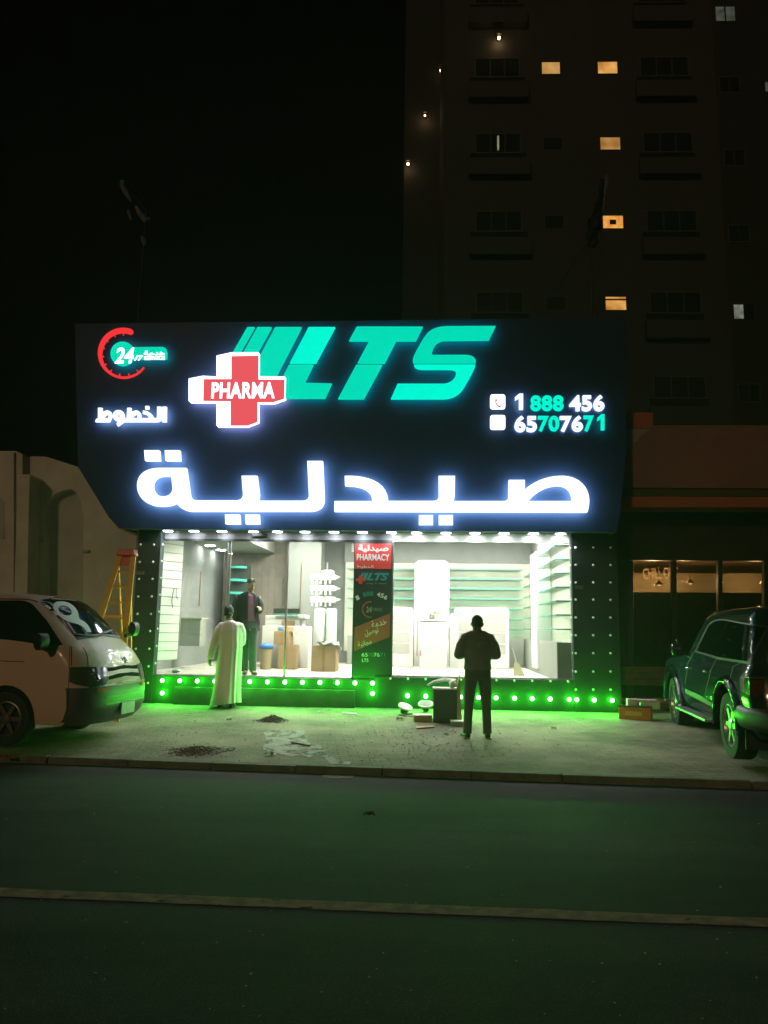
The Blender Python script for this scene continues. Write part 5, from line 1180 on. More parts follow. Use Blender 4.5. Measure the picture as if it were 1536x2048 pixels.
# more odds and ends of the fitting work
bm = B(); c = gp(826, 1432); tube(bm, [c + Vector((0.26 * math.cos(k * 0.45) * (1 - k * 0.012), 0.16 * math.sin(k * 0.45), 0.012 + 0.003 * (k % 3))) for k in range(38)] + [gp(868, 1440) + FZ * 0.012], 0.007, 6)
lbl(obj('cable_coil', bm, M['dark'], smooth=True), 'loose coil of black cable on the paving between lamp disc and flat box', 'cable')
scrap('torn white film scrap just right of the peaked plastic wrap', 798, 1413, 0.17, M['film']); scrap('small brown cardboard scrap in front of the tilted lamp disc', 800, 1440, 0.13, M['carton'])
scrap('white scrap between the dark open box and the flat grey box', 905, 1462, 0.09, pap); scrap('grey scrap left of the dark clothed man beside his shoe', 893, 1470, 0.08, M['greylam'])
scrap('pale torn sheet lying near the lone low spotlight below the door row', 730, 1412, 0.20, M['film']); scrap('tiny pale scrap in the middle of the paving below the step', 640, 1425, 0.07, pap)
flat('timber_offcut', 'short pale timber offcut lying in front of the flat pale box', 'offcut', [(832, 1456), (868, 1453), (869, 1456), (833, 1459)], 0.02, M['carton'])
flat('plastic_strip', 'thin white plastic trim lying under the right pillar spotlights', 'strip', [(1070, 1420), (1112, 1419), (1112, 1421), (1070, 1422)], 0.012, pap)
# ------------------------------------------------------------------ vehicles
from mathutils.bvhtree import BVHTree
def lerp_table(tab, z):
    if z <= tab[0][0]: return tab[0][1:]
    for a, b in zip(tab, tab[1:]):
        if z <= b[0]:
            t = (z - a[0]) / (b[0] - a[0]); return tuple(p + (q - p) * t for p, q in zip(a[1:], b[1:]))
    return tab[-1][1:]
def shell(tab, nexp=2.6, step=0.035):
    """tab rows: z, front x, half width, front rounding, rear x, rear rounding"""
    zs = []; z0, z1 = tab[0][0], tab[-1][0]
    for a, b in zip(tab, tab[1:]):
        n = max(1, int((b[0] - a[0]) / step)); zs += [a[0] + (b[0] - a[0]) * k / n for k in range(n)]
    zs.append(z1); rings = []
    for z in zs:
        xf, hw, fa, xr, ra = lerp_table(tab, z); P = []
        for k in range(33):
            t = R(-90 + 180 * k / 32); s, c = math.sin(t), math.cos(t)
            P.append(Vector((xf - fa + fa * abs(c) ** (2 / nexp), hw * math.copysign(abs(s) ** (2 / nexp), s), z)))
        for k in range(1, 16): q = k / 16; P.append(Vector(((xf - fa) * (1 - q) + (xr + ra) * q, hw, z)))
        for k in range(17):
            t = R(90 + 180 * k / 16); s, c = math.sin(t), math.cos(t)
            P.append(Vector((xr + ra - ra * abs(c) ** (2 / nexp), hw * math.copysign(abs(s) ** (2 / nexp), s), z)))
        for k in range(1, 16): q = k / 16; P.append(Vector(((xr + ra) * (1 - q) + (xf - fa) * q, -hw, z)))
        rings.append(P)
    bm = B(); V = [[bm.verts.new(p) for p in r] for r in rings]; n = len(V[0])
    for a, b in zip(V, V[1:]):
        for k in range(n): bm.faces.new((a[k], a[(k + 1) % n], b[(k + 1) % n], b[k]))
    bm.faces.new(list(reversed(V[0]))); bm.faces.new(V[-1]); return bm
def wells(body, xs, zc, r, hw, depth=0.30):
    for x in xs:
        for s in (-1, 1):
            bm = B(); Mx = Matrix.Translation((x, s * (hw + 0.12), zc)) @ Matrix.Rotation(R(90) * s, 4, 'X'); lathe(bm, [(r, 0), (r, depth + 0.12)], 40, Mx)
            bmesh.ops.recalc_face_normals(bm, faces=bm.faces[:]); me = bpy.data.meshes.new('cut'); bm.to_mesh(me); bm.free(); c = link(bpy.data.objects.new('cut', me)); c.parent = body.parent
            b = body.modifiers.new('b', 'BOOLEAN'); b.operation = 'DIFFERENCE'; b.object = c; b.solver = 'EXACT'
            bake(body); bpy.data.objects.remove(c)
def thicken(bm, t):
    """give an open sheet a back side, offset along the smooth normals"""
    bmesh.ops.dissolve_degenerate(bm, edges=bm.edges[:], dist=2e-4)
    lone = [v for v in bm.verts if not v.link_faces]; bmesh.ops.delete(bm, geom=lone, context='VERTS')
    bm.normal_update(); vs = bm.verts[:]; fs = bm.faces[:]; bd = [e for e in bm.edges if len(e.link_faces) == 1]
    bk = {v: bm.verts.new(v.co - v.normal * t) for v in vs}
    for f in fs: bm.faces.new([bk[v] for v in reversed(f.verts[:])])
    for e in bd:
        f = e.link_faces[0]; l = [q for q in f.loops if q.edge == e][0]; a, b = l.vert, l.link_loop_next.vert
        try: bm.faces.new((b, a, bk[a], bk[b]))
        except ValueError: pass
class Wrap:
    """lays traced outlines on a body as thin conforming pieces"""
    def __init__(self, root, body):
        self.root, self.body = root, body; self.Mx = root_matrix(root); self.inv = self.Mx.inverted()
        bm = B(); bm.from_mesh(body.data); bm.transform(self.Mx); bm.normal_update(); self.bvh = BVHTree.FromBMesh(bm); bm.free()
    def hit(self, px, py):
        h = self.bvh.ray_cast(CAM, ray(px, py)); return (h[0], h[1]) if h[0] is not None else (None, None)
    def decal(self, name, d, mt, ox, oy, sc, up=0.004, thick=0.004, cut=5.0, parent=None, sym=None, side=-1):
        polys = path(d, lambda x, y: (ox + x / sc, oy + y / sc)); me = curve_mesh(polys, 0.0); bm = B(); bm.from_mesh(me); bpy.data.meshes.remove(me)
        bmesh.ops.remove_doubles(bm, verts=bm.verts[:], dist=1e-4)
        for ax in (0, 1):
            lo = min(v.co[ax] for v in bm.verts); hi = max(v.co[ax] for v in bm.verts); c = lo + cut
            while c < hi:
                no = (1, 0, 0) if ax == 0 else (0, 1, 0); co = (c, 0, 0) if ax == 0 else (0, c, 0)
                bmesh.ops.bisect_plane(bm, geom=bm.verts[:] + bm.edges[:] + bm.faces[:], plane_co=co, plane_no=no); c += cut
        bad = []; nrm = {}
        for v in bm.verts:
            p, n = self.hit(v.co.x, v.co.y)
            if p is None: bad.append(v)
            else:
                if n.dot(p - CAM) > 0: n = -n
                v.co = p + n * up; nrm[v] = n
        bmesh.ops.delete(bm, geom=bad, context='VERTS')
        for e in [e for e in bm.edges if e.calc_length() > 0.6]:
            if e.is_valid: bmesh.ops.delete(bm, geom=[e], context='EDGES')
        if not bm.faces: bm.free(); return None
        if sym:
            bm.transform(self.inv); ge = lambda: bm.verts[:] + bm.edges[:] + bm.faces[:]
            if sym == 'half': bmesh.ops.bisect_plane(bm, geom=ge(), plane_co=(0, 0, 0), plane_no=(0, 1 if side < 0 else -1, 0), clear_outer=True)
            b2 = bm.copy()
            for v in b2.verts: v.co.y *= -1
            bmesh.ops.reverse_faces(b2, faces=b2.faces[:])
            if sym == 'half':
                me = bpy.data.meshes.new('m'); b2.to_mesh(me); b2.free(); bm.from_mesh(me); bpy.data.meshes.remove(me); bmesh.ops.remove_doubles(bm, verts=bm.verts[:], dist=2e-3); bm.transform(self.Mx)
            else:
                thicken(b2, thick); b2.transform(self.Mx); obj(name, b2, mt, parent or self.root, smooth='auto', fix=False); bm.transform(self.Mx)
        bm.normal_update()
        bmesh.ops.recalc_face_normals(bm, faces=bm.faces[:])
        if sum(q.normal.dot(q.calc_center_median() - CAM) * q.calc_area() for q in bm.faces) > 0: bmesh.ops.reverse_faces(bm, faces=bm.faces[:])
        thicken(bm, thick)
        return obj(name, bm, mt, parent or self.root, smooth='auto', fix=False)
def make_wheel(root, x, y, z, r, w, spokes, rimmat, tyremat, side):
    Mx = Matrix.Translation((x, y, z)) @ Matrix.Rotation(R(90) * (1 if side < 0 else -1), 4, 'X')
    bm = B(); lathe(bm, [(r * 0.66, -w / 2), (r * 0.80, -w / 2), (r * 0.96, -w * 0.46), (r, -w * 0.34), (r, w * 0.34), (r * 0.96, w * 0.46), (r * 0.82, w / 2), (r * 0.66, w / 2 - 0.01), (r * 0.64, w * 0.1)], 40, Mx)
    o = obj('wheel', bm, tyremat, root, local=True, smooth='auto')
    bm = B(); q = w / 2 - 0.03
    lathe(bm, [(r * 0.645, q - 0.1), (r * 0.645, q + 0.012), (r * 0.60, q + 0.016), (r * 0.585, q - 0.02), (r * 0.585, q - 0.1)], 40, Mx)
    lathe(bm, [(r * 0.2, q - 0.05), (r * 0.2, q), (r * 0.15, q + 0.012), (0.02, q + 0.015)], 20, Mx)
    for k in range(spokes):
        a = 2 * math.pi * k / spokes; c, s = math.cos(a), math.sin(a); t = Vector((-s, c, 0)); u = Vector((c, s, 0))
        pts = [u * r * 0.16 - t * 0.030, u * r * 0.60 - t * 0.020, u * r * 0.60 + t * 0.020, u * r * 0.16 + t * 0.030]
        hexa(bm, [Mx @ (p + Vector((0, 0, q - 0.045))) for p in pts] + [Mx @ (p + Vector((0, 0, q - 0.002))) for p in pts])
    rm = mesh_from(bm); rim = link(bpy.data.objects.new('rim', rm)); rm.materials.append(rimmat); rim.parent = o
    bm = B(); lathe(bm, [(r * 0.63, q - 0.13), (r * 0.63, q - 0.11)], 32, Mx); dk_ = mesh_from(bm); h = link(bpy.data.objects.new('brake_disc', dk_)); dk_.materials.append(M['dark']); h.parent = o
    return o
def mesh_from(bm):
    bmesh.ops.recalc_face_normals(bm, faces=bm.faces[:]); me = bpy.data.meshes.new('m'); bm.to_mesh(me); bm.free(); return me
M['vglass'] = dark_glass('dark_car_glass', (0.008, 0.012, 0.011), 0.05, 0.30)
M['vglass2'] = dark_glass('tinted_car_glass', (0.006, 0.009, 0.009), 0.03, 0.12)
M['chrome'] = mat('chrome_trim', (0.75, 0.76, 0.76), 0.15, metal=1.0)
M['gdark'] = mat('grille_mesh', (0.012, 0.012, 0.012), 0.9, spec=0.1)
M['slat'] = mat('satin_slat', (0.22, 0.22, 0.21), 0.45)
M['tyre'] = mat('tyre_rubber', (0.022, 0.022, 0.022), 0.85, noise=0.3, scale=20)
M['seam'] = mat('panel_seam', (0.02, 0.016, 0.012), 0.8)
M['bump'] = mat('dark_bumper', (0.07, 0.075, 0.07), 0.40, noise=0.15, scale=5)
M['hlamp'] = mat('headlight_lens', (0.07, 0.08, 0.065), 0.12, spec=0.8, coat=0.8)
M['amber'] = mat('amber_lens', (0.55, 0.16, 0.03), 0.2, coat=0.6)

# --- white minibus at the left, parked along the kerb
VH = R(-9.0)
vp = Vector((-3.41, 10.2, 0)); vp.z = ground_z(vp)
van = thing('minibus', 'white one-box minibus with a big white 9 on its windshield, parked at the left', 'van', vp, VH)
vt = [(0.27, -0.12, 0.80, 0.36, -4.66, 0.15), (0.36, -0.03, 0.835, 0.36, -4.70, 0.15), (0.48, 0.01, 0.85, 0.36, -4.72, 0.15), (0.66, 0.0, 0.855, 0.36, -4.72, 0.15), (0.85, -0.04, 0.855, 0.36, -4.72, 0.15), (1.02, -0.10, 0.85, 0.37, -4.71, 0.15),
      (1.16, -0.20, 0.845, 0.38, -4.70, 0.16), (1.25, -0.31, 0.838, 0.40, -4.69, 0.16), (1.5, -0.57, 0.81, 0.42, -4.66, 0.18), (1.70, -0.77, 0.775, 0.45, -4.6, 0.2), (1.80, -0.90, 0.745, 0.5, -4.56, 0.22), (1.86, -1.02, 0.71, 0.55, -4.5, 0.26), (1.90, -1.2, 0.66, 0.6, -4.42, 0.3), (1.93, -1.55, 0.56, 0.6, -4.25, 0.3), (1.945, -2.2, 0.35, 0.5, -3.8, 0.3)]
M['vwhite'] = mat('white_van_paint', (0.72, 0.58, 0.44), 0.3, coat=0.4, spec=0.4)
bm = shell(vt); body = obj('body', bm, M['vwhite'], van, local=True, smooth=True)
WX, WR = -1.18, 0.335
wells(body, (WX, -3.55), WR + 0.01, 0.405, 0.85); auto_smooth(body, 35)
for x in (WX, -3.55):
    for s in (-1, 1): make_wheel(van, x, s * 0.74, WR, WR, 0.2, 6, mat('grey_steel_rim', (0.16, 0.15, 0.14), 0.4, metal=0.7), M['tyre'], s)
wr = Wrap(van, body); Z = dict(ox=0, oy=1150, sc=5.12)
wr.decal('windshield', 'M 392 262 L 560 232 L 860 208 C 960 240 1040 290 1120 370 L 1290 562 C 1180 588 980 620 785 655 L 700 560 L 560 400 Z', M['vglass'], sym='half', **Z)
wr.decal('side_window', 'M -160 262 L 200 262 C 270 268 310 280 350 320 L 480 470 L 640 715 L 500 730 L 280 690 L 100 665 L -160 645 Z', M['vglass'], sym='copy', **Z)
wr.decal('hood_seam', 'M 728 730 L 738 730 L 735 935 L 726 935 Z', M['seam'], up=0.002, thick=0.003, sym='copy', **Z)
wr.decal('hood_seam', 'M 845 745 C 880 780 895 830 897 935 L 905 935 C 903 830 888 775 852 742 Z', M['seam'], up=0.002, thick=0.003, sym='copy', **Z)
wr.decal('door_seam', 'M 712 720 L 718 720 L 712 930 L 700 1410 L 693 1410 L 705 930 Z', M['seam'], up=0.002, thick=0.003, sym='copy', **Z)
wr.decal('gutter', 'M -100 240 L 250 244 C 330 250 370 262 390 275 L 380 282 C 350 262 310 256 250 254 L -100 250 Z', M['seam'], up=0.003, sym='copy', **Z)
wr.decal('side_moulding', 'M -80 872 L 250 885 L 250 893 L -80 880 Z', M['seam'], up=0.002, sym='copy', **Z)
wr.decal('headlight', 'M 716 945 L 900 940 L 1088 945 L 1108 1060 L 1085 1115 C 1020 1135 960 1145 880 1142 L 760 1118 L 712 1095 Z', M['hlamp'], up=0.006, sym='copy', **Z)
wr.decal('indicator', 'M 985 1165 L 1120 1150 L 1125 1180 L 990 1205 Z', M['amber'], up=0.012, sym='copy', **Z)
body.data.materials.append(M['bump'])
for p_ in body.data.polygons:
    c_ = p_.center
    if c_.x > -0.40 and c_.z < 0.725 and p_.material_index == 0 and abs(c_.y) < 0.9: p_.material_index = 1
for q in ('M 1080 1245 L 1250 1215 L 1425 1165 L 1425 1180 L 1250 1232 L 1080 1262 Z', 'M 1080 1320 L 1250 1290 L 1420 1235 L 1420 1247 L 1250 1303 L 1080 1334 Z'):
    wr.decal('bumper_slat', q, M['slat'], up=0.013, thick=0.01, sym='half', **Z)
wr.decal('bumper_strip', 'M 900 1142 L 1095 1120 L 1250 1085 L 1430 1025 L 1430 1040 L 1250 1103 L 1095 1138 L 905 1156 Z', M['chrome'], up=0.014, thick=0.01, sym='half', **Z)
bm = B(); box(bm, (0.018, 0, 0.43), (0.025, 0.36, 0.15)); obj('number_plate', bm, mat('plate', (0.42, 0.43, 0.41), 0.5, noise=0.25, scale=20), van, local=True, bevel=0.006)
wr.decal('grille', 'M 1085 950 L 1170 945 C 1210 930 1230 935 1262 920 L 1395 872 L 1395 905 C 1340 920 1300 960 1265 960 C 1220 958 1180 985 1100 990 Z', M['gdark'], up=0.005, sym='half', **Z)
wr.decal('grille', 'M 1110 1040 L 1200 1012 C 1240 1000 1290 1010 1320 985 L 1405 950 L 1408 990 L 1240 1045 L 1115 1075 Z', M['gdark'], up=0.005, sym='half', **Z)
wr.decal('grille_bar', 'M 1095 995 L 1185 988 C 1225 972 1260 975 1290 965 C 1320 945 1350 930 1400 910 L 1402 942 L 1320 978 C 1290 995 1240 992 1200 1005 L 1105 1035 Z', mat('satin_grille_bar', (0.45, 0.44, 0.42), 0.4, metal=0.3), up=0.009, sym='half', **Z)
h, n = wr.hit(1275 / 5.12, 1150 + 866 / 5.12); q = Matrix.Translation(h) @ n.to_track_quat('Z', 'Y').to_matrix().to_4x4(); bm = B()
ring_ = [q @ Vector((0.062 * math.cos(R(15 * k)), 0.045 * math.sin(R(15 * k)), 0.006)) for k in range(25)]; tube(bm, ring_, 0.006, 6); tube(bm, [q @ Vector((0, -0.04, 0.006)), q @ Vector((0, 0.04, 0.006))], 0.006, 6); tube(bm, [q @ Vector((-0.045, 0.02, 0.006)), q @ Vector((0.045, 0.02, 0.006))], 0.005, 6); obj('emblem', bm, M['chrome'], van, smooth=True)
wp = mat('white_vinyl', (0.85, 0.86, 0.90), 0.5, emit=None)
wr.decal('painted_number', 'M 540 318 C 545 278 600 272 655 280 C 730 292 795 350 800 430 C 805 455 820 465 850 480 C 890 505 915 545 930 590 L 880 590 C 860 545 830 520 780 505 C 700 490 640 465 600 420 C 560 385 535 350 540 318 Z M 595 358 C 600 395 640 422 690 420 C 730 420 735 395 725 370 C 710 335 670 318 640 318 C 610 318 592 335 595 358 Z', wp, up=0.012, **Z)
wr.decal('painted_number', 'M 450 320 L 480 315 L 525 350 L 500 355 Z', wp, up=0.012, **Z); wr.decal('painted_number', 'M 525 370 L 560 385 L 588 415 L 570 420 Z', wp, up=0.012, **Z)
for q in ('M 760 610 L 960 625 L 1130 575 L 1135 583 L 965 640 L 760 622 Z', 'M 1040 598 L 1130 565 L 1285 565 L 1285 573 L 1135 577 L 1045 610 Z'):
    wr.decal('wiper', q, M['dark'], up=0.022, thick=0.012, **Z)
wr.decal('cowl', 'M 770 635 L 1000 605 L 1292 560 L 1300 578 L 1000 632 L 790 668 Z', M['dark'], up=0.008, sym='half', **Z)
h, n = wr.hit(96, 1292)
hl = wr.inv @ h
for s, x, z, nm in ((-1, hl.x - 0.02, 1.20, 'wing_mirror'), (1, -0.52, 1.36, 'wing_mirror')):
    bm = B(); loft(bm, [(x, s * 0.83, z), (x + 0.02, s * 0.93, z + 0.02)], [0.03, 0.03], 8); loft(bm, [(x + 0.04, s * 0.90, z + 0.09), (x + 0.04, s * 0.93, z + 0.1), (x + 0.03, s * 1.08, z + 0.1), (x + 0.03, s * 1.11, z + 0.09)], [(0.06, 0.03), (0.105, 0.06), (0.105, 0.06), (0.06, 0.03)], 14, side=(0, 0, 1)); obj(nm, bm, M['dark'], van, local=True, smooth='auto')
bm = B(); tube(bm, [(-1.75, -0.865, 1.05), (-1.60, -0.885, 1.05), (-1.55, -0.865, 1.05)], 0.014, 8); obj('door_handle', bm, M['dark'], van, local=True)
for (x, z) in ((935, 985), (995, 1050)):
    h, n = wr.hit(x / 5.12, 1150 + z / 5.12); bm = B(); lathe(bm, [(0.045, 0.004), (0.04, 0.012), (0.01, 0.016)], 18, Matrix.Translation(h) @ n.to_track_quat('Z', 'Y').to_matrix().to_4x4()); obj('lamp_reflector', bm, M['chrome'], van)

# --- dark off-roader at the right, tail towards the street
SH = R(90 - 9.5)
sp_ = Vector((5.73, 12.85, 0)); sp_.z = ground_z(Vector((5.4, 10.7, 0)))
suv = thing('offroad_car', 'dark green blue off-road car with alloy wheels parked at the right edge', 'car', sp_, SH)
WF, WRr = -0.92, -3.92
st = [(0.34, -0.16, 0.84, 0.35, -4.80, 0.22), (0.46, -0.05, 0.90, 0.34, -4.88, 0.22), (0.60, -0.02, 0.925, 0.34, -4.90, 0.22), (0.80, 0.0, 0.93, 0.34, -4.86, 0.22), (0.95, -0.04, 0.925, 0.36, -4.82, 0.22), (1.03, -0.10, 0.905, 0.38, -4.80, 0.22), (1.07, -0.20, 0.88, 0.40, -4.79, 0.22), (1.10, -0.9, 0.865, 0.35, -4.78, 0.22), (1.13, -1.42, 0.855, 0.30, -4.77, 0.22), (1.28, -1.62, 0.83, 0.30, -4.74, 0.22), (1.5, -1.92, 0.79, 0.30, -4.68, 0.22), (1.66, -2.15, 0.755, 0.32, -4.60, 0.22), (1.72, -2.30, 0.73, 0.36, -4.55, 0.24), (1.765, -2.5, 0.69, 0.4, -4.45, 0.28), (1.79, -2.8, 0.58, 0.4, -4.25, 0.3), (1.80, -3.1, 0.3, 0.3, -3.9, 0.2)]
M['suvp'] = mat('dark_teal_paint', (0.015, 0.030, 0.034), 0.11, coat=0.0, spec=0.45)
bm = shell(st, 3.0); sbody = obj('body', bm, M['suvp'], suv, local=True, smooth=True)
SR = 0.385
wells(sbody, (WF, WRr), SR + 0.02, 0.46, 0.93); auto_smooth(sbody, 35)
alloy = mat('alloy_rim', (0.55, 0.56, 0.54), 0.3, metal=0.9)
for x in (WF, WRr):
    for s in (-1, 1):
        make_wheel(suv, x, s * 0.815, SR, SR, 0.25, 6, alloy, M['tyre'], s)
        bm = B(); A_, Bc = [], []
        for k in range(21):
            a = R(-8 + 196 * k / 20); c, q = math.cos(a), math.sin(a)
            for lst, r, y in ((A_, 0.465, 0.925), (A_, 0.545, 0.93)): pass
            A_.append([Vector((x + r * c, s * y, SR + 0.02 + r * q)) for r, y in ((0.455, 0.90), (0.462, 0.985), (0.53, 0.985), (0.57, 0.925))])
        V = [[bm.verts.new(p) for p in r] for r in A_]
        for a, b in zip(V, V[1:]):
            for k in range(3): bm.faces.new((a[k], a[k + 1], b[k + 1], b[k]))
        bmesh.ops.solidify(bm, geom=bm.faces[:], thickness=0.008); obj('fender_flare', bm, M['suvp'], suv, local=True, smooth=True)
ws = Wrap(suv, sbody); Z = dict(ox=1310, oy=1200, sc=5.69)
ws.decal('side_window', 'M 470 575 L 600 305 C 645 245 700 224 780 228 L 1020 262 L 985 700 L 720 655 Z', M['vglass2'], sym='copy', **Z)
ws.decal('side_window', 'M 1055 268 L 1275 310 L 1150 560 L 1080 715 L 1015 705 Z', M['vglass2'], sym='copy', **Z)
ws.decal('door_seam', 'M 990 705 L 1000 705 L 895 765 L 860 900 L 720 1010 L 712 1006 L 850 890 L 885 755 Z', M['seam'], up=0.002, thick=0.003, sym='copy', **Z)
ws.decal('door_seam', 'M 700 665 L 708 665 L 640 800 L 575 1080 L 567 1080 L 632 800 Z', M['seam'], up=0.002, thick=0.003, sym='copy', **Z)
ws.decal('door_seam', 'M 440 590 L 448 590 L 380 720 L 345 960 L 337 960 L 372 720 Z', M['seam'], up=0.002, thick=0.003, sym='copy', **Z)
ws.decal('sill_trim', 'M 345 1010 L 520 1090 L 660 1180 L 680 1230 L 500 1140 L 350 1060 Z', mat('grey_sill', (0.16, 0.17, 0.17), 0.3, coat=0.3), up=0.004, thick=0.012, sym='copy', **Z)
ws.decal('window_trim', 'M 450 590 L 592 298 C 640 234 700 212 782 216 L 1290 305 L 1160 570 L 1090 735 L 720 676 Z M 478 578 L 720 648 L 1075 702 L 1140 556 L 1268 322 L 780 234 C 705 230 652 250 608 310 Z', M['dark'], up=0.006, thick=0.004, sym='copy', **Z)
# tail lamp, rear bumper, handles, mirror, step, aerial, roof rails in the car's own frame
def sb_(name, c, s_, mt, bev=0.01): bm = B(); box(bm, c, s_); return obj(name, bm, mt, suv, local=True, bevel=bev)
sb_('tail_lamp', (-4.68, 0.845, 0.88), (0.20, 0.17, 0.20), mat('red_tail_lamp', (0.10, 0.010, 0.006), 0.15, coat=0.8), 0.03)
sb_('tail_lamp_trim', (-4.68, 0.84, 0.995), (0.22, 0.19, 0.024), M['chrome'], 0.006)
sb_('tail_lamp', (-4.68, -0.845, 0.88), (0.20, 0.17, 0.20), mat('red_tail_lens', (0.10, 0.010, 0.006), 0.15, coat=0.8), 0.03)
bm = B(); loft(bm, [(-4.35, 0.94, 0.55), (-4.7, 0.93, 0.55), (-4.93, 0.80, 0.55), (-4.97, 0, 0.55), (-4.93, -0.80, 0.55), (-4.7, -0.93, 0.55)], [(0.12, 0.05)] * 6, 12, side=(0, 0, 1)); obj('rear_bumper', bm, M['bump'], suv, local=True, smooth='auto')
sb_('spare_wheel_cover', (-4.98, 0.05, 1.0), (0.2, 0.72, 0.72), M['suvp'], 0.09)
for x in (-1.95, -2.95): bm = B(); tube(bm, [(x - 0.09, 0.90, 0.965), (x - 0.07, 0.945, 0.965), (x + 0.07, 0.945, 0.965), (x + 0.09, 0.90, 0.965)], 0.016, 8); obj('door_handle', bm, M['chrome'], suv, local=True, smooth=True)
for s in (-1, 1):
    bm = B(); loft(bm, [(-1.62, s * 0.84, 1.14), (-1.60, s * 0.93, 1.17)], [0.03, 0.025], 8); loft(bm, [(-1.60, s * 0.91, 1.22), (-1.60, s * 0.94, 1.22), (-1.61, s * 1.06, 1.22), (-1.61, s * 1.08, 1.22)], [(0.04, 0.03), (0.09, 0.06), (0.09, 0.055), (0.05, 0.03)], 14, side=(0, 0, 1)); obj('wing_mirror', bm, M['suvp'], suv, local=True, smooth='auto')
    bm = B(); box(bm, (-2.42, s * 0.97, 0.36), (1.7, 0.16, 0.035)); obj('side_step', bm, M['alu'], suv, local=True, bevel=0.01)
    bm = B(); loft(bm, [(-0.30, s * 0.80, 0.80), (-0.12, s * 0.74, 0.82), (-0.03, s * 0.62, 0.82)], [(0.09, 0.03), (0.10, 0.04), (0.09, 0.03)], 12, side=(0, 0, 1)); obj('headlight', bm, M['hlamp'], suv, local=True, smooth='auto')
bm = B(); tube(bm, [(-0.75, 0.80, 1.08), (-0.74, 0.81, 1.34)], 0.007, 6); ball(bm, (-0.74, 0.81, 1.35), 0.02, 8, 6); obj('aerial', bm, M['chrome'], suv, local=True)
bm = B(); tube(bm, [(0.02, 0.70, 0.55), (0.10, 0.66, 0.80), (0.04, 0.60, 1.0), (0.02, -0.60, 1.0), (0.10, -0.66, 0.80), (0.02, -0.70, 0.55)], 0.028, 10); obj('bull_bar', bm, M['chrome'], suv, local=True, smooth=True)
bm = B(); prism(bm, [Vector((-4.55, 0.70, 0.2)), Vector((-4.55, 0.93, 0.2)), Vector((-4.55, 0.93, 0.42)), Vector((-4.55, 0.70, 0.42))], Vector((0.012, 0, 0))); obj('mud_flap', bm, M['dark'], suv, local=True)
# ------------------------------------------------------------------ people
skin = mat('skin', (0.50, 0.31, 0.22), 0.55, noise=0.08, scale=12); skin2 = mat('brown_skin', (0.16, 0.085, 0.055), 0.55, noise=0.08, scale=12); hairm = mat('black_hair', (0.012, 0.010, 0.009), 0.6, noise=0.5, scale=60, bump=0.6, bscale=120)
def V3(*a): return Vector(a)
def build(name, pieces, mt, parent=None, vox=0.010, sm=3, crease=0.0):
    bm = B()
    for p in pieces:
        if p[0] == 'L': loft(bm, p[1], p[2], 16, side=p[3] if len(p) > 3 else None)
        else: ball(bm, p[1], p[2], 16, 12, p[3] if len(p) > 3 else None)
    bmesh.ops.recalc_face_normals(bm, faces=bm.faces[:]); me = bpy.data.meshes.new(name); bm.to_mesh(me); bm.free()
    o = link(bpy.data.objects.new(name, me)); o.data.materials.append(mt); remesh(o, vox, sm)
    for p in o.data.polygons: p.use_smooth = True
    if parent: o.parent = parent
    return o
def hand(c, d, palm_n, s=1.0, curl=0.5):
    """palm at c, fingers along d, palm facing palm_n: five separate fingers"""
    d = d.normalized(); n = (palm_n - d * palm_n.dot(d)).normalized(); w = d.cross(n); P = []
    P.append(('L', [c - d * 0.05 * s, c - d * 0.02 * s, c + d * 0.03 * s, c + d * 0.05 * s], [(0.016 * s, 0.026 * s), (0.017 * s, 0.038 * s), (0.016 * s, 0.042 * s), (0.012 * s, 0.040 * s)], n))
    for k, (o, l) in enumerate(((-0.031, 0.066), (-0.011, 0.078), (0.010, 0.074), (0.030, 0.058))):
        b = c + d * 0.045 * s + w * o * s; a1 = curl * (0.7 + 0.1 * k); a2 = a1 + curl * 0.9
        p1 = b + (d * math.cos(a1) + n * math.sin(a1)) * l * 0.5 * s; p2 = p1 + (d * math.cos(a2) + n * math.sin(a2)) * l * 0.5 * s
        P.append(('L', [b, p1, p2], [0.0095 * s, 0.0088 * s, 0.007 * s]))
    b = c - d * 0.005 * s - w * 0.036 * s; p1 = b + (d * 0.7 - w * 0.7 + n * 0.35).normalized() * 0.034 * s; p2 = p1 + (d * 0.9 - w * 0.2 + n * 0.5).normalized() * 0.03 * s
    P.append(('L', [b, p1, p2], [0.013 * s, 0.011 * s, 0.008 * s])); return P
def head(c, yaw, pitch=0.0, s=1.0):
    """head centre c; face looks along +y turned by yaw (0 = away from the camera)"""
    Mr = Matrix.Rotation(yaw, 3, 'Z') @ Matrix.Rotation(pitch, 3, 'X'); q = lambda x, y, z: c + Mr @ Vector((x * s, y * s, z * s))
    P = [('S', q(0, -0.012, 0.03), (0.076 * s, 0.096 * s, 0.092 * s), Mr), ('S', q(0, 0.022, -0.035), (0.062 * s, 0.070 * s, 0.082 * s), Mr), ('S', q(0, 0.045, -0.088), (0.034 * s, 0.036 * s, 0.028 * s), Mr),
         ('L', [q(0, 0.088, 0.012), q(0, 0.108, -0.020), q(0, 0.094, -0.030)], [0.010 * s, 0.015 * s, 0.014 * s]), ('S', q(0, 0.083, -0.058), (0.024 * s, 0.012 * s, 0.010 * s), Mr),
         ('L', [q(-0.045, 0.078, 0.022), q(0, 0.090, 0.026), q(0.045, 0.078, 0.022)], [0.009 * s] * 3)]
    for e in (-1, 1): P.append(('L', [q(e * 0.076, -0.004, 0.022), q(e * 0.088, -0.014, 0.002), q(e * 0.076, -0.004, -0.024)], [(0.012 * s, 0.010 * s), (0.016 * s, 0.010 * s), (0.010 * s, 0.008 * s)]))
    return P, q, Mr
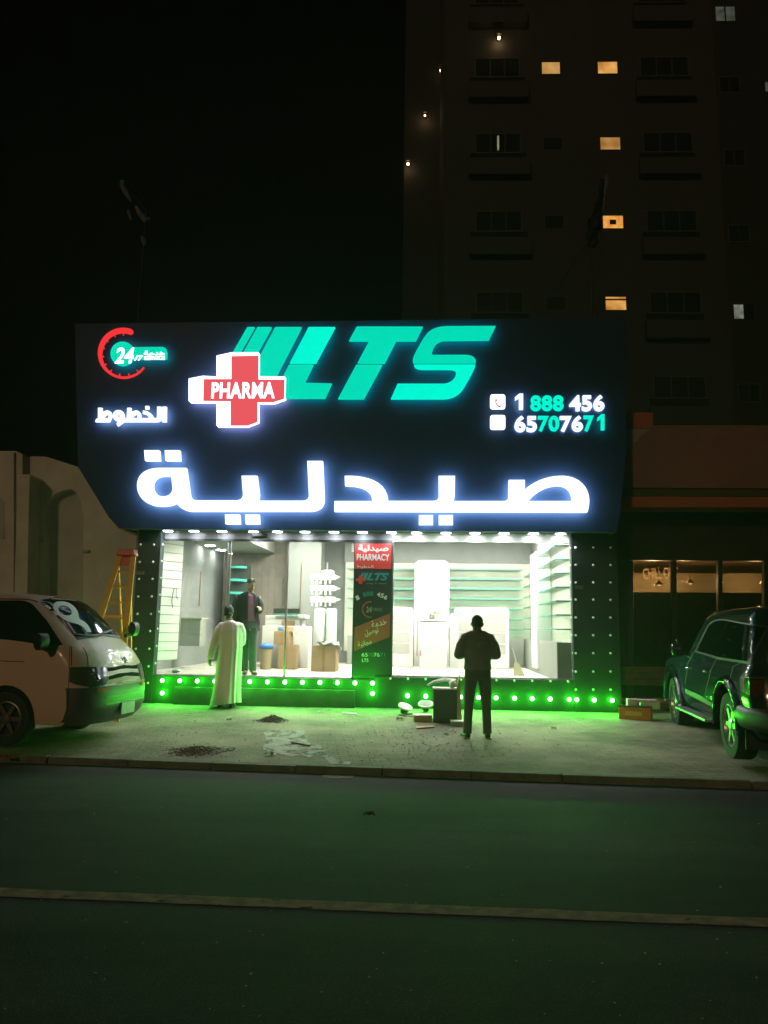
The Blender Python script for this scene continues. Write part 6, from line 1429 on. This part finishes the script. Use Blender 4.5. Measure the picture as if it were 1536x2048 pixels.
def face_bits(root, q, Mr, s=1.0):
    for e in (-1, 1):
        bm = B(); ball(bm, q(e * 0.030, 0.080, 0.008), 0.011 * s, 10, 8); obj('eye', bm, mat('eye_white', (0.5, 0.48, 0.45), 0.2), root, local=True, smooth=True)
        bm = B(); ball(bm, q(e * 0.030, 0.088, 0.008), 0.0055 * s, 8, 6); obj('iris', bm, M['dark'], root, local=True, smooth=True)
        bm = B(); loft(bm, [q(e * 0.014, 0.092, 0.028), q(e * 0.032, 0.090, 0.034), q(e * 0.050, 0.078, 0.028)], [0.004, 0.005, 0.003], 6); obj('eyebrow', bm, hairm, root, local=True)
    bm = B(); loft(bm, [q(-0.024, 0.086, -0.058), q(0, 0.094, -0.057), q(0.024, 0.086, -0.058)], [0.004, 0.006, 0.004], 6); obj('lips', bm, mat('lips', (0.30, 0.12, 0.10), 0.5), root, local=True, smooth=True)
def hair_cap(name, q, Mr, root, low=-0.06, s=1.0, mt=None, vox=0.008):
    P = [('S', q(0, -0.020, 0.040), (0.080 * s, 0.099 * s, 0.090 * s), Mr), ('S', q(0, -0.045, low + 0.03), (0.074 * s, 0.070 * s, 0.07 * s), Mr)]
    o = build(name, P, mt or hairm, root, vox, 2)
    me = o.data; bm = B(); bm.from_mesh(me); Mi = Mr.inverted(); c = q(0, 0, 0); kill = []
    for v in bm.verts:
        l = Mi @ (v.co - c)
        if l.y > 0.050 * s and l.z < 0.055 * s or (l.y > 0.02 * s and l.z < 0.0) or l.z < low: kill.append(v)
        else: v.co += (v.co - c).normalized() * random.uniform(-0.002, 0.003)
    bmesh.ops.delete(bm, geom=kill, context='VERTS'); bm.to_mesh(me); bm.free(); return o
def person_root(label, px, py, floor=None, n=None):
    p = gp(px, py) if floor is None else FW(fU(px, py, n), n, floor + 0.002)
    return p
def finish(o, label, loc):
    o.location = loc; tag(o, label, 'person'); return o
X_ = Vector((1, 0, 0)); Y_ = Vector((0, 1, 0)); Zv = Vector((0, 0, 1))

# --- man in the white robe, seen from behind: x = image right, y = away from the camera
P, q, Mr = head(V3(-0.055, 0.03, 1.635), R(-12), -0.10)
P += [('L', [V3(-0.05, 0.0, 1.56), V3(-0.03, -0.02, 1.47), V3(-0.01, -0.01, 1.40)], [0.052, 0.058, 0.09]),
      ('L', [V3(0.0, 0, 1.46), V3(0.0, 0, 1.40), V3(0, 0, 1.25), V3(0, 0.01, 1.05), V3(-0.01, 0, 0.92)], [(0.10, 0.08), (0.185, 0.10), (0.175, 0.125), (0.15, 0.11), (0.165, 0.12)], X_),
      ('L', [V3(-0.08, 0, 0.95), V3(-0.11, 0.02, 0.5), V3(-0.12, 0, 0.08)], [0.085, 0.055, 0.04]), ('L', [V3(0.08, 0, 0.95), V3(0.07, 0.05, 0.5), V3(0.07, 0.04, 0.08)], [0.085, 0.055, 0.04]),
      ('L', [V3(-0.13, -0.05, 0.045), V3(-0.14, 0.13, 0.035)], [0.042, 0.035]), ('L', [V3(0.07, -0.01, 0.045), V3(0.09, 0.17, 0.035)], [0.042, 0.035]),
      ('L', [V3(-0.17, 0, 1.41), V3(-0.235, -0.01, 1.24), V3(-0.275, -0.02, 1.08), V3(-0.33, 0.02, 0.86)], [0.055, 0.05, 0.042, 0.028]),
      ('L', [V3(0.13, 0, 1.395), V3(0.176, 0.05, 1.29), V3(0.184, 0.09, 1.18), V3(0.175, 0.125, 1.095)], [0.052, 0.05, 0.046, 0.044]), ('L', [V3(0.175, 0.125, 1.095), V3(0.06, 0.24, 1.10)], [0.042, 0.028])]
P += hand(V3(-0.345, 0.03, 0.79), V3(-0.15, 0.1, -1), V3(0.6, 0.7, 0), 0.95, 0.5) + hand(V3(0.01, 0.27, 1.11), V3(-1, 0.3, 0.1), V3(0, 0.3, 1), 0.95, 0.6)
o = build('person', P, skin2, None, 0.009, 2)
loc = FW(fU(459, 1320, -0.52), -0.52, 0); loc.z = ground_z(loc); finish(o, 'person in a long white robe seen from behind before the open doors', loc)
hair_cap('hair', q, Mr, o, -0.072)
def robe(o):
    bm = B(); seg = 72; rings = []
    rows = [(1.500, -0.028, -0.012, 0.058, 0.058, 0), (1.478, -0.022, -0.012, 0.085, 0.075, 0), (1.452, -0.010, -0.008, 0.145, 0.095, 0), (1.41, 0.0, 0, 0.195, 0.115, 0.002), (1.33, 0.0, 0, 0.207, 0.135, 0.004), (1.2, 0.0, 0, 0.202, 0.142, 0.006), (1.05, 0.01, 0, 0.200, 0.142, 0.008),
            (0.9, 0.0, 0, 0.205, 0.145, 0.011), (0.7, -0.015, 0, 0.212, 0.150, 0.013), (0.5, -0.02, 0.0, 0.217, 0.155, 0.015), (0.3, -0.03, 0, 0.228, 0.162, 0.017), (0.12, -0.045, 0, 0.250, 0.175, 0.019), (0.055, -0.05, 0, 0.260, 0.18, 0.020)]
    for (z, cx, cy, rx, ry, f) in rows:
        ring = []
        for k in range(seg):
            a = 2 * math.pi * k / seg; w = f * (math.sin(5 * a + 0.8) + 0.7 * math.sin(9 * a + 2.1 + z) + 0.45 * math.sin(15 * a + 2 * z))
            zz = z + (0.05 * (math.cos(a) * 0.7 - 0.2 * math.sin(a)) if z < 0.2 else 0)
            ring.append(bm.verts.new((cx + (rx + w) * math.cos(a), cy + (ry + w) * math.sin(a), zz)))
        rings.append(ring)
    for a, b in zip(rings, rings[1:]):
        for k in range(seg): bm.faces.new((a[k], a[(k + 1) % seg], b[(k + 1) % seg], b[k]))
    bm.faces.new(list(reversed(rings[0]))); bm.faces.new(rings[-1])
    cl = mat('white_robe_cloth', (0.77, 0.73, 0.65), 0.85, noise=0.06, scale=4, bump=0.35, bscale=9)
    for pts, rr in (([V3(-0.08, 0, 1.43), V3(-0.155, 0, 1.39), V3(-0.215, -0.005, 1.31), V3(-0.250, -0.01, 1.20), V3(-0.284, -0.02, 1.06), V3(-0.318, 0.0, 0.93), V3(-0.340, 0.02, 0.83)], [0.05, 0.078, 0.082, 0.075, 0.070, 0.064, 0.060]),
                    ([V3(0.08, 0, 1.43), V3(0.145, 0.01, 1.39), V3(0.178, 0.05, 1.30), V3(0.186, 0.09, 1.18), V3(0.175, 0.13, 1.09)], [0.05, 0.075, 0.078, 0.07, 0.066]), ([V3(0.178, 0.12, 1.10), V3(0.10, 0.23, 1.09)], [0.062, 0.052])):
        fine = []; fr = []
        for i in range(len(pts) - 1):
            for k in range(4): t = k / 4; fine.append(pts[i].lerp(pts[i + 1], t)); fr.append((rr[i] + (rr[i + 1] - rr[i]) * t) * (1 + 0.05 * math.sin(i * 2.2 + k * 1.9)))
        fine.append(pts[-1]); fr.append(rr[-1]); loft(bm, fine, fr, 18)
    bmesh.ops.recalc_face_normals(bm, faces=bm.faces[:]); me = bpy.data.meshes.new('robe'); bm.to_mesh(me); bm.free()
    rb = link(bpy.data.objects.new('robe', me)); me.materials.append(cl); remesh(rb, 0.007, 2); rb.parent = o
    for p in rb.data.polygons: p.use_smooth = True
    bm = B(); loft(bm, [V3(-0.03, -0.012, 1.485), V3(-0.034, -0.010, 1.520)], [(0.063, 0.063), (0.060, 0.060)], 24, side=X_, caps=False); bmesh.ops.solidify(bm, geom=bm.faces[:], thickness=0.005); obj('collar', bm, cl, o, local=True, smooth=True)
    for x in (-0.14, 0.08):
        bm = B(); loft(bm, [V3(x, -0.07, 0.026), V3(x, 0, 0.03), V3(x, 0.14, 0.024), V3(x, 0.19, 0.018)], [(0.024, 0.03), (0.028, 0.038), (0.024, 0.042), (0.012, 0.02)], 12, side=Zv); obj('shoe', bm, M['dark'], o, local=True, smooth=True)
robe(o)

# --- man in dark clothes, seen from behind, forearms raised in front
P, q, Mr = head(V3(0.0, 0.05, 1.56), 0.0, -0.18, 1.03)
P += [('L', [V3(0, 0.02, 1.50), V3(0, -0.005, 1.44), V3(0, -0.01, 1.36)], [0.062, 0.068, 0.10]),
      ('L', [V3(0, 0, 1.44), V3(0, 0, 1.38), V3(0, 0, 1.22), V3(0, 0.01, 1.06), V3(0, 0, 0.92)], [(0.11, 0.09), (0.165, 0.10), (0.18, 0.132), (0.168, 0.13), (0.175, 0.13)], X_),
      ('L', [V3(-0.095, 0, 0.90), V3(-0.118, 0.01, 0.50), V3(-0.140, 0, 0.08)], [0.09, 0.056, 0.04]), ('L', [V3(0.09, 0, 0.90), V3(0.110, 0.01, 0.50), V3(0.125, 0, 0.08)], [0.09, 0.056, 0.04]),
      ('L', [V3(-0.145, -0.05, 0.045), V3(-0.17, 0.14, 0.035)], [0.042, 0.035]), ('L', [V3(0.125, -0.05, 0.045), V3(0.14, 0.14, 0.035)], [0.042, 0.035]),
      ('L', [V3(-0.15, 0, 1.37), V3(-0.235, 0.0, 1.25), V3(-0.268, 0.02, 1.14)], [0.062, 0.056, 0.050]), ('S', V3(-0.268, 0.02, 1.135), 0.05), ('L', [V3(-0.268, 0.02, 1.135), V3(-0.20, 0.17, 1.13), V3(-0.10, 0.29, 1.17)], [0.048, 0.042, 0.030]),
      ('L', [V3(0.15, 0, 1.37), V3(0.235, 0.0, 1.25), V3(0.268, 0.02, 1.14)], [0.062, 0.056, 0.050]), ('S', V3(0.268, 0.02, 1.135), 0.05), ('L', [V3(0.268, 0.02, 1.135), V3(0.20, 0.17, 1.12), V3(0.08, 0.29, 1.17)], [0.048, 0.042, 0.030])]
P += hand(V3(-0.05, 0.33, 1.19), V3(0.6, 0.6, 0.3), V3(-0.2, 0, 1), 1.0, 0.7) + hand(V3(0.04, 0.33, 1.19), V3(-0.6, 0.6, 0.3), V3(0.2, 0, 1), 1.0, 0.7)
o = build('person', P, skin2, None, 0.009, 2)
loc = gp(956, 1476); finish(o, 'person in dark shirt and trousers seen from behind, facing the display window', loc)
hair_cap('hair', q, Mr, o, -0.05, 1.03)
sh = mat('dark_shirt', (0.15, 0.17, 0.15), 0.85, noise=0.25, scale=5, bump=0.9, bscale=7); tr = mat('black_trousers', (0.09, 0.10, 0.095), 0.85, noise=0.25, scale=5, bump=0.9, bscale=6)
build('shirt', [('L', [V3(0, -0.005, 1.475), V3(0, 0, 1.43), V3(0, 0, 1.39), V3(0, 0, 1.30), V3(0, 0, 1.15), V3(0, 0.005, 1.02), V3(0, 0.005, 0.93)], [(0.075, 0.072), (0.145, 0.10), (0.19, 0.115), (0.202, 0.142), (0.192, 0.148), (0.188, 0.15), (0.198, 0.155)], X_),
                ('S', V3(-0.165, 0, 1.365), (0.082, 0.085, 0.075)), ('S', V3(0.165, 0, 1.365), (0.082, 0.085, 0.075)), ('L', [V3(-0.05, 0, 1.44), V3(-0.16, 0, 1.37), V3(-0.235, 0, 1.26), V3(-0.268, 0.015, 1.14)], [0.05, 0.075, 0.073, 0.068]), ('S', V3(-0.268, 0.018, 1.135), (0.066, 0.066, 0.062)), ('L', [V3(-0.268, 0.018, 1.132), V3(-0.215, 0.14, 1.125), V3(-0.13, 0.26, 1.155)], [0.062, 0.058, 0.046]), ('L', [V3(0.05, 0, 1.44), V3(0.16, 0, 1.37), V3(0.235, 0, 1.26), V3(0.268, 0.015, 1.14)], [0.05, 0.075, 0.073, 0.068]), ('S', V3(0.268, 0.018, 1.135), (0.066, 0.066, 0.062)), ('L', [V3(0.268, 0.018, 1.132), V3(0.215, 0.14, 1.125), V3(0.13, 0.26, 1.155)], [0.062, 0.058, 0.046])], sh, o, 0.010, 3)
build('trousers', [('L', [V3(0, 0, 0.97), V3(0, 0, 0.90), V3(0, 0, 0.80)], [(0.180, 0.135), (0.188, 0.145), (0.182, 0.14)], X_), ('L', [V3(-0.09, 0, 0.88), V3(-0.112, 0.005, 0.65), V3(-0.126, 0.01, 0.46), V3(-0.142, 0, 0.22), V3(-0.150, -0.005, 0.06)], [0.098, 0.084, 0.068, 0.062, 0.062]), ('L', [V3(0.09, 0, 0.88), V3(0.108, 0.005, 0.65), V3(0.118, 0.01, 0.46), V3(0.126, 0, 0.22), V3(0.130, -0.005, 0.06)], [0.098, 0.084, 0.068, 0.062, 0.062])], tr, o, 0.010, 3)
for x, dx in ((-0.150, -0.04), (0.130, 0.02)):
    bm = B(); loft(bm, [V3(x, -0.085, 0.032), V3(x, -0.05, 0.045), V3(x + dx * 0.5, 0.05, 0.038), V3(x + dx, 0.15, 0.028), V3(x + dx, 0.185, 0.02)], [(0.030, 0.032), (0.045, 0.04), (0.038, 0.044), (0.028, 0.044), (0.014, 0.026)], 14, side=Zv); obj('shoe', bm, mat('scuffed_shoe', (0.05, 0.045, 0.04), 0.5), o, local=True, smooth=True)
    bm = B(); box(bm, (x + dx * 0.4, 0.05, 0.008), (0.085, 0.27, 0.014)); obj('sole', bm, mat('pale_sole', (0.25, 0.25, 0.22), 0.7), o, local=True, bevel=0.005)
bm = B(); box(bm, (0, 0.37, 1.22), (0.075, 0.010, 0.15), None); ph_ = obj('phone', bm, M['dark'], None, local=True, bevel=0.004); ph_.location = loc; tag(ph_, 'dark phone held up by the person in dark clothes', 'phone')

# --- man in the jacket inside the doorway, three quarter view, looking down
YW = R(180 + 38)
P, q, Mr = head(V3(0.005, -0.02, 1.65), YW, -0.38, 1.0)
P += [('L', [V3(-0.01, 0.03, 1.60), V3(-0.02, 0.04, 1.52), V3(-0.03, 0.04, 1.44)], [0.055, 0.060, 0.09]),
      ('L', [V3(-0.05, 0.04, 1.50), V3(-0.05, 0.04, 1.44), V3(-0.05, 0.03, 1.28), V3(-0.04, 0.03, 1.10), V3(-0.03, 0.03, 0.95)], [(0.10, 0.09), (0.18, 0.12), (0.17, 0.14), (0.15, 0.13), (0.16, 0.13)], X_),
      ('L', [V3(-0.07, 0.05, 0.93), V3(-0.06, 0.06, 0.5), V3(-0.06, 0.08, 0.08)], [0.09, 0.058, 0.042]), ('L', [V3(0.06, 0, 0.93), V3(0.08, -0.02, 0.5), V3(0.09, 0.0, 0.08)], [0.09, 0.058, 0.042]),
      ('L', [V3(-0.06, 0.12, 0.045), V3(-0.04, -0.08, 0.035)], [0.042, 0.035]), ('L', [V3(0.09, 0.03, 0.045), V3(0.17, -0.12, 0.035)], [0.042, 0.035]),
      ('L', [V3(-0.22, 0.02, 1.44), V3(-0.28, 0.0, 1.27), V3(-0.30, 0, 1.12), V3(-0.27, -0.06, 0.90)], [0.058, 0.052, 0.045, 0.03]),
      ('L', [V3(0.12, 0.06, 1.44), V3(0.17, 0.07, 1.28), V3(0.17, 0.04, 1.18), V3(0.19, -0.10, 1.22)], [0.056, 0.05, 0.044, 0.03])]
P += hand(V3(-0.265, -0.08, 0.84), V3(0.05, -0.15, -1), V3(1, 0, 0), 1.0, 0.5) + hand(V3(0.205, -0.16, 1.22), V3(0.3, -0.9, -0.2), V3(-0.6, 0, -0.8), 1.0, 0.6)
o = build('person', P, skin, None, 0.009, 2)
NJ = 0.28; loc = FW(fU(495, 1340, NJ), NJ, V_FL + 0.002); finish(o, 'person in a black jacket and mauve shirt standing inside the doorway, looking down', loc)
hair_cap('hair', q, Mr, o, -0.02, 1.0, mat('dark_brown_hair', (0.03, 0.02, 0.014), 0.6, noise=0.5, scale=60, bump=0.6, bscale=120)); face_bits(o, q, Mr)
jk = mat('black_jacket', (0.016, 0.020, 0.020), 0.7, noise=0.2, scale=5, bump=0.25, bscale=12); ms = mat('mauve_shirt', (0.46, 0.15, 0.32), 0.85, noise=0.12, scale=9, bump=0.2, bscale=20)
build('shirt', [('L', [V3(-0.03, 0.03, 1.50), V3(-0.035, 0.035, 1.45), V3(-0.04, 0.03, 1.28), V3(-0.02, 0.03, 1.10), V3(-0.01, 0.03, 0.90)], [(0.075, 0.07), (0.155, 0.125), (0.165, 0.155), (0.16, 0.15), (0.165, 0.15)], X_)], ms, o, 0.010, 3)
build('trousers', [('L', [V3(-0.01, 0.03, 0.98), V3(-0.01, 0.03, 0.85)], [(0.165, 0.155), (0.182, 0.170)], X_), ('L', [V3(-0.075, 0.05, 0.90), V3(-0.068, 0.06, 0.5), V3(-0.068, 0.08, 0.06)], [0.098, 0.072, 0.062]), ('L', [V3(0.068, 0.01, 0.90), V3(0.082, -0.015, 0.5), V3(0.095, 0.01, 0.06)], [0.098, 0.074, 0.064])], mat('dark_jeans', (0.05, 0.065, 0.07), 0.85, noise=0.25, scale=8, bump=0.2), o, 0.010, 3)
# jacket: open at the front (towards +x, -y), made of an open shell
bm = B(); rings = []; seg = 40
for (z, cx, rx, ry, op) in ((1.525, -0.035, 0.075, 0.085, 46), (1.49, -0.05, 0.135, 0.115, 40), (1.445, -0.055, 0.205, 0.145, 36), (1.30, -0.06, 0.215, 0.168, 32), (1.12, -0.05, 0.21, 0.17, 34), (0.95, -0.04, 0.225, 0.18, 40), (0.84, -0.035, 0.235, 0.185, 46)):
    r = []
    for k in range(seg + 1):
        a = R(-62 + op * 0.5 + (360 - op) * k / seg); w = 0.006 * math.sin(7 * a + z * 9)
        dz = -0.05 * max(0, math.cos(a - R(-40))) if z < 0.9 else 0
        r.append(bm.verts.new((cx + (rx + w) * math.cos(a), 0.035 + (ry + w) * math.sin(a), z + dz)))
    rings.append(r)
for a, b in zip(rings, rings[1:]):
    for k in range(seg): bm.faces.new((a[k], a[k + 1], b[k + 1], b[k]))
bmesh.ops.solidify(bm, geom=bm.faces[:], thickness=0.008); obj('jacket', bm, jk, o, local=True, smooth=True)
for pts, rr in (([V3(-0.185, 0.03, 1.43), V3(-0.272, 0.0, 1.28), V3(-0.30, 0, 1.12), V3(-0.275, -0.05, 0.91)], [0.085, 0.078, 0.07, 0.056]), ([V3(0.085, 0.055, 1.425), V3(0.165, 0.07, 1.29), V3(0.172, 0.045, 1.175), V3(0.188, -0.085, 1.215)], [0.083, 0.076, 0.068, 0.054])):
    bm = B(); loft(bm, [pts[0], pts[0].lerp(pts[1], .5), pts[1], pts[1].lerp(pts[2], .5), pts[2], pts[2].lerp(pts[3], .4), pts[3]], [rr[0], rr[0] * .99, rr[1], rr[1] * 1.02, rr[2], rr[2] * .97, rr[3]], 16); obj('sleeve', bm, jk, o, local=True, smooth=True)
for a, b in ((V3(-0.06, 0.13, 0.035), V3(-0.035, -0.11, 0.03)), (V3(0.09, 0.05, 0.035), V3(0.19, -0.17, 0.03))):
    bm = B(); loft(bm, [a, a.lerp(b, .3), a.lerp(b, .7), b], [(0.032, 0.036), (0.04, 0.042), (0.034, 0.044), (0.016, 0.024)], 12, side=Zv); obj('shoe', bm, mat('brown_shoe', (0.06, 0.045, 0.03), 0.5), o, local=True, smooth=True)
# ------------------------------------------------------------------ added haze volume standing in for lens glow round the lights
hm = bpy.data.materials.new('lens_glow_haze'); hm.use_nodes = True; t = hm.node_tree
for n in list(t.nodes): t.nodes.remove(n)
pv = t.nodes.new('ShaderNodeVolumePrincipled'); pv.inputs['Density'].default_value = 0.0026; pv.inputs['Anisotropy'].default_value = 0.6; pv.inputs['Color'].default_value = (0.9, 0.92, 0.92, 1)
o_ = t.nodes.new('ShaderNodeOutputMaterial'); t.links.new(pv.outputs[0], o_.inputs['Volume'])
bm = B(); box(bm, (0, 20, 18), (90, 70, 38.5)); stuff(obj('haze', bm, hm))
